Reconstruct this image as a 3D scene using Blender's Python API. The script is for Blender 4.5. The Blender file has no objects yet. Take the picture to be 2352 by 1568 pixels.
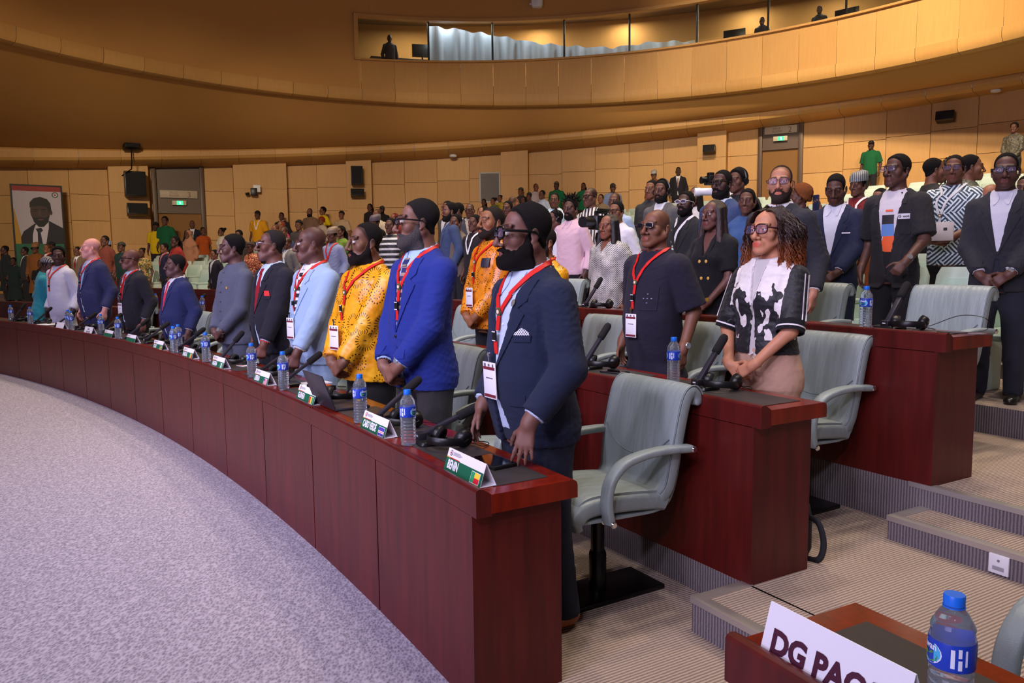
import bpy, bmesh, math, random
import numpy as np
from mathutils import Vector, Matrix, Quaternion
from mathutils.bvhtree import BVHTree
random.seed(7); rng = np.random.default_rng(7)
sc = bpy.context.scene
COL = sc.collection
PI = math.pi
# ------------------------------------------------------------------ camera
H_EYE = 1.58
F_PX, PITCH, ROLL = 1763.38, 0.1014, -0.0109
_c, _s, _cr, _sr = math.cos(PITCH), math.sin(PITCH), math.cos(ROLL), math.sin(ROLL)
_right, _fwd, _down = Vector((1, 0, 0)), Vector((0, _c, -_s)), Vector((0, -_s, -_c))
RX, DN = _cr*_right - _sr*_down, _sr*_right + _cr*_down
cd = bpy.data.cameras.new('camera'); cam = bpy.data.objects.new('camera', cd); COL.objects.link(cam)
cd.sensor_fit = 'HORIZONTAL'; cd.sensor_width = 36.0; cd.lens = 36.0*F_PX/2352.0; cd.clip_start = 0.05; cd.clip_end = 200
M = Matrix((RX, -DN, -_fwd)).transposed().to_4x4(); M.translation = Vector((0, 0, H_EYE)); cam.matrix_world = M
sc.camera = cam
# ------------------------------------------------------------------ view, world, hall lights
sc.view_settings.view_transform = 'Standard'; sc.view_settings.look = 'None'
sc.view_settings.gamma = 1.0; sc.view_settings.use_curve_mapping = False
sc.view_settings.exposure = 0.12
w = bpy.data.worlds.new('world'); sc.world = w; w.use_nodes = True
w.node_tree.nodes['Background'].inputs[0].default_value = (0.66, 0.58, 0.60, 1); w.node_tree.nodes['Background'].inputs[1].default_value = 0.16
def area_light(name, loc, aim, size, power, col, sy=None):
    l = bpy.data.lights.new(name, 'AREA'); l.energy = power; l.color = col; l.size = size
    if sy: l.shape = 'RECTANGLE'; l.size_y = sy
    o = bpy.data.objects.new(name, l); COL.objects.link(o); o.location = loc
    o.rotation_euler = (Vector(aim)-Vector(loc)).to_track_quat('-Z', 'Y').to_euler(); return o
def spot_lamps(pts, power, col, cone, aim=None, rad=.16):
    """ceiling and stage spots, and added spots that fill walls and faces"""
    for q in pts:
        l = bpy.data.lights.new('ceiling_or_fill_spot', 'SPOT'); l.energy = power; l.color = col; l.spot_size = math.radians(cone); l.spot_blend = .8; l.shadow_soft_size = rad
        o = bpy.data.objects.new('ceiling_or_fill_spot', l); COL.objects.link(o); o.location = q
        if aim: o.rotation_euler = (Vector(aim(q))-Vector(q)).to_track_quat('-Z', 'Y').to_euler()
WARM = (1.0, .80, .55)
spot_lamps([(x, y, 12.9) for x in (2.5, 7) for y in (9.5, 14, 18.5)], 1350, WARM, 80, None, .25)
spot_lamps([(x, y, 12.9) for x in (-6.5, -2.2) for y in (11, 16)], 2100, WARM, 66, None, .25)
spot_lamps([(x, y, 12.9) for x, y in ((3, 3), (7, 5), (0, 5.5), (4, 7))], 950, (1.0, .86, .72), 90, None, .25)
spot_lamps([(7, 12, 12.4), (3.5, 14, 12.4), (10, 9, 12.4)], 5200, WARM, 60, lambda q: (q[0]+4.6, q[1]+8.5, 7.4), .25)
for q_, am in (((-6, 2, 8.2), (-14.5, 24.5, 2.0)), ((-5, 2, 8.2), (-10, 27, 2.2)), ((-3, 2, 8.2), (-5, 29, 2.4)), ((-1, 2, 8.2), (1, 29, 3.0)), ((1, 2, 8.2), (7, 27.5, 3.6))): spot_lamps([q_], 4700, WARM, 31, lambda q, am=am: am, .25)  # added spots, no ceiling fixtures, to brighten the rear wall
area_light('stage_screen', (-10, -6, 3.8), (-.5, 6, 1.0), 8, 400, (.70, .62, 1.0), 4.5).data.spread = math.radians(110)
spot_lamps([(-6, -4, 7.5), (-2, -6, 7.5), (-9, -1, 7.5)], 1350, (.86, .78, 1.0), 42, lambda q: (0, 7.5, 1.4), .4)  # added spots on the stage side, fill for the front row faces
spot_lamps([(-6, -3, 9), (-9, 1, 9), (-3, -5, 9)], 1000, (.80, .74, 1.0), 76, lambda q: (-3.2, 5.5, .3), .4)
# ------------------------------------------------------------------ helpers
C0 = (-28.2211, -13.5279)                 # centre of the curved seating
def P(r, th, z=0.0):
    a = math.radians(th); return Vector((C0[0]+r*math.cos(a), C0[1]+r*math.sin(a), z))
def lin(c):
    if isinstance(c, str):
        c = c.lstrip('#'); c = [int(c[i:i+2], 16)/255 for i in (0, 2, 4)]
    elif max(c) > 1.0: c = [v/255 for v in c]
    else: return tuple(c[:3])
    return tuple(v/12.92 if v <= .04045 else ((v+.055)/1.055)**2.4 for v in c[:3])
class NT:
    def __init__(s, name):
        s.m = bpy.data.materials.new(name); s.m.use_nodes = True; s.t = s.m.node_tree; s.p = s.t.nodes['Principled BSDF']
    def n(s, typ, **kw):
        x = s.t.nodes.new(typ)
        for k, v in kw.items():
            if k[0] == 'i' and k[1:].isdigit(): s.set(x.inputs[int(k[1:])], v)
            else: setattr(x, k, v)
        return x
    def set(s, inp, v):
        if hasattr(v, 'is_output') or isinstance(v, bpy.types.NodeSocket): s.t.links.new(v, inp)
        elif isinstance(v, (tuple, list)) and len(v) == 3 and inp.type == 'RGBA': inp.default_value = (*v, 1)
        else: inp.default_value = v
    def math(s, op, a, b=0.0, c=0.0):
        x = s.n('ShaderNodeMath', operation=op); s.set(x.inputs[0], a); s.set(x.inputs[1], b); s.set(x.inputs[2], c); return x.outputs[0]
    def mix(s, f, a, b):
        x = s.n('ShaderNodeMix', data_type='RGBA'); s.set(x.inputs[0], f); s.set(x.inputs[6], a); s.set(x.inputs[7], b); return x.outputs[2]
    def coord(s, out='Object'): return s.n('ShaderNodeTexCoord').outputs[out]
    def map(s, v, scale=(1, 1, 1), rot=(0, 0, 0), loc=(0, 0, 0)):
        x = s.n('ShaderNodeMapping'); s.set(x.inputs[0], v); x.inputs[1].default_value = loc; x.inputs[2].default_value = rot; x.inputs[3].default_value = scale; return x.outputs[0]
    def noise(s, v, scale, detail=3, rough=.55):
        x = s.n('ShaderNodeTexNoise'); s.set(x.inputs['Vector'], v); x.inputs['Scale'].default_value = scale; x.inputs['Detail'].default_value = detail; x.inputs['Roughness'].default_value = rough; return x.outputs[0]
    def ramp(s, f, stops, interp='LINEAR'):
        x = s.n('ShaderNodeValToRGB'); s.set(x.inputs[0], f); x.color_ramp.interpolation = interp
        e = x.color_ramp.elements
        while len(e) < len(stops): e.new(.5)
        for q, (p_, c_) in zip(e, stops): q.position = p_; q.color = (*lin(c_), 1) if not isinstance(c_, (int, float)) else (c_, c_, c_, 1)
        return x.outputs[0]
    def bump(s, h, strength=.3, dist=.01):
        x = s.n('ShaderNodeBump'); s.set(x.inputs['Height'], h); x.inputs['Strength'].default_value = strength; x.inputs['Distance'].default_value = dist
        s.t.links.new(x.outputs[0], s.p.inputs['Normal']); return x
    def base(s, v): s.set(s.p.inputs['Base Color'], v)
    def par(s, **kw):
        for k, v in kw.items(): s.set(s.p.inputs[k.replace('_', ' ')], v)
MATS = {}
def mat(name, col=(200, 200, 200), rough=.5, metal=0, coat=0, spec=.5, var=None, bump=None, sheen=0, alpha=1, trans=0, emit=None, ior=1.45):
    key = (name, tuple(col) if not isinstance(col, str) else col, rough)
    if key in MATS: return MATS[key]
    t = NT(name); b = lin(col)
    t.par(Roughness=rough, Metallic=metal, Coat_Weight=coat, Specular_IOR_Level=spec, Sheen_Weight=sheen, Transmission_Weight=trans, IOR=ior, Alpha=alpha)
    if coat: t.par(Coat_Roughness=.12)
    if var:
        nz = t.noise(t.coord(), var[0], 4); f = t.math('MULTIPLY_ADD', t.math('SUBTRACT', nz, .5), var[1]*2, 1.0)
        x = t.n('ShaderNodeVectorMath', operation='SCALE'); x.inputs[0].default_value = b; t.set(x.inputs['Scale'], f); t.base(x.outputs[0])
    else: t.base(b)
    if bump:
        v = t.coord()
        if len(bump) > 2: v = t.map(v, bump[2])
        t.bump(t.noise(v, bump[0], 4), bump[1], .02)
    if emit: t.par(Emission_Color=lin(emit[0]), Emission_Strength=emit[1])
    MATS[key] = t.m; return t.m
def link(o, parent=None):
    COL.objects.link(o)
    if parent is not None: o.parent = parent
    return o
def mesh(name, v, f, smooth=30):
    me = bpy.data.meshes.new(name); me.from_pydata([tuple(map(float, q)) for q in v], [], [tuple(map(int, q)) for q in f]); me.update()
    if smooth:
        me.polygons.foreach_set('use_smooth', np.ones(len(me.polygons), bool)); me.set_sharp_from_angle(angle=math.radians(smooth))
    return me
def fixn(me):
    b = bmesh.new(); b.from_mesh(me); bmesh.ops.recalc_face_normals(b, faces=b.faces); b.to_mesh(me); b.free(); me.update(); return me
def obj(name, me, m, parent=None, loc=None, rot=None, scale=None):
    o = bpy.data.objects.new(name, me); link(o, parent)
    ms = m if isinstance(m, (list, tuple)) else [m]
    if len(me.materials) == 0:
        for q in ms: me.materials.append(q)
    else:
        for i, q in enumerate(ms):
            if i < len(me.materials) and me.materials[i] != q: o.material_slots[i].link = 'OBJECT'; o.material_slots[i].material = q
    if loc is not None: o.location = loc
    if rot is not None: o.rotation_euler = rot
    if scale is not None: o.scale = (scale,)*3 if isinstance(scale, (int, float)) else scale
    return o
def empty(name, loc=(0, 0, 0), rz=0, parent=None):
    o = bpy.data.objects.new(name, None); o.empty_display_size = .1; link(o, parent); o.location = loc; o.rotation_euler = (0, 0, rz); return o
def tag(o, label=None, cat=None, group=None, kind=None):
    if label: o['label'] = label
    if cat: o['category'] = cat
    if group: o['group'] = group
    if kind: o['kind'] = kind
    return o
def dup(root, loc, rz, label=None, cat=None, group=None, scale=None):
    r = root.copy(); COL.objects.link(r); r.location = loc; r.rotation_euler = (0, 0, rz)
    if scale: r.scale = (scale,)*3
    if label: r['label'] = label
    if group: r['group'] = group
    def rec(a, b):
        for ch in list(a.children):
            c = ch.copy(); COL.objects.link(c); c.parent = b; rec(ch, c)
    rec(root, r); return r
class MB:
    """collects geometry into one mesh"""
    def __init__(s): s.v = []; s.f = []; s.m = []; s.cm = 0
    def add(s, v, f):
        o = len(s.v); s.v += [tuple(q) for q in v]; s.f += [tuple(i+o for i in q) for q in f]; s.m += [s.cm]*len(f); return s
    def box(s, c, d, rz=0, bev=0, M=None):
        b = bmesh.new(); bmesh.ops.create_cube(b, size=1); bmesh.ops.scale(b, vec=d, verts=b.verts)
        if bev: bmesh.ops.bevel(b, geom=b.edges[:], offset=bev, segments=2, profile=.5, affect='EDGES')
        T = (M or Matrix.Translation(c) @ Matrix.Rotation(rz, 4, 'Z')); bmesh.ops.transform(b, matrix=T, verts=b.verts)
        b.verts.index_update(); s.add([v.co[:] for v in b.verts], [[v.index for v in f.verts] for f in b.faces]); b.free(); return s
    def lathe(s, prof, n=20, M=None, cap=True):
        v = []; f = []
        for r, z in prof:
            for i in range(n): a = 2*PI*i/n; v.append(Vector((r*math.cos(a), r*math.sin(a), z)))
        for k in range(len(prof)-1):
            for i in range(n): j = (i+1) % n; f.append((k*n+i, k*n+j, (k+1)*n+j, (k+1)*n+i))
        if cap:
            f.append(tuple(range(n-1, -1, -1))); f.append(tuple((len(prof)-1)*n+i for i in range(n)))
        if M: v = [M @ q for q in v]
        return s.add(v, f)
    def cyl(s, a, b, r, r2=None, n=12):
        a, b = Vector(a), Vector(b); r2 = r if r2 is None else r2; d = b-a
        M = Matrix.Translation(a) @ d.to_track_quat('Z', 'Y').to_matrix().to_4x4()
        return s.lathe([(r, 0), (r2, d.length)], n, M)
    def tube(s, pts, r, n=8, closed=False, flat=None, up=(0, 0, 1)):
        pts = [Vector(q) for q in pts]; N = len(pts); v = []; f = []
        rr = r if isinstance(r, (list, tuple)) else [r]*N
        x0 = None
        for i, q in enumerate(pts):
            t = (pts[(i+1) % N]-pts[i-1]) if closed else (pts[min(i+1, N-1)]-pts[max(i-1, 0)])
            t.normalize()
            if x0 is None:
                u = Vector(up); x0 = u.cross(t)
                if x0.length < 1e-4: x0 = Vector((1, 0, 0)).cross(t)
            x0 = (x0-t*x0.dot(t)).normalized(); y0 = t.cross(x0)
            for k in range(n):
                a = 2*PI*k/n; ra, rb = (rr[i], rr[i]) if flat is None else (rr[i], rr[i]*flat)
                v.append(q+x0*math.cos(a)*ra+y0*math.sin(a)*rb)
        M_ = N if closed else N-1
        for i in range(M_):
            for k in range(n):
                j = (k+1) % n; i2 = (i+1) % N; f.append((i*n+k, i*n+j, i2*n+j, i2*n+k))
        if not closed: f.append(tuple(range(n-1, -1, -1))); f.append(tuple((N-1)*n+k for k in range(n)))
        return s.add(v, f)
    def loft(s, rings, caps=True):
        n = len(rings[0]); v = [q for r in rings for q in r]; f = []
        for i in range(len(rings)-1):
            for k in range(n): j = (k+1) % n; f.append((i*n+k, i*n+j, (i+1)*n+j, (i+1)*n+k))
        if caps: f.append(tuple(range(n-1, -1, -1))); f.append(tuple((len(rings)-1)*n+k for k in range(n)))
        return s.add(v, f)
    def sphere(s, c, r, n=14, m=8):
        r = (r,)*3 if isinstance(r, (int, float)) else r
        prof = [(max(1e-4, math.sin(PI*i/m)), -math.cos(PI*i/m)) for i in range(m+1)]
        return s.lathe(prof, n, Matrix.Translation(c) @ Matrix.Diagonal((*r, 1)), cap=False)
    def sweep(s, prof, th0, th1, n, cen=None, closed=True, caps=True):
        """profile [(r,z)] swept about the hall centre between two angles (deg)"""
        rings = []
        cx, cy = cen or C0
        for i in range(n+1):
            a = math.radians(th0+(th1-th0)*i/n); rings.append([(cx+r*math.cos(a), cy+r*math.sin(a), z) for r, z in prof])
        if closed: return s.loft(rings, caps)
        m = len(prof); v = [q for r in rings for q in r]; f = []
        for i in range(n):
            for k in range(m-1): f.append((i*m+k, i*m+k+1, (i+1)*m+k+1, (i+1)*m+k))
        return s.add(v, f)
    def mesh(s, name, smooth=30, fix=True):
        me = mesh(name, s.v, s.f, 0)
        if any(s.m): me.polygons.foreach_set('material_index', s.m)
        if fix: fixn(me)
        if smooth:
            me.polygons.foreach_set('use_smooth', np.ones(len(me.polygons), bool)); me.set_sharp_from_angle(angle=math.radians(smooth))
        me.update(); return me
    def build(s, name, m, parent=None, smooth=30, **kw): return obj(name, s.mesh(name, smooth), m, parent, **kw)
def text_mesh(s, size=1.0, sx=1.0, align='LEFT', bold=0.0, extrude=0.0):
    cu = bpy.data.curves.new('lettering', 'FONT'); cu.body = s; cu.size = size; cu.align_x = align; cu.offset = bold; cu.extrude = extrude; cu.resolution_u = 3
    o = bpy.data.objects.new('lettering', cu); COL.objects.link(o); dg = bpy.context.evaluated_depsgraph_get(); dg.update()
    me = bpy.data.meshes.new_from_object(o.evaluated_get(dg)); bpy.data.objects.remove(o); bpy.data.curves.remove(cu)
    if sx != 1:
        for v in me.vertices: v.co.x *= sx
    me.name = 'lettering'; return me
def circ_pts(n): return [(math.cos(2*PI*i/n), math.sin(2*PI*i/n)) for i in range(n)]
def superell(a, b, n=20, e=.45):
    o = []
    for i in range(n):
        t = 2*PI*(i+.5)/n; c, s_ = math.cos(t), math.sin(t); o.append((a*math.copysign(abs(c)**e, c), b*math.copysign(abs(s_)**e, s_)))
    return o
def pad(path, thick, width, n=24, e=.4, endr=None):
    """upholstered pad: superellipse section swept along a path in the YZ plane; width along X"""
    path = [Vector((0, y, z)) for y, z in path]; N = len(path); rings = []
    th = thick if isinstance(thick, (list, tuple)) else [thick]*N; wd = width if isinstance(width, (list, tuple)) else [width]*N
    for i, q in enumerate(path):
        t = (path[min(i+1, N-1)]-path[max(i-1, 0)]).normalized(); nn = Vector((0, -t.z, t.y))
        rings.append([q+Vector((1, 0, 0))*a+nn*b for a, b in superell(wd[i]/2, th[i]/2, n, e)])
    return rings
def smooth_path(pts, k=4):
    """Catmull-Rom through points"""
    pts = [Vector(p_) for p_ in pts]; out = []
    for i in range(len(pts)-1):
        p0, p1, p2, p3 = pts[max(i-1, 0)], pts[i], pts[i+1], pts[min(i+2, len(pts)-1)]
        for j in range(k):
            t = j/k; out.append(.5*((2*p1)+(p2-p0)*t+(2*p0-5*p1+4*p2-p3)*t*t+(3*p1-p0-3*p2+p3)*t**3))
    out.append(pts[-1]); return out
# ================================================================== materials
def wood_mat(name, c1, c2, rough=.28):
    t = NT(name); v = t.map(t.coord(), (9, 9, .8)); n = t.noise(v, 2.2, 6, .6)
    t.base(t.ramp(n, [(.3, c1), (.7, c2)])); t.par(Roughness=rough, Coat_Weight=.12, Coat_Roughness=.2, Specular_IOR_Level=.3); t.bump(n, .03, .004); return t.m
M_WOOD = wood_mat('mahogany veneer', (66, 14, 12), (92, 22, 17), .42)
M_WOODT = wood_mat('mahogany top', (92, 20, 10), (128, 32, 14), .2)
M_GROOVE = mat('dark joint', (28, 8, 8), .7)
M_INLAY = mat('grey leather inlay', (54, 50, 50), .45, bump=(420, .12))
def beige_mat():
    t = NT('beige wood panel'); v = t.map(t.coord(), (5, 5, .5)); n = t.noise(v, 3, 5, .6)
    oi = t.n('ShaderNodeObjectInfo').outputs['Random']
    f = t.math('ADD', t.math('MULTIPLY', n, .6), t.math('MULTIPLY', oi, .4))
    t.base(t.ramp(f, [(.2, (186, 138, 74)), (.8, (203, 156, 90))])); t.par(Roughness=.55); return t.m
M_BEIGE = beige_mat()
M_BEIGE_S = mat('beige acoustic plaster', (190, 140, 76), .75, var=(1.2, .06))
M_JOINT = mat('panel joint', (136, 96, 52), .8)
def carpet(name, c1, c2, rib):
    t = NT(name); co = t.coord(); 
    n = t.noise(co, 160, 2, .7); n2 = t.noise(co, 34, 3, .7)
    if rib:
        v = t.map(co, (1, 1, 1), (0, 0, math.radians(-30)))          # ribs run towards the stage
        sx = t.n('ShaderNodeSeparateXYZ'); t.set(sx.inputs[0], v)
        ph = t.math('ADD', t.math('MULTIPLY', sx.outputs[1], 2*PI/.0165), t.math('MULTIPLY', n2, 2.2))
        wv = t.math('MULTIPLY_ADD', t.math('SINE', ph), .5, .5)
        f = t.math('ADD', t.math('MULTIPLY', wv, .62), t.math('MULTIPLY', n, .45))
        t.base(t.ramp(f, [(.12, c1), (.8, c2)])); t.bump(t.math('ADD', wv, n), .55, .006)
    else:
        vv = t.n('ShaderNodeTexVoronoi'); t.set(vv.inputs['Vector'], t.map(co, (1, .55, 1), (0, 0, .6))); vv.inputs['Scale'].default_value = 95
        f = t.math('ADD', t.math('MULTIPLY', vv.outputs['Distance'], .55), t.math('MULTIPLY', n2, .6))
        t.base(t.ramp(f, [(.25, c1), (.75, c2)])); t.bump(f, .5, .006)
    t.par(Roughness=.95, Specular_IOR_Level=.15); return t.m
M_CARPET = carpet('stage carpet', (104, 98, 112), (178, 170, 184), False)
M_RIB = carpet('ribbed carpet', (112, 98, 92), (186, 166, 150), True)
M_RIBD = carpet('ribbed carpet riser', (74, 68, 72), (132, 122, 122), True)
M_ALU = mat('aluminium nosing', (196, 190, 184), .38, metal=.75)
M_BLACK = mat('black plastic', (16, 16, 18), .38)
M_BLACKM = mat('black metal', (12, 12, 13), .3, metal=.3)
M_CHROME = mat('chrome', (215, 215, 215), .12, metal=1)
M_WHITE = mat('white plastic', (225, 224, 226), .45)
M_DOOR = wood_mat('dark door veneer', (66, 42, 26), (88, 58, 36), .45)
M_DOORF = mat('brown metal frame', (84, 62, 44), .45)
# ================================================================== floor and tiers
R_ROW = [32.37, 33.74, 35.06, 36.58]
Z_ROW = [0.0, 0.15, 0.39, 0.58]
TH_END, TH_R = 29.87, 27.61
def Fl(r):
    return .57+.1*(r-36.6) if r < 44 else 1.31+.1754*(r-44)
TIERS = [(37.9+1.05*i, Fl(37.9+1.05*i)) for i in range(18)]
def floor_z(r):
    z = 0.0
    for a, b in zip(R_ROW, Z_ROW):
        if r >= a-(0 if b else 99): z = b
    for a, b in TIERS:
        if r >= a: z = b
    return z
b = MB(); n = 60; prof = [(8, 0), (32.42, 0)]
b.sweep(prof, 5, 100, n, closed=False); flo = b.build('floor', M_CARPET, None, 0); tag(flo, 'grey lavender stage carpet curving along the front desks', kind='structure')
b = MB().sweep([(32.42, 0), (33.8, 0)], 12, 72, 60, closed=False); b.build('tier_floor', M_RIB, flo, 0)
lv = list(zip(R_ROW, Z_ROW))[1:]+TIERS
zp = 0.0
for i, (r, z) in enumerate(lv):
    r1 = lv[i+1][0] if i+1 < len(lv) else r+1.6
    ta, tb = 12, 76
    MB().sweep([(r, z), (r1, z)], ta, tb, 48, closed=False).build('tier_floor', M_RIB, flo, 0)
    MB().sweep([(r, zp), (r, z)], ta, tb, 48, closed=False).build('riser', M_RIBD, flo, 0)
    zp = z
# aisle steps between the left block and the right block: tread, risers and aluminium nosing
def step(r0, r1, z0, z1, tA=27.2, tB=29.93):
    s = empty('aisle_step', (0, 0, 0)); tag(s, None, None, kind='structure')
    MB().sweep([(r0, z1), (r1, z1)], tA, tB, 6, closed=False).build('tread', M_RIB, s, 0)
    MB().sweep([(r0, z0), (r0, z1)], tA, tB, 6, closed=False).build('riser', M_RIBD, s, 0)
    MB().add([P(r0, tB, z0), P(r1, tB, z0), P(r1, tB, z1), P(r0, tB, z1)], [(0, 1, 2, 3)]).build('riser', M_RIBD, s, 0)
    w_ = .052
    MB().sweep([(r0-.006, z1-.022), (r0-.006, z1+.004), (r0+w_*.55, z1+.005), (r0+w_, z1+.003), (r0+w_, z1-.01), (r0, z1-.022)], tA, tB, 8).build('nosing', M_ALU, s)
    d = .0016*57.3
    MB().sweep([(r0-.006, z1-.022), (r0-.006, z1+.005), (r1, z1+.005), (r1, z1-.022)], tB-d, tB+.011, 1).build('nosing', M_ALU, s)
    return s
S2 = step(33.44, 33.75, 0, .15); S2['label'] = 'lowest carpeted aisle step with aluminium nosing beside the second desk row'
S3 = step(34.78, 35.07, .15, .27); S3['label'] = 'carpeted half step with aluminium nosing and a small white wall light'
S4 = step(36.12, 36.59, .39, .485); S4['label'] = 'carpeted half step below the dark suited man in the aisle'
for r, z in ((35.06, .39), (36.58, .58)):
    MB().sweep([(r-.006, z-.022), (r-.006, z+.004), (r+.03, z+.005), (r+.052, z+.003), (r+.052, z-.01), (r, z-.022)], 27.2, 30.05, 8).build('nosing', M_ALU, flo)
# small step light (white plate with slot and sensor)
lp = empty('step_light', P(34.772, 29.02, .205), math.radians(29.02)); tag(lp, 'small white step light plate with slot on the carpeted riser at right', 'light')
MB().box((0, 0, 0), (.012, .088, .088), bev=.003).build('plate', M_WHITE, lp)
MB().box((-.0065, 0, -.018), (.002, .05, .018)).build('slot', mat('slot grey', (150, 150, 155), .5), lp)  # slot drawn as a flat grey piece on the plate
MB().lathe([(.006, -.0085), (.006, -.006)], 12, Matrix.Translation((0, 0, .018)) @ Matrix.Rotation(PI/2, 4, 'Y')).build('sensor', mat('sensor grey', (120, 120, 128), .4), lp)
# ================================================================== back wall of the hall
CW, RW = (-1.5, 6.0), 23.5
CN, RN = (0.5, 13.6), 13.4
def poly(co): return lambda ph: float(np.polyval(co, (ph-90)/60))
Z_WT = poly([.097, -.168, -1.315, 5.602]); Z_LE = poly([.115, -.34, -1.283, 5.706]); Z_LT = poly([.376, -.188, -1.289, 6.041])
Z_SILL = poly([.121, -.129, -.425, 8.47]); Z_WH = poly([-.197, -.083, -.325, 9.76])
Z_NB = 6.93
def PW(r, ph, z, c=CW): a = math.radians(ph); return (c[0]+r*math.cos(a), c[1]+r*math.sin(a), z)
def wsweep(fn, p0, p1, n, closed=True):
    """fn(phi)->list of points ; loft between"""
    rings = [fn(p0+(p1-p0)*i/n) for i in range(n+1)]
    b_ = MB()
    if closed: b_.loft(rings)
    else:
        m = len(rings[0]); v = [q for r in rings for q in r]
        b_.add(v, [(i*m+k, i*m+k+1, (i+1)*m+k+1, (i+1)*m+k) for i in range(n) for k in range(m-1)])
    return b_
PH0, PH1 = 33, 143
wall = wsweep(lambda ph: [PW(RW+.03, ph, -.2), PW(RW+.03, ph, Z_WT(ph)+.3)], PH0, PH1, 60, False).build('wall_back', M_JOINT, None, 0)
tag(wall, 'beige panelled curved rear wall of the hall', kind='structure')
PILLARS = [(117.75, 120.73), (106.5, 111.0), (99.02, 101.28), (84.63, 87.12), (66.98, 69.44)]
DOORS = [(113.38, 117.47, 1.28, 3.44), (60.88, 64.46, 3.2, 5.36)]
block = PILLARS+[(d[0], d[1]) for d in DOORS]
edges = sorted([PH0, PH1]+[x for p_ in block for x in p_])
PIT = 2.94
for a, c in zip(edges[:-1], edges[1:]):
    mid = (a+c)/2
    if any(p_[0] <= mid <= p_[1] for p_ in block): continue
    k = max(1, round((c-a)/PIT))
    for i in range(k):
        p0, p1 = a+(c-a)*i/k+.02, a+(c-a)*(i+1)/k-.02
        zt = Z_WT((p0+p1)/2); rows = 7 if mid > 100 else 6
        zs = [zt-.86*j for j in range(rows)]
        for j in range(rows-1):
            if zs[j] < .9: continue
            za0, za1 = (Z_WT(p0)+.2, Z_WT(p1)+.2) if j == 0 else (zs[j]-.008, zs[j]-.008)
            zb = zs[j+1]+.008
            v = [PW(RW, p0, zb), PW(RW, p1, zb), PW(RW, p1, za1), PW(RW, p0, za0)]; v += [PW(RW+.03, p0, zb), PW(RW+.03, p1, zb), PW(RW+.03, p1, za1), PW(RW+.03, p0, za0)]
            MB().add(v, [(0, 1, 2, 3), (0, 1, 5, 4), (1, 2, 6, 5), (2, 3, 7, 6), (3, 0, 4, 7)]).build('panel', M_BEIGE, wall, 0)
pl_lab = ['beige pillar left of door 3 carrying the black loudspeaker stack', 'wide beige pillar right of door 3 with a small white camera', 'beige pillar with a loudspeaker behind the blue suited man', 'beige pillar beside the grey louvred vent', 'beige pillar left of door 2 with a small black speaker']
for (p0, p1), lab in zip(PILLARS, pl_lab):
    rt = empty('pillar', PW(RW-.2, (p0+p1)/2, 0)); tag(rt, lab, None, kind='structure'); rt.rotation_euler = (0, 0, 0); L = Vector(rt.location)
    k = 2 if p1-p0 > 3.5 else 1
    zt = Z_WT((p0+p1)/2)+.3
    def q(r, ph, z): return Vector(PW(r, ph, z))-L
    b_ = MB(); v = [q(RW-.42, p0, 0), q(RW-.42, p1, 0), q(RW+.02, p1, 0), q(RW+.02, p0, 0), q(RW-.42, p0, zt), q(RW-.42, p1, zt), q(RW+.02, p1, zt), q(RW+.02, p0, zt)]
    b_.add(v, [(0, 1, 5, 4), (1, 2, 6, 5), (3, 0, 4, 7), (4, 5, 6, 7)]).build('core', M_BEIGE, rt, 0)
    for i in range(k):
        a, c = p0+(p1-p0)*i/k+.015, p0+(p1-p0)*(i+1)/k-.015
        for j in range(6):
            z1, z0 = zt-.3-.86*j-.008+(.2 if j == 0 else 0), zt-.3-.86*(j+1)+.008
            if z1 < 1: continue
            v = [q(RW-.44, a, z0), q(RW-.44, c, z0), q(RW-.44, c, z1), q(RW-.44, a, z1), q(RW-.42, a, z0), q(RW-.42, c, z0), q(RW-.42, c, z1), q(RW-.42, a, z1)]
            MB().add(v, [(0, 1, 2, 3), (0, 1, 5, 4), (1, 2, 6, 5), (2, 3, 7, 6), (3, 0, 4, 7)]).build('panel', M_BEIGE, rt, 0)
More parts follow.
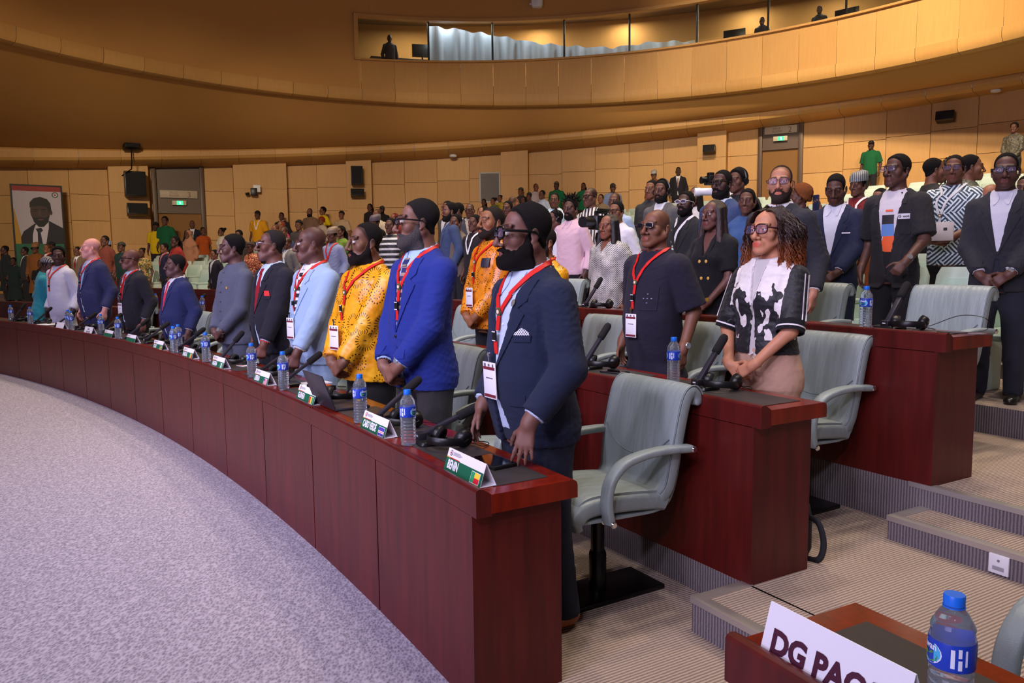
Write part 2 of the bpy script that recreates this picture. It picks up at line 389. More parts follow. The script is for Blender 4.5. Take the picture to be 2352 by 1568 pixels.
# doors with overpanel, room sign and green exit sign
M_SIGN = mat('frosted sign', (176, 160, 138), .5); M_EXIT = mat('green exit sign', (20, 150, 95), .4, emit=((30, 215, 140), 1.6)); M_EXITH = mat('exit sign housing', (200, 190, 165), .5)
M_SIGNT = mat('sign lettering', (112, 74, 46), .5)
for di, (p0, p1, zf, zt) in enumerate(DOORS):
    pm = (p0+p1)/2; num = '3' if di == 0 else '2'
    rt = empty('door_%s' % num, PW(RW, pm, zf), math.radians(pm+90))
    tag(rt, 'dark double door under the room %s sign' % num, None, kind='structure')
    W = 2*RW*math.sin(math.radians((p1-p0)/2)); hh = zt-zf; top = Z_WT(pm)-zf+.3
    # local x along the wall (left = negative as seen), +y into the room (towards centre)
    b_ = MB()
    for x in (-W/2+.07, W/2-.07): b_.box((x, -.02, top/2), (.14, .3, top), bev=.006)
    b_.box((0, -.05, hh+(top-hh)/2), (W-.28, .08, top-hh))
    b_.box((0, .0, hh+.04), (W-.26, .14, .08)); b_.build('door_frame', M_DOORF, rt)
    lw = (W-.28)/2
    for sx in (-1, 1):
        lf = MB().box((sx*lw/2, -.08, hh/2), (lw-.01, .05, hh-.02), bev=.004).build('door_leaf', M_DOOR, rt)
        MB().cyl((sx*.1, -.02, 1.05), (sx*.1, -.02, .8), .014).build('door_handle', M_CHROME, lf)
    if di == 1: MB().box((.02-lw*.12, -.05, hh/2), (.26, .01, hh-.1)).build('painted_gap', M_BLACK, rt)  # black strip laid over the closed leaves, painted as a dark opening
    sg = MB().box((0, .06, hh+.66), (W*.72, .02, .26), bev=.004).build('room_sign', M_SIGN, rt)
    obj('lettering', text_mesh(num, .26), M_SIGNT, sg, (-W*.2 if False else W*.14, .0705, hh+.56), (PI/2, 0, PI)); sg.children[-1].location.x = -W*.16
    for k, tx in enumerate(('SALLE', 'ROOM')):
        o = obj('lettering', text_mesh(tx, .1), M_SIGNT, sg, (W*.18, .0705, hh+.68-.1*k), (PI/2, 0, PI))
    ex = MB().box((0, .09, hh+.36), (.46, .06, .16), bev=.01).build('exit_sign', M_EXITH, rt)
    MB().box((-.02, .123, hh+.36), (.2, .008, .14)).build('exit_light', M_EXIT, ex)
    mw = mat('exit pictogram', (225, 250, 235), .5, emit=((220, 255, 235), 1.2))
    MB().lathe([(.014, 0), (.014, .003)], 10, Matrix.Translation((-.02, .1275, hh+.405)) @ Matrix.Rotation(-PI/2, 4, 'X')).tube([(-.02, .129, hh+.39), (-.03, .129, hh+.35), (0, .129, hh+.32)], .008, 6).tube([(-.03, .129, hh+.35), (-.05, .129, hh+.31)], .008, 6).tube([(-.06, .129, hh+.375), (.02, .129, hh+.38)], .006, 6).build('running_figure', mw, ex)
# rounded lip (cornice) above the wall, in segments, and the sloped soffit up to the balcony
def lip(ph):
    ze, zt, zw = Z_LE(ph), Z_LT(ph), Z_WT(ph)
    return [PW(RW+.05, ph, zw+.0), PW(23.0, ph, zw+.02), PW(22.62, ph, ze+.0), PW(22.46, ph, ze+.07), PW(22.40, ph, ze+.16), PW(22.40, ph, zt-.05), PW(22.44, ph, zt), PW(22.62, ph, zt)]
lr = empty('trim_1', (0, 0, 0)); tag(lr, 'rounded beige cornice running above the rear wall', kind='structure')
ph = PH0
while ph < PH1:
    wsweep(lip, ph+.012, min(ph+3.1, PH1)-.012, 3, False).build('cornice_panel', M_BEIGE, lr, 25); ph += 3.1
NA, NB_ = -8, 182
# soffit: from the cornice top up to just behind the balcony nose; rails meet at equal azimuth
def rail_w(t): ph = PH0+(PH1-PH0)*t; return Vector(PW(22.6, ph, Z_LT(ph)-.01))
def rail_n(t): ph = 8+(172-8)*t; return Vector(PW(RN+.45, ph, Z_NB+.06, CN))
b_ = MB(); NS = 90; rings = []
for i in range(NS+1):
    t = i/NS; a, c = rail_w(t), rail_n(t); rings.append([a.lerp(c, k/8)+Vector((0, 0, -.22*math.sin(PI*k/8))) for k in range(9)])
v = [q for r in rings for q in r]
b_.add(v, [(i*9+k, i*9+k+1, (i+1)*9+k+1, (i+1)*9+k) for i in range(NS) for k in range(8)])
so = b_.build('ceiling', M_BEIGE_S, None, 60); tag(so, 'smooth beige soffit sweeping under the balcony', kind='structure')
b_ = wsweep(lambda ph: [PW(RW+.1, ph, Z_LT(ph)+.1), PW(RW+.1, ph, 13.6)], PH0-8, PH1+8, 40, False)   # structural wall behind the soffit
b_.build('backing', M_BEIGE_S, wall, 0)
bal = empty('wall_balcony', (0, 0, 0)); tag(bal, 'curved beige balcony front with rounded lower edge', kind='structure')
def nose(ph):
    z = Z_NB
    return [PW(RN+.5, ph, z+.05, CN), PW(RN+.22, ph, z, CN), PW(RN+.07, ph, z+.05, CN), PW(RN+.01, ph, z+.15, CN), PW(RN, ph, z+.26, CN), PW(RN, ph, z+.40, CN), PW(RN+.05, ph, z+.41, CN)]
ph = NA
SEGN = 4.75
segs = np.arange(37.45-SEGN*9, 186, SEGN)
for a in segs:
    wsweep(nose, a+.02, a+SEGN-.02, 4, False).build('nose_panel', M_BEIGE, bal, 40)
PWL = 113.75
for a in segs:
    c = a+SEGN
    if a > 118: break
    def fr(ph): return [PW(RN+.05, ph, Z_NB+.41, CN), PW(RN+.05, ph, Z_SILL(min(max(ph, 20), PWL))-.02, CN)]
    wsweep(fr, a+.015, min(c, PWL)-.015 if a < PWL else c, 4, False).build('front_panel', M_BEIGE, bal, 30) if a < PWL-.1 else None
# plain upper wall left of and above the windows
up = wsweep(lambda ph: [PW(RN+.05, ph, Z_NB+.41, CN), PW(RN+.05, ph, 13.2, CN)], PWL, 186, 40, False).build('wall_left', M_BEIGE_S, None, 30)
tag(up, 'plain brown upper wall left of the control room windows', kind='structure')
hd = wsweep(lambda ph: [PW(RN+.05, ph, Z_WH(min(max(ph, 30), PWL))+.06, CN), PW(RN+.05, ph, 13.2, CN)], -8, PWL, 40, False).build('wall_right', M_BEIGE_S, None, 30)
tag(hd, 'plain brown wall above the control room windows', kind='structure')
# control room window band
win = empty('window_1', (0, 0, 0)); tag(win, 'long curved control room window with reflections of the hall', kind='structure')
WL, WR_ = 113.75, 14
def sill(ph): z = Z_SILL(max(ph, 20)); return [PW(RN-.06, ph, z-.05, CN), PW(RN-.06, ph, z+.01, CN), PW(RN+.25, ph, z+.03, CN), PW(RN+.25, ph, z-.05, CN)]
def head(ph): z = Z_WH(max(ph, 30)); return [PW(RN-.02, ph, z, CN), PW(RN-.02, ph, z+.1, CN), PW(RN+.25, ph, z+.1, CN), PW(RN+.25, ph, z, CN)]
wsweep(sill, WR_, WL+.6, 40).build('window_sill', M_BEIGE, win); wsweep(head, WR_, WL+.6, 40).build('window_frame', M_BEIGE, win)
MB().add([PW(RN-.02, WL, Z_SILL(WL), CN), PW(RN+.25, WL, Z_SILL(WL), CN), PW(RN+.25, WL, Z_WH(WL)+.1, CN), PW(RN-.02, WL, Z_WH(WL)+.1, CN), PW(RN-.02, WL+.6, Z_SILL(WL), CN), PW(RN+.25, WL+.6, Z_SILL(WL), CN), PW(RN+.25, WL+.6, Z_WH(WL)+.1, CN), PW(RN-.02, WL+.6, Z_WH(WL)+.1, CN)], [(0, 1, 2, 3), (4, 5, 6, 7), (0, 3, 7, 4), (1, 2, 6, 5)]).build('window_frame', M_BEIGE, win)
tg = NT('tinted glass'); 
gl = tg.n('ShaderNodeBsdfGlossy'); gl.inputs['Roughness'].default_value = .03; gl.inputs['Color'].default_value = (.85, .88, .9, 1)
tr = tg.n('ShaderNodeBsdfTransparent'); tr.inputs['Color'].default_value = (.62, .66, .62, 1)
ms = tg.n('ShaderNodeMixShader'); ms.inputs[0].default_value = .14
tg.t.links.new(tr.outputs[0], ms.inputs[1]); tg.t.links.new(gl.outputs[0], ms.inputs[2]); tg.t.links.new(ms.outputs[0], tg.t.nodes['Material Output'].inputs['Surface'])
M_GLASS = tg.m
mul = [113.75, 103.67, 94.47, 84.11, 74.8, 65.41, 55.92, 46.11, 37.45, 28.42, 19.5]
for a, c in zip(mul[:-1], mul[1:]):
    wsweep(lambda ph: [PW(RN+.2, ph, Z_SILL(max(ph, 20)), CN), PW(RN+.2, ph, Z_WH(max(ph, 30)), CN)], c+.09, a-.09, 1, False).build('pane', M_GLASS, win, 0)
for a in mul[1:-1]:
    q0, q1 = PW(RN+.17, a, Z_SILL(a)-.02, CN), PW(RN+.17, a, Z_WH(max(a, 30))+.02, CN)
    MB().cyl(q0, q1, .035, n=6).build('mullion', M_BLACK, win)
# control room behind the glass: back wall, desk
wsweep(lambda ph: [PW(RN+3.4, ph, 7.6, CN), PW(RN+3.4, ph, 10.6, CN)], 8, 122, 40, False).build('room_wall', mat('control room wall', (150, 118, 74), .8), win, 0)
wsweep(lambda ph: [PW(RN+3.4, ph, 10.4, CN), PW(RN+.2, ph, 10.2, CN)], 8, 122, 40, False).build('room_ceiling', mat('control room ceiling', (120, 96, 62), .8), win, 0)
wsweep(lambda ph: [PW(RN+.3, ph, 7.65, CN), PW(RN+3.4, ph, 7.65, CN)], 8, 122, 40, False).build('room_floor', mat('control room floor', (90, 80, 70), .8), win, 0)
wsweep(lambda ph: [PW(RN+1.2, ph, 7.65, CN), PW(RN+1.2, ph, 8.72, CN), PW(RN+1.9, ph, 8.72, CN), PW(RN+1.9, ph, 7.65, CN)], 95, 111, 8).build('control_desk', mat('control desk', (92, 88, 84), .6), win, 30)
wsweep(lambda ph: [PW(RN+1.2, ph, 7.65, CN), PW(RN+1.2, ph, 8.72, CN), PW(RN+1.9, ph, 8.72, CN), PW(RN+1.9, ph, 7.65, CN)], 40, 64, 8).build('control_desk', mat('control desk', (92, 88, 84), .6), win, 30)
for ph_ in (106, 99, 88, 76, 60, 50, 38): area_light('control_room_light', PW(RN+1.7, ph_, 10.2, CN), PW(RN+1.7, ph_, 7, CN), .5, 70, (1.0, .88, .70))
for ph_ in (101, 95, 88, 80, 72): area_light('curtain_fill', PW(RN+.34, ph_, 10.05, CN), PW(RN+.46, ph_, 8, CN), .16, 26, (.72, .84, 1.0))  # added lamps between glass and curtain, only to brighten the curtain
# looped white curtain seen through the middle panes
M_CURT = mat('white curtain', (226, 232, 240), .9)
rings = []
for i in range(121):
    t = i/120; ph = 103.4+(66-103.4)*t; r = RN+.55+.05*math.sin(t*120)
    top = np.interp(t, [0, .1, .2, .3, .42, .55, .7, .85, 1], [9.66, 9.62, 9.5, 9.36, 9.16, 9.02, 8.9, 8.98, 8.86])+.03*math.sin(t*70)
    rings.append([PW(r, ph, top, CN), PW(r, ph, Z_SILL(ph)-.05, CN)])
v = [q for r in rings for q in r]
cu = MB().add(v, [(i*2, i*2+1, i*2+3, i*2+2) for i in range(120)]).mesh('curtain', 60); o = obj('curtain', cu, M_CURT); tag(o, 'white curtain sagging in waves behind the control room glass', 'curtain')
# grey louvred vent
vt = empty('louvre_vent', PW(RW-.02, 88.22, 3.9), math.radians(88.22+90)); tag(vt, 'tall grey louvred vent beside the pillar on the rear wall', 'vent')
b_ = MB(); 
for x in (-.37, .37): b_.box((x, 0, .54), (.05, .07, 1.12))
b_.box((0, 0, 1.08), (.78, .07, .05)); b_.box((0, 0, .0), (.78, .07, .05)); b_.build('frame', mat('grey paint', (168, 166, 164), .5), vt)
for i in range(17): MB().box((0, 0, 0), (.70, .012, .062), M=Matrix.Translation((0, .0, .06+i*.0605)) @ Matrix.Rotation(-.6, 4, 'X')).build('slat', mat('grey slat', (150, 148, 146), .45, metal=.3), vt)
# hall ceiling above everything (out of frame) with the rear walls of the stage side left open
cl = MB().add([(-34, -14, 13.4), (26, -14, 13.4), (26, 32, 13.4), (-34, 32, 13.4)], [(0, 1, 2, 3)]).build('ceiling', mat('dark ceiling', (120, 92, 66), .8), None, 0); tag(cl, 'high hall ceiling', kind='structure')
# bracket lights / speakers on the soffit
def box_speaker(nm, loc, rz, dims, lab, tilt=0, bracket=True):
    rt = empty(nm, loc, rz); tag(rt, lab, 'speaker')
    Mx = Matrix.Rotation(tilt, 4, 'X'); w_, d_, h_ = dims
    MB().box((0, 0, 0), (w_, d_, h_), bev=.015, M=Mx).build('cabinet', M_BLACK, rt)
    MB().box((0, 0, 0), (w_*.88, .012, h_*.9), M=Mx @ Matrix.Translation((0, d_/2, 0))).build('grille', mat('speaker grille', (24, 24, 26), .8, bump=(300, .4)), rt)
    if bracket: MB().cyl((0, -d_/2, 0), (0, -d_/2-.28, .03), .03).box((0, -d_/2-.28, .02), (.14, .03, .2)).build('bracket', M_BLACKM, rt)
    return rt
def wl(ph, r=RW-.44): return math.radians(ph+90)
p_ = 118.85
box_speaker('loudspeaker', PW(RW-.44-.40, p_, Z_WT(p_)-.62), wl(p_), (.64, .5, .80), 'tall black loudspeaker on the pillar left of door 3')
box_speaker('loudspeaker', PW(RW-.44-.42, p_-.05, Z_WT(p_)-1.46), wl(p_), (.62, .45, .36), 'black speaker hanging under the tall loudspeaker left of door 3', .15)
s_ = box_speaker('small_speaker', PW(22.1, 119.05, Z_LT(119)+.1), wl(119)+.2, (.46, .34, .3), 'small black speaker on a stalk above the cornice left of door 3', .3, False)
MB().tube([(0, 0, -.1), (0, -.02, -.5), (0, -.1, -.75), (.2, -.5, -.95)], .02, 6).build('stalk', M_BLACKM, s_)
p_ = 100.3
box_speaker('loudspeaker', PW(RW-.44-.36, p_, Z_WT(p_)-.57), wl(p_), (.42, .4, .66), 'black loudspeaker on the pillar behind the blue suited man')
box_speaker('loudspeaker', PW(RW-.44-.36, p_, Z_WT(p_)-1.2), wl(p_), (.48, .36, .26), 'flat black speaker under the loudspeaker behind the blue suited man', .2)
box_speaker('small_speaker', PW(RW-.44-.3, 68.3, Z_WT(68)-.62), wl(68.3), (.42, .3, .24), 'small black speaker on the pillar left of door 2', .2)
box_speaker('small_speaker', PW(RW-.3, 50.5, Z_WT(50.5)-.5), wl(50.5), (.5, .35, .28), 'black speaker high on the wall at the upper right', .2)
cw = empty('ceiling_camera', PW(RW-.44-.25, 109.3, Z_WT(109)-.95), wl(109.3)); tag(cw, 'small white and black camera on the wide pillar right of door 3', 'camera')
MB().box((-.08, 0, .08), (.26, .2, .26), bev=.03).build('housing', M_WHITE, cw); MB().box((.02, .02, -.04), (.22, .22, .26), bev=.02).build('head', M_BLACK, cw); MB().cyl((.18, .02, -.1), (.3, .05, -.12), .05).build('lens', M_BLACK, cw); MB().cyl((0, -.1, 0), (0, -.28, .02), .03).build('bracket', M_BLACK, cw)
wd = empty('ceiling_projector', PW(RN-.1, 88.0, 10.15, CN), math.radians(178)); tag(wd, 'small white box fixture on the wall above the control room window', 'fixture')
MB().loft([[(x*s_*.2, y*s_*.14, z) for x, y in superell(1, 1, 12, .5)] for s_, z in ((.8, .0), (1, .08), (1, .38), (.85, .46))]).build('body', M_WHITE, wd); MB().cyl((0, 0, .46), (0, 0, .62), .03).build('stem', M_BLACK, wd); MB().lathe([(.05, 0), (.05, .05)], 10, Matrix.Translation((.2, 0, .08))).build('sensor', M_WHITE, wd)
for i, (ph, lab) in enumerate(((91.5, 'small white smoke detector under the cornice at centre'), (47.2, 'small white smoke detector under the cornice at right'))):
    z = Z_WT(ph)+.0; o = MB().lathe([(.11, .05), (.14, .02), (.13, -.03), (.06, -.05)], 16).build('smoke_detector', M_WHITE, None, loc=PW(22.95, ph, z-.02)); tag(o, lab, 'detector')
# ================================================================== curved conference desks
PITCH_D = 1.627
def desk(R, zf, th_end, sgn, nseat, lab, thmax):
    """sgn=+1: desk runs from th_end towards larger angles (left of the aisle); -1 the other way"""
    rt = empty('conference_desk', P(R+.2, th_end+sgn*1.0, zf)); tag(rt, lab, 'desk', 'curved mahogany conference desks')
    L = rt.location.copy()
    def bld(b_, name, m, sm=30): b_.v = [Vector(q)-L+Vector((0, 0, zf)) for q in b_.v]; return b_.build(name, m, rt, sm)
    t0 = th_end; g = .011
    tl = th_end+sgn*PITCH_D*nseat
    bld(MB().sweep([(R+.012, .0), (R+.012, .70), (R+.05, .70), (R+.05, .0)], th_end+sgn*.02, tl, nseat*4), 'backing', M_GROOVE)
    for k in range(nseat):
        a, c = th_end+sgn*PITCH_D*k, th_end+sgn*PITCH_D*(k+1)
        aa, cc = a+sgn*(0 if k == 0 else g), c-sgn*g
        bld(MB().sweep([(R, .0), (R, .7085), (R+.02, .7085), (R+.02, .0)], aa, cc, 4), 'front_panel', M_WOOD)
        bld(MB().sweep([(R-.004, .7125), (R-.004, .804), (R+.001, .811), (R+.010, .814), (R+.022, .812), (R+.042, .80), (R+.056, .788), (R+.056, .7125)], a+sgn*(0 if k == 0 else .0015), c-sgn*.0015, 4), 'fascia', M_WOOD)
        bld(MB().sweep([(R+.105, .789), (R+.105, .7925), (R+.335, .7925), (R+.335, .789)], a+sgn*.04, a+sgn*1.43, 5), 'inlay', M_INLAY)
    e = .13
    bld(MB().sweep([(R+.056, .722), (R+.056, .79), (R+.398, .79), (R+.41, .782), (R+.414, .768), (R+.414, .722)], th_end-sgn*e*.75, tl, nseat*4), 'worktop', M_WOODT)
    bld(MB().sweep([(R+.0, .0), (R+.0, .7215), (R+.37, .7215), (R+.37, .0)], th_end-sgn*.02, th_end+sgn*.0, 1), 'end_panel', M_WOOD)
    # solid end cap of the fascia lip
    bld(MB().sweep([(R-.004, .7125), (R-.004, .804), (R+.001, .811), (R+.010, .814), (R+.022, .812), (R+.042, .80), (R+.058, .788), (R+.058, .7125)], th_end-sgn*e*.72, th_end-sgn*.0, 1), 'lip_end', M_WOOD)
    bld(MB().sweep([(R+.30, .05), (R+.30, .72), (R+.32, .72), (R+.32, .05)], th_end, tl, nseat*4), 'rear_panel', M_WOOD)
    return rt
desk(R_ROW[0], 0.0, TH_END, 1, 17, 'long curved front row mahogany desk with country name cards on it', 60)
desk(R_ROW[1], Z_ROW[1], TH_END, 1, 17, 'curved second row mahogany desk behind the front row chairs', 60)
desk(R_ROW[2], Z_ROW[2], TH_END, 1, 16, 'curved third row mahogany desk behind the woman in the black and white jacket', 60)
desk(R_ROW[0], 0.0, TH_R, -1, 4, 'mahogany desk corner across the aisle at lower right with the DG PAOSM card', 20)
# ================================================================== executive chairs
def leather(name, c, bs):
    t = NT(name); co = t.coord(); n = t.noise(t.map(co, (9, 3, 1.6)), 2.4, 3, .5); n2 = t.noise(co, 260, 2)
    t.base(t.mix(t.math('MULTIPLY', n, .5), lin(c), lin([v*.86 for v in c]))); t.par(Roughness=.42, Specular_IOR_Level=.45)
    t.bump(t.math('ADD', t.math('MULTIPLY', n, bs), t.math('MULTIPLY', n2, .05)), .5, .03); return t.m
M_LEA = leather('grey green leather', (146, 158, 158), .8)
M_STITCH = mat('leather seam', (112, 124, 126), .55)
def make_chair():
    rt = empty('executive_chair', (0, 0, 0))
    S = .95
    back = smooth_path([(0, .20, .515), (0, .245, .57), (0, .262, .66), (0, .285, .79), (0, .32, .94), (0, .345, 1.005), (0, .378, 1.03), (0, .41, 1.005), (0, .415, .96)], 4)
    bp = [(q.y*S, q.z*S) for q in back]; n = len(bp)
    th = [S*(.085 if i < n-12 else .085-.035*(i-(n-12))/11) for i in range(n)]; wd = [S*(.50+.05*min(1, i/12)) for i in range(n)]
    th[0] *= .6; th[-1] *= .5; wd[-1] *= .98
    MB().loft(pad(bp, th, wd, 28, .34)).build('backrest', M_LEA, rt, 60)
    # curved seam across the backrest and piping along its edges
    def on_back(x, k, off): # point on front face of the back
        i = max(0, min(n-2, int(k))); f = k-i; y = bp[i][0]*(1-f)+bp[i+1][0]*f; z = bp[i][1]*(1-f)+bp[i+1][1]*f
        ty, tz = bp[i+1][0]-bp[i][0], bp[i+1][1]-bp[i][1]; l = math.hypot(ty, tz); return Vector((x, y-off*tz/l, z+off*ty/l))
    b_ = MB(); pts = [on_back(S*(-.245+.49*j/16), 12.2-3.2*(1-(abs(j-8)/8)**2.2), S*.0425) for j in range(17)]
    b_.tube(pts, .0035, 6)
    for sx in (-1, 1): b_.tube([on_back(sx*wd[i]*.488, i, S*.032) for i in range(1, n-2)], .0045, 6)
    b_.build('seam', M_STITCH, rt, 60)
    seat = [(-.285, .395), (-.29, .43), (-.262, .468), (-.2, .485), (-.08, .482), (.08, .468), (.2, .452), (.235, .44)]
    sp = smooth_path([(0, y*S, z*S) for y, z in seat], 3); sp = [(q.y, q.z-.035+.085) for q in sp]; m = len(sp)
    MB().loft(pad(sp, [S*(.05 if i < 3 else .095) for i in range(m)], [S*.5]*m, 28, .34)).build('seat', M_LEA, rt, 60)
    # flat upper cushion sheet of the seat with piped edge
    sp2 = [(y, z+.047*S) for y, z in sp[4:]]
    MB().loft(pad(sp2, [.022]*len(sp2), [S*.455]*len(sp2), 20, .4)).build('seat_cushion', M_LEA, rt, 60)
    shell = smooth_path([(0, -.25*S, .475*S), (0, 0, .465*S), (0, .2*S, .465*S), (0, .275*S, .52*S), (0, .318*S, .65*S), (0, .34*S, .8*S), (0, .365*S, .93*S)], 4)
    MB().loft(pad([(q.y, q.z) for q in shell], [.03]*len(shell), [S*.47]*len(shell), 20, .5)).build('shell', M_LEA, rt, 60)
    for sx in (-1, 1):
        x = sx*.285*S
        ap = smooth_path([(x, -.15*S, .475*S), (x, -.165*S, .57*S), (x, -.145*S, .665*S), (x, -.075*S, .735*S), (x, .05*S, .765*S), (x, .2*S, .77*S), (x, .34*S, .76*S)], 5)
        rings = []
        for i, q in enumerate(ap):
            t = (ap[min(i+1, len(ap)-1)]-ap[max(i-1, 0)]).normalized(); nn = Vector((0, -t.z, t.y))
            rings.append([q+Vector((1, 0, 0))*a+nn*c for a, c in superell(.033*S, .019*S, 14, .5)])
        ar = MB().loft(rings).build('armrest', M_LEA, rt, 60)
        b_ = MB()
        for q in (ap[0], ap[-1]):
            b_.cyl(q+Vector((-.036*S, 0, 0)), q+Vector((.036*S, 0, 0)), .013*S, n=14)
            for s2 in (-1, 1): b_.cyl(q+Vector((s2*.036*S, 0, 0)), q+Vector((s2*.042*S, 0, 0)), .017*S, .012*S, n=14)
        b_.build('chrome_end', M_CHROME, ar)
    MB().lathe([(.033, .2), (.033, .46)], 18).lathe([(.042, .02), (.042, .2), (.036, .215)], 18).build('pedestal', M_BLACKM, rt)
    MB().box((0, 0, .445), (.3, .34, .035), bev=.006).build('seat_plate', M_BLACKM, rt)
    MB().box((0, 0, .0125), (.26, .62, .022), bev=.005).build('base_plate', M_BLACKM, rt)
    return rt
CH = make_chair(); first = [True]
def heading(th): return math.radians(th-90)          # local -Y faces the stage
def chair(row, k, lab, dth=0, drz=0, dr=0):
    R, z = R_ROW[row], Z_ROW[row]; th = 30.82+PITCH_D*k+dth+(.12 if row == 2 else .05 if row == 1 else 0)
    loc = P(R+.955+dr, th, z); rz = heading(th)+drz
    if first[0]:
        first[0] = False; CH.location = loc; CH.rotation_euler = (0, 0, rz); r = CH; r['label'] = lab; r['group'] = 'grey green leather executive chairs'
    else: r = dup(CH, loc, rz, lab, None, 'grey green leather executive chairs')
    r['category'] = 'chair'; return r
NEAR = ['empty chair in the foreground beside the man in the navy blazer', 'front row chair behind the man in the bright blue suit', 'front row chair behind the man in the yellow patterned shirt', 'front row chair behind the man in the pale blue suit', 'front row chair behind the man with the red pocket square', 'front row chair behind the man in the grey high collar suit', 'front row chair behind the shorter navy suit man', 'front row chair behind the bald man in black suit and glasses', 'front row chair behind the pale bald man', 'front row chair behind the man in the white robe', 'front row chair behind the man in turquoise']
for k in range(11): chair(0, k, 'grey green leather '+NEAR[k])
R2 = ['at the aisle end behind the curly haired woman', 'behind the man in sunglasses and dark tunic', 'second row, left of the man in the dark tunic', 'second row, behind the navy blazer man', 'second row, behind the patterned orange shirt man', 'second row, right of the grey suited man', 'second row, left of the blue suited man']
for k in range(7): chair(1, k, 'grey green leather chair '+R2[k])
R3 = ['at the third row aisle end beside the charcoal suit', 'third row, left of the bottle behind the curly haired woman', 'third row, behind the woman in the black dress', 'third row, third place past the bottle', 'third row, behind the woman in the checked blouse']
for k in range(5): chair(2, k, 'grey green leather chair '+R3[k])
# chair across the aisle at lower right
r = dup(CH, P(33.34, 27.05, 0), heading(27.05), 'grey green chair cut off at lower right behind the DG PAOSM desk', None, 'grey green leather executive chairs'); r['category'] = 'chair'
# ================================================================== mint auditorium seats
M_MINT = mat('mint fabric', (170, 196, 184), .8, var=(40, .08), bump=(500, .15)); M_MINTP = mat('mint shell', (188, 206, 196), .55)
def make_seat():
    rt = empty('auditorium_seat', (0, 0, 0))
    bp = [(.20, .40), (.235, .55), (.265, .72), (.29, .86), (.30, .93)]
    rg = pad(bp, [.06, .085, .09, .085, .05], [.50, .52, .53, .52, .46], 18, .5); MB().loft(rg).build('seat_back', M_MINTP, rt, 60)
    MB().loft(pad([(.165, .50), (.195, .62), (.222, .74), (.245, .84)], [.02, .05, .05, .02], [.36, .42, .42, .36], 14, .5)).build('back_cushion', M_MINT, rt, 60)
    MB().loft(pad([(-.22, .42), (-.18, .445), (0, .44), (.17, .42)], [.05, .1, .11, .08], [.44, .48, .48, .46], 16, .5)).build('seat_cushion', M_MINT, rt, 60)
    for sx in (-1, 1): MB().box((sx*.275, 0, .31), (.045, .34, .62), bev=.015).box((sx*.275, -.03, .635), (.055, .4, .04), bev=.012).build('armrest', M_MINTP, rt)
    return rt
SEAT = make_seat(); sfirst = [True]
def to_px(q):
    d = Vector(q)-Vector((0, 0, H_EYE)); D = d.dot(_fwd)
    return (1176+F_PX*d.dot(RX)/D, 784+F_PX*d.dot(DN)/D) if D > .2 else (-9999, -9999)
def want_seat(x, y):
    if x < -20 or x > 2400: return False
    if x < 330: return False
    if x < 570: return 520 < y < 720
    if x < 1280: return False
    if x < 1480: return 400 < y < 560
    return 320 < y < 740
rowname = ['first', 'second', 'third', 'fourth', 'fifth', 'sixth', 'seventh', 'eighth', 'ninth', 'tenth', 'eleventh', 'twelfth', 'thirteenth', 'fourteenth', 'fifteenth', 'sixteenth', 'seventeenth', 'eighteenth', 'nineteenth']
def ordn(n): return (['first', 'second', 'third', 'fourth', 'fifth', 'sixth', 'seventh', 'eighth', 'ninth', 'tenth', 'eleventh', 'twelfth', 'thirteenth', 'fourteenth', 'fifteenth', 'sixteenth', 'seventeenth', 'eighteenth', 'nineteenth', 'twentieth']+['twenty '+q for q in ('first', 'second', 'third', 'fourth', 'fifth', 'sixth', 'seventh', 'eighth', 'ninth')]+['thirtieth'])[min(n, 30)-1]
seat_rows = [(R_ROW[3], Z_ROW[3])]+TIERS
SEATS = []
for i, (r, z) in enumerate(seat_rows):
    if r > 54.6: continue
    rr = r+.62; th = 29.9; dth = math.degrees(.585/rr)
    while th < 74:
        th += dth
        if 43.2 < th < 45.2 and r > 38 or 56 < th < 57.4: continue
        loc = P(rr, th, z)
        dw = math.hypot(loc.x-CW[0], loc.y-CW[1])
        if dw > RW-1.9: continue
        x, y = to_px(loc+Vector((0, 0, .85)))
        if not want_seat(x, y): continue
        nth = len([1 for s__ in SEATS if s__['group'].endswith(' %s row' % rowname[i])]); lab = 'empty mint green auditorium seat, %s row from the desks, %s from the right' % (rowname[i], ordn(nth+1))
        if sfirst[0]: sfirst[0] = False; SEAT.location = loc; SEAT.rotation_euler = (0, 0, heading(th)); s_ = SEAT
        else: s_ = dup(SEAT, loc, heading(th))
        tag(s_, lab, 'seat', 'mint green auditorium seats, %s row' % rowname[i]); SEATS.append(s_)
print('SEATS', len(SEATS))
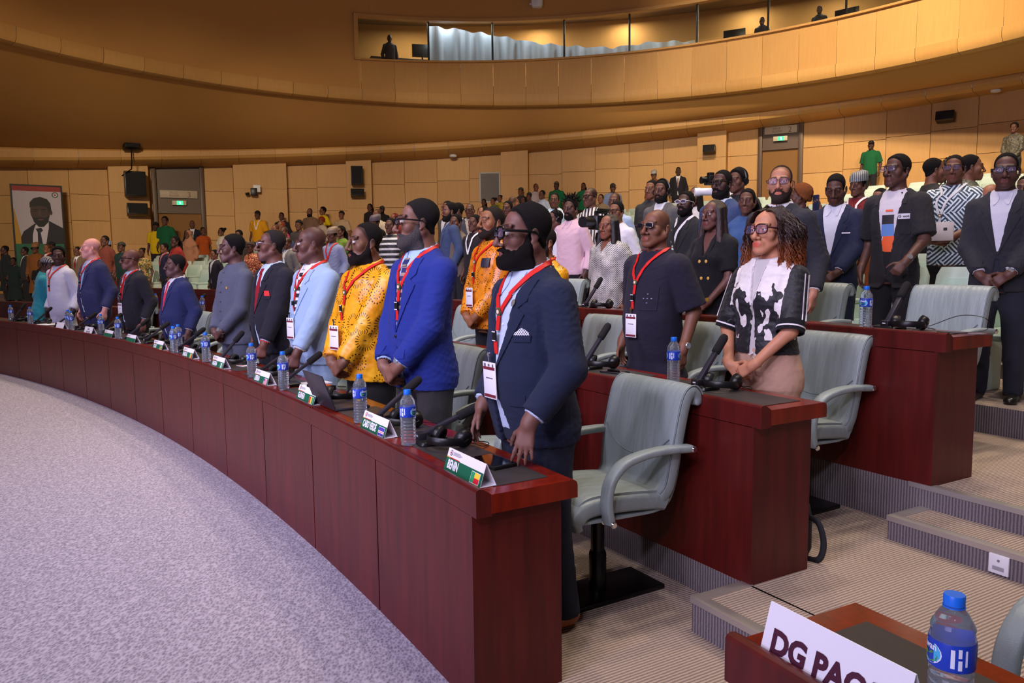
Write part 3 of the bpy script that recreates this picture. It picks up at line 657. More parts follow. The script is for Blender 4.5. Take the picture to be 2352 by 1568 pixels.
# ================================================================== figures: distance fields -> one continuous skin
def V3(*a): return np.array(a if len(a) > 1 else a[0], np.float64)
def unit(v): v = V3(v); return v/max(1e-9, np.linalg.norm(v))
class SF:
    def __init__(s, xs, ys, zs):
        s.xs, s.ys, s.zs = [np.asarray(a, np.float32) for a in (xs, ys, zs)]
        s.D = np.full((len(xs), len(ys), len(zs)), 9, np.float32)
    def put(s, lo, hi, fn, k=.01, op='u', pad=.02):
        a = [max(0, int(np.searchsorted(ax, lo[i]-pad-k))-1) for i, ax in enumerate((s.xs, s.ys, s.zs))]
        b = [min(len(ax), int(np.searchsorted(ax, hi[i]+pad+k))+1) for i, ax in enumerate((s.xs, s.ys, s.zs))]
        if any(q-p_ < 2 for p_, q in zip(a, b)): return
        sl = tuple(slice(p_, q) for p_, q in zip(a, b))
        d = fn(s.xs[sl[0]][:, None, None], s.ys[sl[1]][None, :, None], s.zs[sl[2]][None, None, :]).astype(np.float32); A = s.D[sl]
        if op == 'u':
            h = np.maximum(k-np.abs(A-d), 0)/max(k, 1e-6); s.D[sl] = np.minimum(A, d)-h*h*k*.25
        elif op == 's':
            d = -d; h = np.maximum(k-np.abs(A-d), 0)/max(k, 1e-6); s.D[sl] = np.maximum(A, d)+h*h*k*.25
        else: s.D[sl] = np.maximum(A, d)
    def ell(s, c, r, k=.01, op='u', F=None):
        r = V3(r if hasattr(r, '__len__') else (r,)*3); c = V3(c); R, t = F if F else (np.eye(3), np.zeros(3)); w_ = R@c+t; m = r.max()
        def fn(X, Y, Z):
            X, Y, Z = X-w_[0], Y-w_[1], Z-w_[2]
            if F: X, Y, Z = R[0, 0]*X+R[1, 0]*Y+R[2, 0]*Z, R[0, 1]*X+R[1, 1]*Y+R[2, 1]*Z, R[0, 2]*X+R[1, 2]*Y+R[2, 2]*Z
            k0 = np.sqrt((X/r[0])**2+(Y/r[1])**2+(Z/r[2])**2); k1 = np.sqrt((X/r[0]**2)**2+(Y/r[1]**2)**2+(Z/r[2]**2)**2)+1e-6
            return k0*(k0-1)/k1
        s.put(w_-m, w_+m, fn, k, op)
    def cap(s, a, b, ra, rb=None, k=.01, op='u', F=None, flat0=None, flat1=None, sq=None):
        rb = ra if rb is None else rb; a, b = V3(a), V3(b)
        if F: a, b = F[0]@a+F[1], F[0]@b+F[1]
        ab = b-a; L2 = max(1e-9, ab@ab); m = max(ra, rb)
        def fn(X, Y, Z):
            px, py, pz = X-a[0], Y-a[1], Z-a[2]
            t = np.clip((px*ab[0]+py*ab[1]+pz*ab[2])/L2, 0, 1)
            d = np.sqrt((px-t*ab[0])**2+(py-t*ab[1])**2+(pz-t*ab[2])**2)-(ra+(rb-ra)*t)
            if flat1 is not None: L = math.sqrt(L2); d = np.maximum(d, (px*ab[0]+py*ab[1]+pz*ab[2])/L-L)
            if flat0 is not None: L = math.sqrt(L2); d = np.maximum(d, -(px*ab[0]+py*ab[1]+pz*ab[2])/L)
            return d
        s.put(np.minimum(a, b)-m, np.maximum(a, b)+m, fn, k, op)
    def loft(s, zz, rx, ry, cy, k=.01, op='u', p=2.3):
        zz, rx, ry, cy = map(V3, (zz, rx, ry, cy)); m = rx.max()
        def fn(X, Y, Z):
            z1 = Z.ravel(); a = np.interp(z1, zz, rx)[None, None, :]; b_ = np.interp(z1, zz, ry)[None, None, :]; c = np.interp(z1, zz, cy)[None, None, :]
            q = (np.abs(X/a)**p+np.abs((Y-c)/b_)**p)**(1/p)
            return np.maximum(np.maximum((q-1)*np.minimum(a, b_), Z-zz[-1]), zz[0]-Z)
        s.put((-m, (cy-ry).min(), zz[0]), (m, (cy+ry).max(), zz[-1]), fn, k, op)
    def nets(s):
        D = s.D; D[[0, -1]] = np.maximum(D[[0, -1]], 1e-3); D[:, [0, -1]] = np.maximum(D[:, [0, -1]], 1e-3); D[:, :, [0, -1]] = np.maximum(D[:, :, [0, -1]], 1e-3)
        N = (D < 0); c = np.zeros(tuple(q-1 for q in D.shape), np.int8)
        offs = [(i, j, k) for i in (0, 1) for j in (0, 1) for k in (0, 1)]; e = lambda o, q: slice(o, q-1+o)
        for o in offs: c += N[e(o[0], D.shape[0]), e(o[1], D.shape[1]), e(o[2], D.shape[2])]
        I = np.argwhere((c > 0) & (c < 8)); n = len(I); vid = np.full(c.shape, -1, np.int32); vid[tuple(I.T)] = np.arange(n)
        val = [D[I[:, 0]+o[0], I[:, 1]+o[1], I[:, 2]+o[2]] for o in offs]; acc = np.zeros((n, 3)); cnt = np.zeros(n)
        for a in range(8):
            for b in range(a+1, 8):
                if sum(abs(p_-q) for p_, q in zip(offs[a], offs[b])) != 1: continue
                va, vb = val[a], val[b]; m = (va < 0) != (vb < 0); t = np.where(m, va/np.where(m, va-vb, 1), 0)
                for ax in range(3): acc[:, ax] += np.where(m, offs[a][ax]+(offs[b][ax]-offs[a][ax])*t, 0)
                cnt += m
        fr = acc/cnt[:, None]; Vv = np.empty((n, 3))
        for ax, A in enumerate((s.xs, s.ys, s.zs)): Vv[:, ax] = A[I[:, ax]]+fr[:, ax]*(A[I[:, ax]+1]-A[I[:, ax]])
        Q = []
        for ax in range(3):
            u, w_ = [(1, 2), (2, 0), (0, 1)][ax]
            sl0 = [slice(None)]*3; sl1 = [slice(None)]*3; sl0[ax] = slice(0, -1); sl1[ax] = slice(1, None)
            ch = N[tuple(sl0)] != N[tuple(sl1)]; E = np.argwhere(ch)
            E = E[(E[:, u] > 0) & (E[:, w_] > 0) & (E[:, u] < D.shape[u]-1) & (E[:, w_] < D.shape[w_]-1)]
            q = []
            for du, dw in ((-1, -1), (0, -1), (0, 0), (-1, 0)):
                J = E.copy(); J[:, u] += du; J[:, w_] += dw; q.append(vid[tuple(J.T)])
            q = np.stack(q, 1); fl = ~N[tuple(E.T)]; q[fl] = q[fl][:, ::-1]; Q.append(q)
        return Vv, np.concatenate(Q)
def axis(lo, hi, h, zones=()):
    out = [lo]; x = lo
    while x < hi:
        st = h
        for a, b, f in zones:
            if a-h*.6 <= x <= b: st = min(st, f)
        x += st; out.append(x)
    return np.array(out)
def vnormals(Vv, Q):
    a, b, c, d = (Vv[Q[:, i]] for i in range(4)); n = np.cross(c-a, d-b); N = np.zeros_like(Vv)
    for i in range(4): np.add.at(N, Q[:, i], n)
    return N/np.maximum(1e-12, np.linalg.norm(N, axis=1))[:, None]
def relax(Vv, Q, it=1, f=.5):
    for _ in range(it):
        A = np.zeros_like(Vv); C = np.zeros(len(Vv))
        for i in range(4):
            j = (i+1) % 4; np.add.at(A, Q[:, i], Vv[Q[:, j]]); np.add.at(C, Q[:, i], 1); np.add.at(A, Q[:, j], Vv[Q[:, i]]); np.add.at(C, Q[:, j], 1)
        Vv = Vv+f*(A/np.maximum(C, 1)[:, None]-Vv)
    return Vv
def fastmesh(name, Vv, Q, col=None):
    me = bpy.data.meshes.new(name); n, m = len(Vv), len(Q)
    me.vertices.add(n); me.vertices.foreach_set('co', np.asarray(Vv, np.float32).ravel())
    me.loops.add(m*4); me.loops.foreach_set('vertex_index', np.asarray(Q, np.int32).ravel())
    me.polygons.add(m); me.polygons.foreach_set('loop_start', np.arange(0, m*4, 4, dtype=np.int32)); me.polygons.foreach_set('loop_total', np.full(m, 4, np.int32))
    me.polygons.foreach_set('use_smooth', np.ones(m, bool)); me.update(calc_edges=True)
    if col is not None:
        at = me.color_attributes.new('Col', 'FLOAT_COLOR', 'POINT'); at.data.foreach_set('color', np.concatenate([col, np.ones((n, 1))], 1).astype(np.float32).ravel())
    return me
def rot(yaw=0, pitch=0, roll=0):
    """head turn: yaw to the left hand side (+), pitch up (+), roll towards left shoulder (+), in degrees; the figure faces -Y"""
    y, p_, r = map(math.radians, (yaw, pitch, roll))
    Rz = np.array([[math.cos(y), -math.sin(y), 0], [math.sin(y), math.cos(y), 0], [0, 0, 1]])
    Rx = np.array([[1, 0, 0], [0, math.cos(p_), math.sin(p_)], [0, -math.sin(p_), math.cos(p_)]])
    Ry = np.array([[math.cos(r), 0, math.sin(r)], [0, 1, 0], [-math.sin(r), 0, math.cos(r)]])
    return Rz@Rx@Ry
def wrinkle(Vv, N, amp, seed, f=1.0):
    """soft creases: sharp valleys between rounded ridges"""
    r = np.random.default_rng(seed); d = np.zeros(len(Vv)); wp = 1.3*np.sin(Vv@r.normal(0, 11, 3))+1.1*np.sin(Vv@r.normal(0, 17, 3)+1)
    for i in range(6):
        k = r.normal(0, 1, 3)*np.array([58, 58, 80])*f*(.7+.25*i); s_ = np.sin(Vv@k+r.uniform(0, 6.28)+wp*1.5); d += (1-2*np.abs(s_)**.7)*(1-.1*i)
    m = .35+.65*np.clip(.5+.7*np.sin(Vv@r.normal(0, 7, 3)+r.uniform(0, 6.28)), 0, 1)
    return Vv+N*(d/6*m*amp*2.0)[:, None]
# ------------------------------------------------------------------ skin, hair and cloth materials
def skin_mat(c):
    key = ('skin', tuple(c))
    if key in MATS: return MATS[key]
    t = NT('skin'); at = t.n('ShaderNodeAttribute', attribute_name='Col'); x = t.n('ShaderNodeMix', data_type='RGBA', blend_type='MULTIPLY'); x.inputs[0].default_value = 1
    co = t.coord(); nz = t.noise(co, 26, 3); f = t.math('MULTIPLY_ADD', nz, .34, .83)
    sc_ = t.n('ShaderNodeVectorMath', operation='SCALE'); sc_.inputs[0].default_value = lin(c); t.set(sc_.inputs['Scale'], f)
    t.set(x.inputs[6], sc_.outputs[0]); t.set(x.inputs[7], at.outputs['Color']); t.base(x.outputs[2])
    t.par(Roughness=.5, Specular_IOR_Level=.35); t.bump(t.noise(co, 210, 2), .09, .004); MATS[key] = t.m; return t.m
def hair_mat(c, scale=300, strength=.8):
    key = ('hair', tuple(c), scale)
    if key in MATS: return MATS[key]
    t = NT('hair'); co = t.coord(); n = t.noise(co, scale, 3, .7); n = t.math('MULTIPLY_ADD', t.math('SUBTRACT', n, .5), 1.8, .5); t.base(t.mix(n, lin([v*.35 for v in c]), lin([min(255, v*1.7+8) for v in c]))); t.par(Roughness=.8, Specular_IOR_Level=.12); t.bump(n, strength, .006); MATS[key] = t.m; return t.m
def strand_mat(c1, c2, key2='z'):
    key = ('strand', tuple(c1), tuple(c2))
    if key in MATS: return MATS[key]
    t = NT('long hair'); co = t.coord(); n = t.noise(t.map(co, (120, 120, 9)), 1.0, 4, .6); sx = t.n('ShaderNodeSeparateXYZ'); t.set(sx.inputs[0], co)
    g = t.math('MULTIPLY_ADD', sx.outputs[2], -3.6, 1.62*3.6); g = t.n('ShaderNodeClamp', i0=g).outputs[0]
    b_ = t.mix(g, lin(c1), lin(c2)); b2 = t.mix(t.math('MULTIPLY', n, .55), b_, (0.004, .003, .002)); t.base(b2); t.par(Roughness=.4, Specular_IOR_Level=.5); t.bump(n, .7, .01); MATS[key] = t.m; return t.m
def cloth(name, c, rough=.8, sheen=.04, wr=.55, weave=700, weave_s=.08):
    key = ('cloth', name, tuple(c))
    if key in MATS: return MATS[key]
    t = NT(name); co = t.coord(); n = t.noise(t.map(co, (5, 5, 7)), 1.3, 3, .5); n2 = t.noise(co, weave, 2)
    t.base(t.mix(t.math('MULTIPLY', n2, .35), lin(c), lin([v*.78 for v in c]))); t.par(Roughness=rough, Sheen_Weight=sheen, Specular_IOR_Level=.25)
    t.bump(t.math('ADD', t.math('MULTIPLY', n, wr), t.math('MULTIPLY', n2, weave_s)), .6, .05); MATS[key] = t.m; return t.m
def burst_print(name, c1, c2, cdark, cell=7.0):
    """dyed cotton with stamped sunbursts and dotted rings"""
    if name in MATS: return MATS[name]
    t = NT(name); co = t.coord(); sx = t.n('ShaderNodeSeparateXYZ'); t.set(sx.inputs[0], co)
    u = t.math('ADD', sx.outputs[0], t.math('MULTIPLY', sx.outputs[1], .8)); cb = t.n('ShaderNodeCombineXYZ'); t.set(cb.inputs[0], u); t.set(cb.inputs[1], sx.outputs[2])
    vo = t.n('ShaderNodeTexVoronoi', voronoi_dimensions='2D'); t.set(vo.inputs['Vector'], cb.outputs[0]); vo.inputs['Scale'].default_value = cell; vo.inputs['Randomness'].default_value = .75
    sb = t.n('ShaderNodeVectorMath', operation='SUBTRACT'); t.set(sb.inputs[0], cb.outputs[0]); t.set(sb.inputs[1], vo.outputs['Position'])
    s2 = t.n('ShaderNodeSeparateXYZ'); t.set(s2.inputs[0], sb.outputs[0]); ang = t.math('ARCTAN2', s2.outputs[1], s2.outputs[0])
    ln = t.n('ShaderNodeVectorMath', operation='LENGTH'); t.set(ln.inputs[0], sb.outputs[0]); rad = t.math('MULTIPLY', ln.outputs['Value'], cell)
    def band(v, a, b): return t.math('MULTIPLY', t.math('GREATER_THAN', v, a), t.math('LESS_THAN', v, b))
    def teeth(nn, w_): return t.math('LESS_THAN', t.math('FRACT', t.math('MULTIPLY', ang, nn/(2*PI))), w_)
    rc = t.n('ShaderNodeSeparateColor'); t.set(rc.inputs[0], vo.outputs['Color']); kind = t.math('GREATER_THAN', rc.outputs[0], .42)
    rays = t.math('MULTIPLY', band(rad, .30, .46), teeth(22, .3)); core = t.math('LESS_THAN', t.math('ADD', t.math('ABSOLUTE', t.math('MULTIPLY', s2.outputs[1], cell*3.6)), t.math('ABSOLUTE', t.math('MULTIPLY', s2.outputs[0], cell))), .10)
    dots = t.math('MULTIPLY', band(rad, .33, .39), teeth(16, .42)); d2 = t.math('MULTIPLY', band(rad, .14, .19), teeth(8, .4))
    A = t.math('MULTIPLY', kind, t.math('MAXIMUM', rays, core)); B = t.math('MULTIPLY', t.math('SUBTRACT', 1.0, kind), t.math('MAXIMUM', dots, d2)); mk = t.math('MAXIMUM', A, B)
    n = t.noise(co, 7, 3); b_ = t.ramp(n, [(.35, c1), (.65, c2)]); t.base(t.mix(mk, b_, lin(cdark))); t.par(Roughness=.36, Specular_IOR_Level=.5)
    n3 = t.noise(t.map(co, (5, 5, 4)), 1.6, 2, .5); t.bump(n3, .45, .05); MATS[name] = t.m; return t.m
def print_mat(name, kind, cols, scale):
    if name in MATS: return MATS[name]
    t = NT(name); co = t.coord(); sx = t.n('ShaderNodeSeparateXYZ'); t.set(sx.inputs[0], co)
    u = t.math('ADD', sx.outputs[0], t.math('MULTIPLY', sx.outputs[1], .7)); z = sx.outputs[2]; c1, c2 = lin(cols[0]), lin(cols[1])
    if kind == 'diamond':
        a = t.math('SINE', t.math('MULTIPLY', t.math('ADD', u, z), scale)); b = t.math('SINE', t.math('MULTIPLY', t.math('SUBTRACT', u, z), scale)); n = t.noise(co, 9, 2)
        m = t.math('LESS_THAN', t.math('MINIMUM', t.math('ABSOLUTE', a), t.math('ABSOLUTE', b)), t.math('MULTIPLY_ADD', n, .9, -.02)); t.base(t.mix(m, c1, c2))
    elif kind == 'stripe':
        m = t.math('GREATER_THAN', t.math('SINE', t.math('MULTIPLY', u, scale)), .0); t.base(t.mix(m, c1, c2))
    elif kind == 'hstripe':
        m = t.math('GREATER_THAN', t.math('SINE', t.math('MULTIPLY', z, scale)), .3); t.base(t.mix(m, c1, c2))
    elif kind == 'pin':
        m = t.math('GREATER_THAN', t.math('SINE', t.math('MULTIPLY', u, scale)), .86); t.base(t.mix(m, c1, c2))
    elif kind == 'herring':
        vo = t.n('ShaderNodeTexVoronoi'); t.set(vo.inputs['Vector'], co); vo.inputs['Scale'].default_value = 13; rc = t.n('ShaderNodeSeparateColor'); t.set(rc.inputs[0], vo.outputs['Color'])
        d = t.math('MULTIPLY_ADD', t.math('GREATER_THAN', rc.outputs[0], .5), 2.0, -1.0); ph = t.math('MULTIPLY', t.math('ADD', z, t.math('MULTIPLY', u, d)), scale)
        m = t.math('GREATER_THAN', t.math('ADD', t.math('SINE', ph), t.math('MULTIPLY_ADD', t.noise(co, 40, 2), 1.6, -.8)), .1); t.base(t.mix(m, c1, c2))
    elif kind == 'camo':
        n = t.noise(co, scale, 3, .6); t.base(t.ramp(n, [(.42, cols[0]), (.5, cols[1]), (.58, cols[2])], 'CONSTANT'))
    elif kind == 'batik':
        vo = t.n('ShaderNodeTexVoronoi', feature='DISTANCE_TO_EDGE'); t.set(vo.inputs['Vector'], co); vo.inputs['Scale'].default_value = scale; t.base(t.ramp(vo.outputs['Distance'], [(.0, cols[0]), (.07, cols[1]), (.2, cols[2])], 'CONSTANT'))
    elif kind == 'leafy':          # white above, black below, with leaf shapes along the border
        n = t.noise(t.map(co, (1, 1, .6), (.3, .7, .2)), 19, 1.2, .4); n2 = t.noise(t.map(co, (1, 1, .4), (0, .9, .5)), 27, .6, .3)
        h = t.math('MULTIPLY_ADD', z, -4.2, 4.2*1.325); m1 = t.math('GREATER_THAN', t.math('ADD', h, t.math('MULTIPLY_ADD', n, 2.4, -1.2)), .05)
        zb = t.math('MULTIPLY', t.math('GREATER_THAN', n2, .60), t.math('GREATER_THAN', z, 1.08)); m = t.math('MULTIPLY', m1, t.math('SUBTRACT', 1.0, zb))
        sl = t.math('GREATER_THAN', t.math('ABSOLUTE', sx.outputs[0]), .165); m = t.math('MAXIMUM', m, sl); t.base(t.mix(m, c1, c2))
    t.par(Roughness=.6, Sheen_Weight=.1); t.bump(t.noise(t.map(co, (6, 6, 6)), 1.6, 3), .4, .04); MATS[name] = t.m; return t.m
M_EYEW, M_IRIS, M_PUPIL = mat('eye white', (205, 198, 190), .2), mat('iris brown', (42, 22, 12), .2), mat('pupil', (4, 4, 4), .1)
_EYE = []
def eye_mesh():
    if not _EYE:
        b_ = MB(); prof = [0, 9, 20, 28, 45, 70, 100, 130, 155, 178]
        r = .0125
        for i in range(len(prof)-1):
            b_.cm = 2 if i < 1 else 1 if i < 3 else 0
            a, c = math.radians(prof[i]), math.radians(prof[i+1]); b_.lathe([(r*math.sin(a)+1e-5, -r*math.cos(a)), (r*math.sin(c), -r*math.cos(c))], 14, Matrix.Rotation(-PI/2, 4, 'X'), cap=False)
        me = b_.mesh('eye', 60, fix=False); _EYE.append(me)
        for q in (M_EYEW, M_IRIS, M_PUPIL): me.materials.append(q)
    return _EYE[0]
# ------------------------------------------------------------------ anatomy
NECK = V3(0, .025, 1.53)
TZ = [.80, .86, .92, 1.0, 1.08, 1.18, 1.28, 1.36, 1.43, 1.475, 1.51]
def torso(sex, g, belly, infl=0.0):
    if sex == 'm':
        rx = V3(.158, .163, .158, .149, .144, .150, .158, .158, .138, .100, .070); ry = V3(.10, .113, .114, .106, .102, .106, .112, .109, .093, .074, .058)
    else:
        rx = V3(.175, .178, .17, .148, .132, .138, .15, .154, .145, .115, .075); ry = V3(.115, .12, .114, .1, .092, .096, .1, .1, .09, .076, .06)
    cy = V3(.012, .016, .014, .006, .0, .0, .002, .006, .012, .02, .026)
    bw = np.exp(-((V3(TZ)-1.06)/.15)**2); rx = rx*(g if np.isscalar(g) else 1)+belly*.45*bw; ry = ry*g+belly*.55*bw; cy = cy-belly*.5*bw
    return rx+infl, ry+infl, cy
def ik(S, W, pole, l1=.295, l2=.262):
    S, W = V3(S), V3(W); d = W-S; L = min(np.linalg.norm(d), (l1+l2)*.999); u = unit(d); a = (l1*l1-l2*l2+L*L)/(2*L); h = math.sqrt(max(1e-6, l1*l1-a*a)); q = V3(pole); q = unit(q-u*(q@u)); return S+u*a+q*h
class Pose:
    """joints of one standing figure in metres (1.78 m tall), facing -Y, +X is its left"""
    def __init__(s, sex='m', g=1.0, belly=0.0, arms='side', L=None, R=None, yaw=0, pitch=0, roll=0, shw=1.0, headsc=1.09, wide=None):
        s.sex, s.g, s.belly = sex, g, belly
        f = shw*(1 if sex == 'm' else .89)*(.5+.5*g); fy = -.19-belly*.9-(g-1)*.1
        s.sh = {1: V3(.168*f, .018, 1.405), -1: V3(-.168*f, .018, 1.405)}
        def hand(side, W, d, n, curl, pole, spread=.12, thumb=0): W = V3(W); return dict(W=W, E=ik(s.sh[side], W, pole), d=unit(d), n=unit(n), curl=curl, spread=spread, thumb=thumb)
        xs = .222*f*(.75+.25*g)+belly*.3
        pre = {'side': {1: hand(1, (xs+.02, -.03, .895), (-.02, -.12, -1), (-1, .1, 0), (.35, .45, .3), (.3, 1, 0)), -1: hand(-1, (-xs-.02, -.03, .895), (.02, -.12, -1), (1, .1, 0), (.35, .45, .3), (-.3, 1, 0))},
               'clasp': {1: hand(1, (.088, fy+.01, .925), (-.80, -.10, -.55), (.0, 1, -.2), (.5, .6, .35), (1, .7, .1), .03), -1: hand(-1, (-.088, fy+.045, .915), (.76, -.05, -.62), (.05, 1, -.2), (.5, .6, .4), (-1, .7, .1), .03)},
               'fold': {1: hand(1, (.05, fy+.0, 1.12), (-.95, -.1, .1), (.0, 1, 0), (.3, .4, .3), (1, .3, -.6)), -1: hand(-1, (-.05, fy-.02, 1.10), (.95, 0, .05), (0, 1, 0), (.3, .4, .3), (-1, .3, -.6))}}
        s.hd = {1: dict(pre[arms][1]), -1: dict(pre[arms][-1])}
        for side, o in ((1, L), (-1, R)):
            if o == 'side': s.hd[side] = pre['side'][side]
            elif o: s.hd[side] = hand(side, *o)
        Rm = rot(yaw, pitch, roll); Rn = rot(yaw*.5, pitch*.6, roll*.6); s.hs = headsc
        s.F = (Rm*headsc, NECK+Rn@V3(0, -.028, .130)); s.Rm = Rm
        s.nk = (V3(0, .03, 1.47), s.F[1]+Rm@V3(0, .022, -.055))
    def head(s, S, o):
        F = s.F; k = o.get
        nw, jw, lp = 1+(k('nose', 1.0)-1)*.65, k('jaw', 1.0), 1+(k('lips', 1.0)-1)*.6
        S.ell((0, .018, .037), (.076, .097, .087), .01, F=F); S.ell((0, -.029, .038), (.065, .056, .060), .015, F=F)
        S.cap((0, -.03, -.018), (0, -.046, -.078), .058*(.5+.5*jw), .036*jw, .03, F=F)
        for x in (-1, 1):
            S.cap((x*.054*jw, .012, -.045), (x*.018, -.066, -.098), .021*jw, .019, .03, F=F); S.ell((x*.047, -.050, -.026), (.023, .024, .024), .035, F=F)
            S.cap((x*.010, -.086, .022), (x*.046, -.068, .023), .0105, .010, .014, F=F)
        S.ell((0, -.071, -.102), (.024*jw, .022, .019), .02, F=F)
        for x in (-1, 1): S.ell((x*.032, -.094, .002), (.019, .016, .0125), .012, 's', F=F); S.ell((x*.032, -.0745, -.0005), .0128, .003, F=F); S.ell((x*.032, -.0805, .0078), (.0190, .0108, .0062), .004, F=F); S.ell((x*.032, -.0790, -.0080), (.0180, .0104, .0056), .004, F=F)
        S.cap((0, -.085, .014), (0, -.108, -.035), .0085, .0125*(.6+.4*nw), .012, F=F); S.ell((0, -.108, -.037), .0135*(.5+.5*nw), .008, F=F)
        for x in (-1, 1): S.ell((x*.0155*nw, -.094, -.042), (.0115*nw, .013, .0095), .008, F=F)
        for x in (-1, 1): S.ell((x*.007*nw, -.104, -.051), (.0042, .006, .004), .003, 's', F=F)
        S.ell((0, -.078, -.07), (.033, .022, .024), .02, F=F)
        S.cap((-.019, -.088, -.0665), (.019, -.088, -.0665), .0062*lp, None, .006, F=F); S.ell((0, -.094, -.0645), (.013, .008, .0062*lp), .006, F=F); S.cap((-.016, -.088, -.0785), (.016, -.088, -.0785), .0078*lp, None, .006, F=F)
        S.cap((-.019, -.099, -.0722), (0, -.1, -.0716), .0020, None, .003, 's', F=F); S.cap((.019, -.099, -.0722), (0, -.1, -.0716), .0020, None, .003, 's', F=F)
        if k('open'): S.ell((0, -.1, -.073), (.012, .012, .006), .004, 's', F=F)
        for x in (-1, 1):
            if k('noear'): continue
            S.ell((x*.0765, .014, -.008), (.0105, .0205, .032), .008, F=F); S.ell((x*.087, .010, -.004), (.006, .011, .018), .006, 's', F=F); S.ell((x*.076, .004, -.034), (.008, .009, .009), .006, F=F)
        S.cap(s.nk[0], s.nk[1], .062*(.4+.6*s.g) if s.sex == 'm' else .05, .056 if s.sex == 'm' else .045, .03)
    def handf(s, S, side, sc=1.0, fine=True):
        h = s.hd[side]; W, d, n = h['W'], h['d'], h['n']; n = unit(n-d*(n@d)); t = np.cross(d, n)*(-side); sc *= .97 if s.sex == 'm' else .88
        B = lambda a, b, c: W+(d*a+t*b+n*c)*sc
        S.cap(W-d*.03*sc, B(.01, 0, 0), .026*sc, .024*sc, .02)
        kn = []
        for i, b in enumerate((.030, .010, -.010, -.028)):
            K = B(.088-.004*abs(i-1), b, -.002); kn.append(K); S.cap(B(.012, b*.55, 0), K, .0145*sc, .0118*sc, .012)
        S.ell(B(.045, .028, .010), (.016*sc,)*3, .014)
        for i, (K, ln) in enumerate(zip(kn, (.073, .081, .075, .059))):
            a = 0; q = K; sp = h['spread']*(1.5-i)*.55; fd = unit(d+t*sp); r0 = (.0094, .0096, .0092, .0082)[i]*sc
            for j, (fr_, c) in enumerate(zip((.46, .31, .23), h['curl'])):
                a += c*(1+.07*(i-1)); e = q+(fd*math.cos(a)+n*math.sin(a))*ln*fr_*sc; S.cap(q, e, r0*(1-.09*j), r0*(.93-.09*j), .0045); q = e
            h.setdefault('tips', []).append(q)
        tc = h['thumb']; q = B(.022, .024, .006)
        for v, ln, r in (((.62, .70, .30+tc), .046, .0128), ((.84, .40, .32+tc), .034, .0112), ((.94, .16, .30+tc), .027, .0096)):
            e = q+(d*v[0]+t*v[1]+n*v[2])/math.sqrt(sum(x*x for x in v))*ln*sc; S.cap(q, e, r*sc, r*.9*sc, .006); q = e
    def arm(s, S, side, i0=0.0, end=2.0, k=.03, ra=(.052, .042, .041, .028), flat=True):
        """i0 inflation; end 0..1 along upper arm, 1..2 along forearm"""
        A, E, W = s.sh[side], s.hd[side]['E'], s.hd[side]['W']; gg = (.55+.45*s.g)*(1 if s.sex == 'm' else .86); r = [q*gg+i0 for q in ra]
        if end <= 1: B_ = A+(E-A)*end; S.cap(A, B_, r[0], r[0]+(r[1]-r[0])*end, k, flat1=flat); return
        S.cap(A, E, r[0], r[1], k); e = end-1; B_ = E+(W-E)*e; S.cap(E, B_, r[2], r[2]+(r[3]-r[2])*e, .025, flat1=flat if e < 1.02 else None)
    def legs(s, S, infl=0, k=.03, zend=.07):
        gg = .5+.5*s.g
        for x in (-1, 1):
            S.cap((x*.088*gg, .012, .86), (x*.1*gg, -.004, .49), .088*gg+infl, .060*gg+infl, k); S.cap((x*.1*gg, -.004, .49), (x*.112*gg, .03, zend), .058*gg+infl, (.04 if infl < .01 else .056)*gg+infl*.6, k, flat1=True)
        S.loft(TZ[:5], *[q[:5] for q in torso(s.sex, s.g, s.belly*.6, infl)], k=k)
def skin_field(ps, o, hh, hb, hands=True):
    h = ps.hd; lo = min(h[1]['W'][2], h[-1]['W'][2])-.17; hi = max(h[1]['W'][2], h[-1]['W'][2])+.02; hr = min(hb, hh*1.6)
    xm = max(abs(q[ax]) for q in (h[1]['W'], h[-1]['W'], h[1]['E'], h[-1]['E']) for ax in (0,))+.17
    ym0 = min(h[1]['W'][1], h[-1]['W'][1], -.18)-.16
    hx = [abs(h[q]['W'][0]) for q in (1, -1)]; hz = [(lo, hi, hr)] if hands else []
    zx = [(-.115, .115, hh)]; zy = [(-.15, .15, hh)]
    if hands:
        for q in (1, -1): zx.append((h[q]['W'][0]-.13, h[q]['W'][0]+.13, hr)); zy.append((h[q]['W'][1]-.12, h[q]['W'][1]+.12, hr))
    S = SF(axis(-xm, xm, hb, zx), axis(ym0, .22, hb, zy), axis(.0, 1.86, .013 if o.get('bare') else .034, [(1.50, 1.86, hh), (0, .12, .02), (1.38, 1.5, .018)]+hz))
    ps.head(S, o); S.loft(TZ, *torso(ps.sex, ps.g, ps.belly, -.004), k=.02)
    for x in (-1, 1):
        S.cap((x*.03, .028, 1.495), (x*.14, .02, 1.415), .034, .036, .04); ps.arm(S, x, 0, 2.0, flat=None)
        if hands: ps.handf(S, x)
        else: S.ell(h[x]['W']+h[x]['d']*.07, .045, .03)
        S.cap((x*.112, .03, .045), (x*.125, -.12, .03), .038, .03, .03)
    ps.legs(S, -.006, zend=.05)
    if ps.sex == 'f':
        for x in (-1, 1): S.ell((x*.07, -.075, 1.29), (.062, .055, .06), .04)
    return S
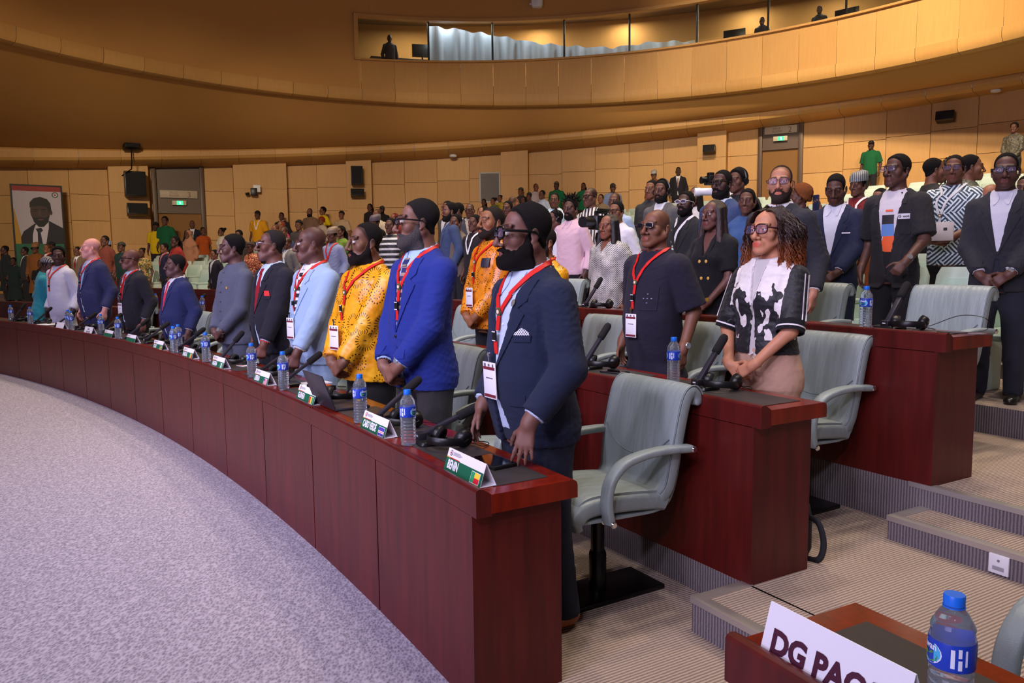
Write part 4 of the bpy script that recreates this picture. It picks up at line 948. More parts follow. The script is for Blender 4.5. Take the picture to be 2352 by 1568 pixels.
def skin_colors(ps, Vv, o):
    L = (Vv-ps.F[1])@np.linalg.inv(ps.F[0]).T; x, y, z = np.abs(L[:, 0]), L[:, 1], L[:, 2]; C = np.ones((len(Vv), 3)); hd = (z > -.13) & (np.abs(y) < .2) & (x < .12)
    def blend(m, c): m = np.clip(m, 0, 1)*hd; C[:] = C*(1-m[:, None])+np.array(c)*m[:, None]
    lip = 1.35-((x/.024)**2+((z+.0725)/.0135)**2)-np.maximum(0, (y+.076)/.004)*2; blend(np.clip(lip*2, 0, 1)*(y < -.074), o.get('lipc', (1.12, .72, .72)))
    brow = (1-np.abs(z-.0275+.0035*np.clip((x-.03)/.02, 0, 2)**2)/.0065)*((x > .010) & (x < .052) & (y < -.05)); blend(np.clip(brow*2.2, 0, 1)*o.get('brow', .85), (.10, .09, .09))
    if o.get('fade', 0):   # shaved sides / hairline shadow: dark stubble
        zh = np.interp(y, [-.10, -.066, -.045, -.025, .0, .03, .06, .11], o.get('hairline', [.094, .086, .066, .030, -.012, -.026, -.056, -.066])); m = np.clip((z-zh+.004)/.022, 0, 1); blend(m*o['fade']*((z > -.07)), (.16, .14, .13))
    if o.get('stubble', 0):
        m = np.clip((-z-.035)/.02, 0, 1)*np.clip((.03-y)/.03, 0, 1)*(z > -.14); m *= 1-np.clip(lip*2, 0, 1); blend(m*o['stubble'], (.3, .28, .27))
    if o.get('eyes'):
        e = 1-(((x-.032)/.013)**2+((z)/.006)**2); blend(np.clip(e*2, 0, 1)*(y < -.06), (.35, .33, .33))
    blend(np.clip(1.2-(((x-.03)/.03)**2+((z+.004)/.016)**2), 0, .25)*(y < -.05), (.72, .68, .66))
    return C
def local_axes(ps, S):
    Ri = np.linalg.inv(ps.F[0]); c = ps.F[1]; X, Y, Z = (S.xs-c[0])[:, None, None], (S.ys-c[1])[None, :, None], (S.zs-c[2])[None, None, :]
    return [Ri[i, 0]*X+Ri[i, 1]*Y+Ri[i, 2]*Z for i in range(3)]
def sstep(v): v = np.clip(v, 0, 1); return v*v*(3-2*v)
def hair_field(ps, o, h):
    """hair grown off the scalp: thickness t above the hairline, thinner at the sides"""
    t = o.get('t', .010); c = ps.F[1]; R_ = .15+t; sd = o.get('side', .7)
    S = SF(axis(c[0]-R_, c[0]+R_, h), axis(c[1]-R_-.01, c[1]+R_+.03, h), axis(c[2]-.13, c[2]+.17+t, h)); ps.head(S, dict(o, noear=1)); x, y, z = local_axes(ps, S)
    hl = o.get('hairline', [.094, .086, .066, .030, -.012, -.026, -.056, -.066])
    zh = np.interp(y, [-.10, -.066, -.045, -.025, .0, .03, .06, .11], hl)+o.get('recede', 0)*np.exp(-((np.abs(x)-.045)/.022)**2)*(y < -.0)+.0025*np.sin(x*260+y*140)+.002*np.sin(y*310+1)
    s_ = (z-zh)/o.get('taper', .018); th = t*sstep(s_)*(1+(sd-1)*sstep((np.abs(x)-.045)/.03)*(z < .09))+.0012*(s_ > .1)-.004*np.clip(-s_, 0, 1)
    S.D = np.maximum(S.D-th, (zh-.012-z)*.8); S.D = np.maximum(S.D, .017-np.sqrt((np.abs(x)-.08)**2+((y-.014)/1.15)**2+((z+.006)/1.8)**2)*.9).astype(np.float32); return S
def beard_field(ps, o, h):
    t = o.get('bt', .010); c = ps.F[1]; S = SF(axis(c[0]-.14, c[0]+.14, h), axis(c[1]-.17, c[1]+.14, h), axis(c[2]-.2, c[2]+.07, h)); ps.head(S, dict(o, noear=1)); x, y, z = local_axes(ps, S); x = np.abs(x)
    zt = np.interp(y, [-.12, -.085, -.07, -.05, -.025, -.012, .0], [-.051, -.051, -.058, -.058, -.035, -.008, .012])-o.get('bl', .004)*sstep((y+.085)/.03)+.002*np.sin(x*240+y*170)
    s_ = np.minimum((zt-z)/.016, (.004+np.clip(-z-.05, 0, .06)*.35-y)/.016); s_ = np.minimum(s_, (np.sqrt((x/.024)**2+((z+.0725)/.0105)**2)-1)*1.2+(y > -.06)*9); s_ = np.minimum(s_, (z+.145)/.02)
    if o.get('chin'): s_ = np.minimum(s_, (.045-x)/.012)
    th = t*sstep(s_)*(1+.5*sstep((-z-.08)/.03))+.001*(s_ > .1)-.004*np.clip(-s_, 0, 1)
    S.D = np.maximum(np.maximum(S.D-th, (-.6-s_)*.014), y-.03).astype(np.float32); return S
class Person:
    def __init__(s, label, ps, o, hh=.0045, hb=.012, skin=(92, 60, 46), hands=True, sc=1.0, cached=None):
        if hh > .0062: o = dict(o, eyes=True)
        s.ps, s.o, s.hh, s.hb = ps, o, hh, hb
        S = skin_field(ps, o, hh, hb, hands); Vv, Q = S.nets(); Vv = relax(Vv, Q, 1, .35)
        s.root = obj('person', fastmesh('person', Vv, Q, skin_colors(ps, Vv, o)), skin_mat(skin)); tag(s.root, label, 'person'); s.bv = {}
        s.skin = skin
    def part(s, name, S, m, amp=0, seed=1, rel=1, reg=None, parent=None):
        Vv, Q = S.nets()
        if rel: Vv = relax(Vv, Q, rel, .45)
        if amp: Vv = wrinkle(Vv, vnormals(Vv, Q), amp, seed)
        o = obj(name, fastmesh(name, Vv, Q), m, parent or s.root)
        if reg: s.bv[reg] = BVHTree.FromPolygons([tuple(v) for v in Vv], [tuple(q) for q in Q])
        return o
    def hair(s, c=(20, 17, 16), scale=300, **kw):
        o = dict(s.o); o.update(kw); return s.part('hair', hair_field(s.ps, o, max(.004, s.hh)), hair_mat(c, scale), o.get('rough', 0), 3, 0)
    def beard(s, c=(18, 15, 14), **kw):
        o = dict(s.o); o.update(kw); return s.part('beard', beard_field(s.ps, o, max(.004, s.hh)), hair_mat(c, 300), o.get('brough', 0), 5, 0)
    def eyes(s):
        if s.hh > .0062: return
        R_, t = s.ps.F
        for x in (-.032, .032):
            p_ = R_@V3(x, -.0757, -.0005)+t; o = obj('eye', eye_mesh(), [M_EYEW, M_IRIS, M_PUPIL], s.root, p_, scale=s.ps.hs); m = Matrix([list(q) for q in s.ps.Rm]); o.rotation_euler = m.to_euler()
    def garment(s, name, m, infl=.012, hem=.86, sleeve=1.9, neck=.066, nz=1.49, open_z=None, open_w=.05, open_low=None, flare=0, collar=None, amp=.0025, seed=1, sl_i=0, reg=None, h=None, vneck=None, slr=(.052, .046, .046, .034), top=1.51, k=.03):
        ps = s.ps; h = h or s.hb*.75; rx, ry, cy = torso(ps.sex, ps.g, ps.belly, infl); zz = V3(TZ)
        if hem < zz[0]: zz = np.r_[hem, zz]; rx = np.r_[rx[0]+flare, rx]; ry = np.r_[ry[0]+flare, ry]; cy = np.r_[cy[0], cy]
        else:
            f = lambda a: np.r_[np.interp(hem, TZ, a), a[zz > hem]]; rx, ry, cy = f(rx), f(ry), f(cy); zz = np.r_[hem, zz[zz > hem]]
            w_ = np.exp(-((zz-hem)/.16)**2); rx = rx+flare*w_; ry = ry+flare*w_
        # loose cloth hangs from the chest: never narrower than a share of the chest below
        xm = max(abs(q) for d in (1, -1) for q in (ps.hd[d]['W'][0], ps.hd[d]['E'][0]))+.11; y0 = min(ps.hd[1]['W'][1], ps.hd[-1]['W'][1], ps.hd[1]['E'][1], ps.hd[-1]['E'][1], float((cy-ry).min()))-.1
        if sleeve <= 0: xm = .3
        S = SF(axis(-xm, xm, h), axis(y0, max(.24, float((cy+ry).max())+.05), h), axis(min(hem, min(ps.hd[1]['W'][2], ps.hd[-1]['W'][2]) if sleeve > 1 else hem)-.04, 1.62, h))
        S.loft(zz, rx, ry, cy, k=.01, p=2.25)
        for x in (-1, 1):
            S.cap((x*.03, .03, 1.492), (x*(abs(ps.sh[1][0])-.02), .02, 1.415), .036+infl*.6, .038+infl*.8, .05)
            if sleeve > 0: ps.arm(S, x, infl+sl_i, sleeve, .007, slr)
            elif sleeve == 0: S.ell(ps.sh[x]-V3(x*.02, 0, 0), .055+infl, .03)
        if ps.sex == 'f':
            for x in (-1, 1): S.ell((x*.07, -.075, 1.29), (.062+infl, .055+infl, .06+infl), .05)
        a, b = ps.nk
        if collar:   # standing / shirt collar: a band round the neck, higher at the back
            def fn(X, Y, Z):
                ax = a[0]+(b[0]-a[0])*(Z-a[2])/(b[2]-a[2]); ay = a[1]+(b[1]-a[1])*(Z-a[2])/(b[2]-a[2]); r = np.sqrt((X-ax)**2+((Y-ay)*.95)**2)
                zt = collar[1]+(Y-ay)*.32; return np.maximum(np.maximum(np.abs(r-(collar[0]+(collar[1]+.03-Z)*.12))-.0055, Z-zt), 1.44-Z)
            S.cap(a, (b[0], b[1], b[2]+.05), neck, neck, .01, 's'); S.put((-.12, -.12, 1.42), (.12, .16, 1.6), fn, .006)
        else: S.cap((a[0], a[1]-.0, nz), (b[0], b[1], b[2]+.06), neck, neck+.01, .012, 's')
        if vneck: # v shaped opening that shows what is worn below
            z0, wv = vneck
            S.put((-.12, -.4, z0-.02), (.12, .04, 1.56), lambda X, Y, Z: np.maximum(np.maximum((np.abs(X)-(Z-z0)/(1.50-z0)*wv)*.9, z0-Z), Y-.0), .004, 's')
        if open_z is not None:
            z0 = open_z; zl = open_low if open_low is not None else z0-.001; hm = zz[0]
            def fw(X, Y, Z):
                w_ = np.where(Z > z0, (Z-z0)/(1.47-z0)*open_w, np.where(Z < zl, (zl-Z)/max(.05, zl-hm)*open_w*.62, 0))-.0008
                return np.maximum((np.abs(X)-w_)*.95, Y+.015)
            S.put((-.2, -.5, hm-.02), (.2, .0, 1.56), fw, .004, 's')
        s.bvz = getattr(s, 'bvz', {}); return s.part(name, S, m, amp, seed, 1, reg or name)
    def patch(s, name, m, rows, reg, off=.004, nx=4, parent=None, thick=.004, side=0):
        """rows: list of (z, x_in, x_out): a strip lying on the front of a garment"""
        bv = s.bv[reg]; g = []; last = -.15
        for z, xa, xb in rows:
            r = []
            for i in range(nx+1):
                x = xa+(xb-xa)*i/nx; hit = bv.ray_cast(Vector((x, -1.2, z)), Vector((0, 1, 0)))
                y = hit[0].y if hit[0] is not None and hit[0].y < .03 else last
                last = y; r.append((x, y-off, z))
            g.append(r)
        w_ = nx+1; v = [q for r in g for q in r]; n = len(v); v += [(x, y+thick, z) for x, y, z in v]; f = []; R_ = len(g)
        for i in range(R_-1):
            for j in range(nx): a = i*w_+j; f.append((a, a+1, a+w_+1, a+w_)); f.append((n+a, n+a+w_, n+a+w_+1, n+a+1))
        for i in range(R_-1):
            for j in (0, nx): a = i*w_+j; f.append((a, a+w_, n+a+w_, n+a))
        for j in range(nx):
            for i in (0, R_-1): a = i*w_+j; f.append((a, a+1, n+a+1, n+a))
        return obj(name, fixn(mesh(name, v, f, 50)), m, parent or s.root)
    def ribbon(s, name, m, pts, w_, regs, off=.004, parent=None, cast=None):
        bvs = [s.bv[r] for r in regs if r in s.bv]; q = []
        for p_ in smooth_path(pts, 4):
            best = None
            for b_ in bvs:
                if p_.z < 1.42 or cast:
                    hit = b_.ray_cast(Vector((p_.x, -1.2, p_.z)), Vector((0, 1, 0)))
                    if hit[0] is not None and hit[0].y < .05 and (best is None or hit[0].y < best[0].y): best = (hit[0], hit[1])
                else:
                    c = s.ps.nk[0]; ax = Vector((0, c[1]+.005, p_.z-.02)); d = (p_-ax); d.normalize(); hit = b_.ray_cast(ax+d*.4, -d)
                    if hit[0] is not None and (best is None or (hit[0]-ax).length > (best[0]-ax).length): best = (hit[0], hit[1])
            if best: q.append((best[0]+best[1].normalized()*off, best[1].normalized()))
        if len(q) < 3: return None
        v = []; f = []; n = len(q)
        for i in range(n):
            t = (q[min(i+1, n-1)][0]-q[max(i-1, 0)][0]).normalized(); nn = q[i][1]; sd = nn.cross(t).normalized()*w_/2
            v += [q[i][0]-sd, q[i][0]+sd, q[i][0]+sd+nn*.002, q[i][0]-sd+nn*.002]
        for i in range(n-1):
            for k in range(4): f.append((i*4+k, i*4+(k+1) % 4, i*4+4+(k+1) % 4, i*4+4+k))
        f += [(0, 1, 2, 3), (n*4-4, n*4-3, n*4-2, n*4-1)]; return obj(name, fixn(mesh(name, v, f, 40)), m, parent or s.root)
    def suit(s, c, shirt=(225, 228, 240), tie=None, open_z=1.13, open_w=.062, hem=.80, amp=.0032, seed=1, shirt_m=None, mm=None, buttoned=True, collar=True, pocket=None, trousers=None, lap=.075):
        m = mm or cloth('suit cloth', c); sm = shirt_m or cloth('shirt cotton', shirt, .7, .1)
        s.garment('shirt', sm, .009, .86, 1.885, collar=(.064, 1.538), neck=.056, amp=.0008, seed=seed+3, h=s.hb*1.05)
        jk = s.garment('jacket', m, .019, hem, 1.86, neck=.078, nz=1.50, open_z=open_z, open_w=open_w, open_low=open_z-.06 if buttoned else open_z, flare=.012, amp=amp, seed=seed, sl_i=.002)
        a, b = s.ps.nk
        for x in (-1, 1):    # notched lapels and collar lying on the chest
            R_ = []
            for i in range(15):
                z = open_z+(1.475-open_z)*i/14; xi = (z-open_z)/(1.47-open_z)*open_w+.001; u = (z-open_z)/(1.475-open_z)
                wv = lap*min(1, u*1.55+.05) if u < .68 else (lap*.52 if u < .74 else lap*.86*(1-(u-.74)*1.2)); R_.append((z, x*xi, x*(xi+wv)))
            s.patch('lapel', m, R_, 'jacket', .007, 4, thick=.007)
        for x in (-1, 1): s.patch('shirt_collar', sm, [(1.505, x*.030, x*.062), (1.485, x*.020, x*.062), (1.462, x*.012, x*.060), (1.44, x*.020, x*.056), (1.418, x*.036, x*.050)], 'shirt', .007, 4, thick=.005)
        # jacket collar behind the neck
        b_ = MB(); rg = []
        for i in range(13):
            t = math.radians(-35+250*i/12); cx, cy = math.cos(t), math.sin(t); lift = .5+.5*cy; r0 = .074+.006*lift; zc = 1.472+.026*lift
            rg.append([(cx*(r0+dr)*1.0, .03+cy*(r0+dr)*.92, zc+dz) for dr, dz in ((0, .03), (.012, .026), (.03, -.022), (.018, -.026))])
        b_.loft(rg).build('collar', m, s.root, 60)
        if tie: s.tie(tie, open_z)
        s.flap(m, -1, .98); s.flap(m, 1, .98)
        if pocket:
            s.patch('pocket_square', mat('pocket square', pocket, .7), [(1.262+.02*i, .105-.004*i*(1), .148-.006*i) for i in range(3)], 'jacket', .008, 4)
            s.patch('pocket_welt', m, [(1.236, .098, .158), (1.262, .098, .158)], 'jacket', .006, 4)
        if buttoned: s.button((.004, open_z-.02), 'jacket'); 
        return jk
    def flap(s, m, side, z):
        s.patch('pocket_flap', m, [(z+.0, side*.085, side*.155), (z+.022, side*.083, side*.157), (z+.045, side*.083, side*.157)], 'jacket', .005, 4)
    def button(s, xz, reg, c=(20, 18, 18), r=.009):
        hit = s.bv[reg].ray_cast(Vector((xz[0], -1.2, xz[1])), Vector((0, 1, 0)))
        if hit[0] is not None: MB().lathe([(r*.9, 0), (r, .003), (r*.7, .005)], 10, Matrix.Translation(hit[0]) @ Vector((0, -1, 0)).to_track_quat('Z', 'Y').to_matrix().to_4x4()).build('button', mat('button', c, .4), s.root)
    def tie(s, tie, zb=1.1, reg='shirt'):
        m = tie if isinstance(tie, bpy.types.Material) else mat('silk tie', tie, .4)
        t = s.patch('tie', m, [(zb-.02, -.036, .036), (zb+.12, -.034, .034), (1.33, -.027, .027), (1.44, -.018, .018)], reg, .006, 4, thick=.006)
        s.patch('tie_knot', m, [(1.435, -.017, .017), (1.452, -.021, .021), (1.475, -.019, .019)], reg, .013, 4, parent=t, thick=.012); return t
    def trousers(s, c, h=None, mm=None, zend=.05, amp=.003):
        ps = s.ps; h = h or s.hb*1.5; gx = .22*ps.g+.03; S = SF(axis(-gx, gx, h), axis(-.27-ps.belly, .24, h), axis(.0, 1.06, h*1.2)); ps.legs(S, .014, .02, zend); return s.part('trousers', S, mm or cloth('trouser cloth', c), amp, 9, 1, 'trousers')
    def shoes(s, c, h=.01):
        g = .5+.5*s.ps.g
        for x in (-1, 1):
            X = x*.112*g; S = SF(axis(X-.07, X+.085, h), axis(-.21, .12, h), axis(-.01, .12, h))
            S.cap((X, .055, .045), (X+x*.012, -.13, .034), .042, .036, .02); S.cap((X, .045, .06), (X, .03, .1), .045, .042, .03); S.ell((X+x*.012, -.125, .03), (.042, .06, .03), .02); S.put((X-.1, -.25, -.05), (X+.1, .2, .12), lambda A, B, C_: -C_+0*A+0*B, .0, 'i')
            s.part('shoe', S, mat('leather shoe', c, .3), 0)
    def lanyard(s, c=(206, 30, 26), regs=('jacket', 'shirt'), v=(0, 1.27), badge=True, w_=.02, card=None, buckle=True, drop=.13):
        m = mat('lanyard ribbon', c, .5); x0, z0 = v; r = None
        for x in (-1, 1):
            r = s.ribbon('lanyard', m, [(x*.05, .11, 1.55), (x*.075, .05, 1.53), (x*.074, -.02, 1.495), (x*.060, -.1, 1.445), (x0+x*.040, -.2, z0+(1.44-z0)*.6), (x0+x*.005, -.25, z0)], w_, regs, .007)
        bv = [s.bv[q] for q in regs if q in s.bv]
        def y_at(x, z):
            ys = [h_[0].y for h_ in (b_.ray_cast(Vector((x, -1.2, z)), Vector((0, 1, 0))) for b_ in bv) if h_[0] is not None]; return min(ys) if ys else -.16
        y0 = y_at(x0, z0)-.012; e = MB(); e.lathe([(.017, 0), (.017, .003)], 16, Matrix.Translation((x0, y0, z0+.005)) @ Matrix.Rotation(PI/2, 4, 'X')).build('emblem', mat('emblem green', (36, 110, 72), .5), s.root)
        MB().lathe([(.013, 0), (.013, .001)], 16, Matrix.Translation((x0, y0-.003, z0+.005)) @ Matrix.Rotation(PI/2, 4, 'X')).build('emblem_ring', mat('emblem red', (126, 26, 40), .5), s.root.children[-1]); MB().lathe([(.0085, 0), (.0085, .001)], 12, Matrix.Translation((x0, y0-.0042, z0+.005)) @ Matrix.Rotation(PI/2, 4, 'X')).build('emblem_core', mat('emblem cream', (226, 214, 180), .5), s.root.children[-1])
        z = z0-.01; yl = lambda zz: y_at(x0, zz)-.009
        pts = [(x0, yl(z), z), (x0, yl(z-.06), z-.06)]
        MB().loft([[(x-w_/2, y, zz), (x+w_/2, y, zz), (x+w_/2, y-.003, zz), (x-w_/2, y-.003, zz)] for x, y, zz in pts]).build('lanyard_strap', m, s.root)
        yb = min(yl(z-.06), yl(z-.12))
        bk = MB().box((x0, yb-.005, z-.082), (.024, .009, .042), bev=.002).build('buckle', M_BLACK, s.root); [MB().box((x0, yb-.0098, z-q_), (.024, .001, .004)).build('buckle_line', M_WHITE, bk) for q_ in (.064, .1)]
        MB().loft([[(x0-w_/2, yb, zz), (x0+w_/2, yb, zz), (x0+w_/2, yb-.003, zz), (x0-w_/2, yb-.003, zz)] for zz in (z-.103, z-.155)]).build('lanyard_strap', m, s.root)
        if badge:
            zc = z-.165; bv = list(s.bv.values()); yb2 = min(y_at(x0+a_, zc-b_) for a_ in (-.047, 0, .047) for b_ in (.02, .09, .165))-.008
            MB().cyl((x0, yb2, zc+.015), (x0, yb2, zc-.02), .004).lathe([(.009, -.003), (.009, .003)], 12, Matrix.Translation((x0, yb2, zc+.012)) @ Matrix.Rotation(PI/2, 4, 'X')).build('clip', M_CHROME, s.root)
            bd = MB().box((x0, yb2, zc-.095), (.095, .004, .15), bev=.0015).build('badge', mat('badge card', (228, 226, 232), .35), s.root)
            [MB().box((x0, yb2-.003, zc-q_), (.085, .001, .012)).build('print_band', mat('badge band', (112, 28, 44), .5), bd) for q_ in (.045, .158)]
            [MB().box((x0+q_[0], yb2-.003, zc-q_[1]), q_[2:]).build('print', mat('badge print', (96, 92, 104), .5), bd) for q_ in ((-.03, .032, .012, .001, .012), (0, .032, .012, .001, .01), (.03, .032, .009, .001, .012), (0, .085, .05, .001, .004))]
    def glasses(s, style='thick', c=(14, 13, 14), lens=None, w_=.027, hgt=.019, metal=False):
        R_, t = s.ps.F; X = lambda x, y, z: tuple(R_@V3(x, y, z)+t); fm = mat('spectacle frame', c, .25, metal=.9 if metal else 0); r = {'thick': .0032, 'thin': .0016, 'bold': .0045}[style]
        rt = MB()
        for sx in (-1, 1):
            lp = [X(sx*.0335+a, -.104+.28*max(0, abs(sx*.0335+a)-.03), .002+b) for a, b in superell(w_, hgt, 22, .62)]; rt.tube(lp, r, 6, closed=True, up=(0, 1, 0))
            rt.tube([X(sx*(.0335+w_), -.099, .008), X(sx*.074, -.085, .009), X(sx*.079, -.03, .006), X(sx*.081, .012, .002), X(sx*.079, .03, -.014)], [r*1.3, r*1.5, r*1.4, r*1.1, r*.9], 6, flat=2.6 if style == 'bold' else 1.5, up=(1, 0, 0))
        rt.tube([X(-.008, -.105, .006), X(0, -.109, .009), X(.008, -.105, .006)], r, 6); fo = rt.build('glasses', fm, s.root, 60)
        if lens: lm = mat('dark lens', lens, .08, coat=.6)
        else:
            key = 'clear lens'
            if key not in MATS:
                q = NT('clear lens'); q.par(Roughness=.05, Alpha=.16, Coat_Weight=.5); q.base(lin((150, 140, 190))); MATS[key] = q.m
            lm = MATS[key]
        for sx in (-1, 1):
            v = [X(sx*.0335+a, -.104+.28*max(0, abs(sx*.0335+a)-.03), .002+b) for a, b in superell(w_*.97, hgt*.97, 22, .62)]; MB().add(v, [tuple(range(22))]).build('lens', lm, fo, 0)
    def watch(s, side, c=(200, 200, 205), strap=(30, 26, 24), f=.06, r=.031):
        h = s.ps.hd[side]; p_ = Vector(h['W'])-Vector(unit(h['W']-h['E']))*f; ax = Vector(unit(h['W']-h['E'])); q = ax.to_track_quat('Z', 'Y').to_matrix().to_4x4(); Mx = Matrix.Translation(p_) @ q
        st = MB().lathe([(r, -.010), (r+.003, -.010), (r+.003, .010), (r, .010), (r, -.010)], 20, Mx, cap=False).build('watch', mat('watch strap', strap, .4), s.root)
        n = Vector(h['n']); n = (n-ax*n.dot(ax)).normalized(); o = p_-n*(r+.004); MB().lathe([(.019, -.004), (.021, .0), (.018, .005)], 18, Matrix.Translation(o) @ (-n).to_track_quat('Z', 'Y').to_matrix().to_4x4()).build('watch_face', mat('watch case', c, .2, metal=.8), st)
    def bracelet(s, side, c, f=.05, r=.034, bead=.006):
        h = s.ps.hd[side]; ax = Vector(unit(h['W']-h['E'])); p_ = Vector(h['W'])-ax*f; q = ax.to_track_quat('Z', 'Y').to_matrix(); b_ = MB()
        for i in range(18): a = 2*PI*i/18; b_.sphere(p_+q @ Vector((math.cos(a)*r, math.sin(a)*r, .004*math.sin(3*a))), bead, 6, 4)
        b_.build('bracelet', mat('bracelet beads', c, .35), s.root, 60)
    def place(s, x, y, z, deg, height, lean=0):
        """deg: compass of the direction faced, 0 = +X, counter-clockwise"""
        s.root.location = (x, y, z); s.root.rotation_euler = (math.radians(lean), 0, math.radians(deg+90)); s.root.scale = (height/1.78,)*3; return s.root
# ================================================================== the people: front rows
def ray_to(x, y):
    return _fwd+RX*((x-1176)/F_PX)+DN*((y-784)/F_PX)
def on_row(px, py, R):
    """point at hall radius R under the sight line: returns location, seat angle and height of that point"""
    d = ray_to(px, py); o = Vector((-C0[0], -C0[1])); a = d.x*d.x+d.y*d.y; b = o.x*d.x+o.y*d.y; c = o.x**2+o.y**2-R*R
    t = (-b+math.sqrt(b*b-a*c))/a; q = Vector((0, 0, H_EYE))+d*t
    return q, math.degrees(math.atan2(q.y-C0[1], q.x-C0[0])), F_PX/(d.dot(_fwd)*t)
def local_of(at, q):
    x, y, z, deg, h, lean = at; M_ = Matrix.Translation((x, y, z)) @ Matrix.Rotation(math.radians(deg+90), 4, 'Z') @ Matrix.Rotation(math.radians(lean), 4, 'X') @ Matrix.Scale(h/1.78, 4); return M_.inverted() @ Vector(q)
def res(k): return min(.0085, max(.0044, 1.75/k)), min(.017, max(.0098, 4.4/k))
TRI0 = [0]
# --- 1 man in the navy blazer at the aisle end
at = (.125, 3.30, 0, 213, 1.83, 2.5)
WL_ = local_of(at, (.062, 2.955, .955)); TL = local_of(at, (.030, 2.925, .80)); WR_h = local_of(at, (-.135, 3.335, .955)); TR = local_of(at, (-.185, 3.285, .80))
ps = Pose('m', 1.14, .055, 'side', L=(tuple(WL_), tuple(TL-WL_), (-.62, .78, .1), (.06, .12, .08), (.6, 1, .2), .22, .3), R=(tuple(WR_h), tuple(TR-WR_h), (.6, .7, .3), (.15, .3, .2), (-.6, 1, .2), .3), yaw=-18, pitch=2, headsc=1.14)
p = Person('big bearded man in navy blazer and bold black glasses leaning on the front desk', ps, dict(nose=1.4, lips=1.2, jaw=1.12, fade=.85, brow=.9), .0042, .0105, (112, 76, 66))
p.eyes(); p.hair((17, 15, 15), t=.009, side=.45, recede=.014, hairline=[.100, .092, .074, .04, -.012, -.026, -.056, -.066]); p.beard((16, 13, 12), bt=.013)
p.suit((27, 36, 62), (196, 212, 240), None, open_z=1.10, open_w=.085, buttoned=False, amp=.0035, seed=4)
p.patch('pocket_square', print_mat('white lattice silk', 'diamond', [(28, 34, 60), (214, 216, 228)], 260), [(1.262, .098, .158), (1.272, .102, .154), (1.284, .118, .140), (1.290, .126, .131)], 'jacket', .008, 6)
p.patch('pocket_welt', p.root.children[0].active_material if False else cloth('suit cloth', (27, 36, 62)), [(1.236, .095, .162), (1.262, .095, .162)], 'jacket', .007, 4)
p.lanyard(regs=('shirt',), v=(-.012, 1.345), w_=.024); p.glasses('bold', w_=.030, hgt=.020)
for z in (1.40, 1.30, 1.2): p.button((.012, z), 'shirt', (225, 228, 236), .006)
p.patch('lapel_pin', mat('silver pin', (190, 186, 176), .3, metal=.8), [(1.375, .078, .086), (1.39, .07, .09), (1.402, .078, .086)], 'jacket', .016, 2)
p.trousers((30, 36, 56)); p.shoes((150, 74, 34)); p.place(*at)
# --- helper for the others of the front row
def stand(px, py, R, zf, ddeg=0, lean=0, dk=0, h=None):
    q, th, k = on_row(px, py, R); hh = h or (q.z-zf)/math.cos(math.radians(lean)); return (q.x, q.y, zf, th+180+ddeg+(9 if R < 33.5 else 0), hh, lean), k
# --- 2 blue suit
at, k = stand(962, 456, 33.0, 0, 0); a_, b_ = res(k)
p = Person('tall man in bright royal blue suit with grey flecked beard and black rimmed glasses', Pose('m', 1.08, .035, 'clasp', yaw=-31, pitch=1, headsc=1.13), dict(nose=1.25, lips=1.1, fade=.9, brow=.9), a_, b_, (122, 84, 70))
p.eyes(); p.hair((24, 22, 22), t=.005, side=.3, recede=.018); p.beard((58, 54, 54), bt=.006); p.suit((33, 50, 138), (176, 206, 240), print_mat('striped navy tie', 'hstripe', [(24, 34, 92), (150, 130, 120)], 150), open_z=1.10, open_w=.058, seed=11, amp=.0035)
p.lanyard(regs=('shirt',), v=(.0, 1.325), badge=False); p.glasses('thick', w_=.026, hgt=.018); p.trousers((52, 50, 52)); p.shoes((20, 18, 18)); p.watch(1, (220, 222, 226), (210, 212, 216), .035); p.bracelet(-1, (70, 36, 28), .03); p.place(*at)
# --- 3 yellow print
YEL = burst_print('yellow sunburst cotton', (216, 138, 14), (236, 172, 30), (16, 12, 10)); YEL2 = burst_print('orange sunburst cotton', (204, 112, 18), (226, 142, 30), (16, 12, 10), 6.5)
at, k = stand(840, 511, 33.0, 0, 2); a_, b_ = res(k)
p = Person('man in bright yellow sunburst print tunic in front row with chin beard', Pose('m', 1.16, .07, 'clasp', yaw=-16, pitch=0, headsc=1.13), dict(nose=1.2, lips=1.1, fade=.9, brow=.9), a_, b_, (112, 76, 60))
p.eyes(); p.hair((20, 17, 16), t=.005, side=.3, recede=.03, hairline=[.108, .102, .088, .05, -.010, -.026, -.056, -.066]); p.beard((20, 16, 15), bt=.008, bl=.014); p.garment('tunic', YEL, .024, .80, 1.88, collar=(.068, 1.545), neck=.06, flare=.035, amp=.0035, seed=5, sl_i=.006)
for x in (-1, 1): p.patch('collar', YEL, [(1.51, x*.028, x*.064), (1.48, x*.012, x*.064), (1.445, x*.014, x*.058), (1.42, x*.03, x*.045)], 'tunic', .006, 4)
p.patch('chest_pocket', YEL, [(1.16, .05, .14), (1.23, .05, .14), (1.29, .05, .14)], 'tunic', .005, 5); p.lanyard(regs=('tunic',), v=(-.02, 1.345)); p.trousers((24, 22, 24)); p.shoes((20, 18, 18)); p.watch(1, (150, 96, 66), (40, 44, 62), .04); p.place(*at)
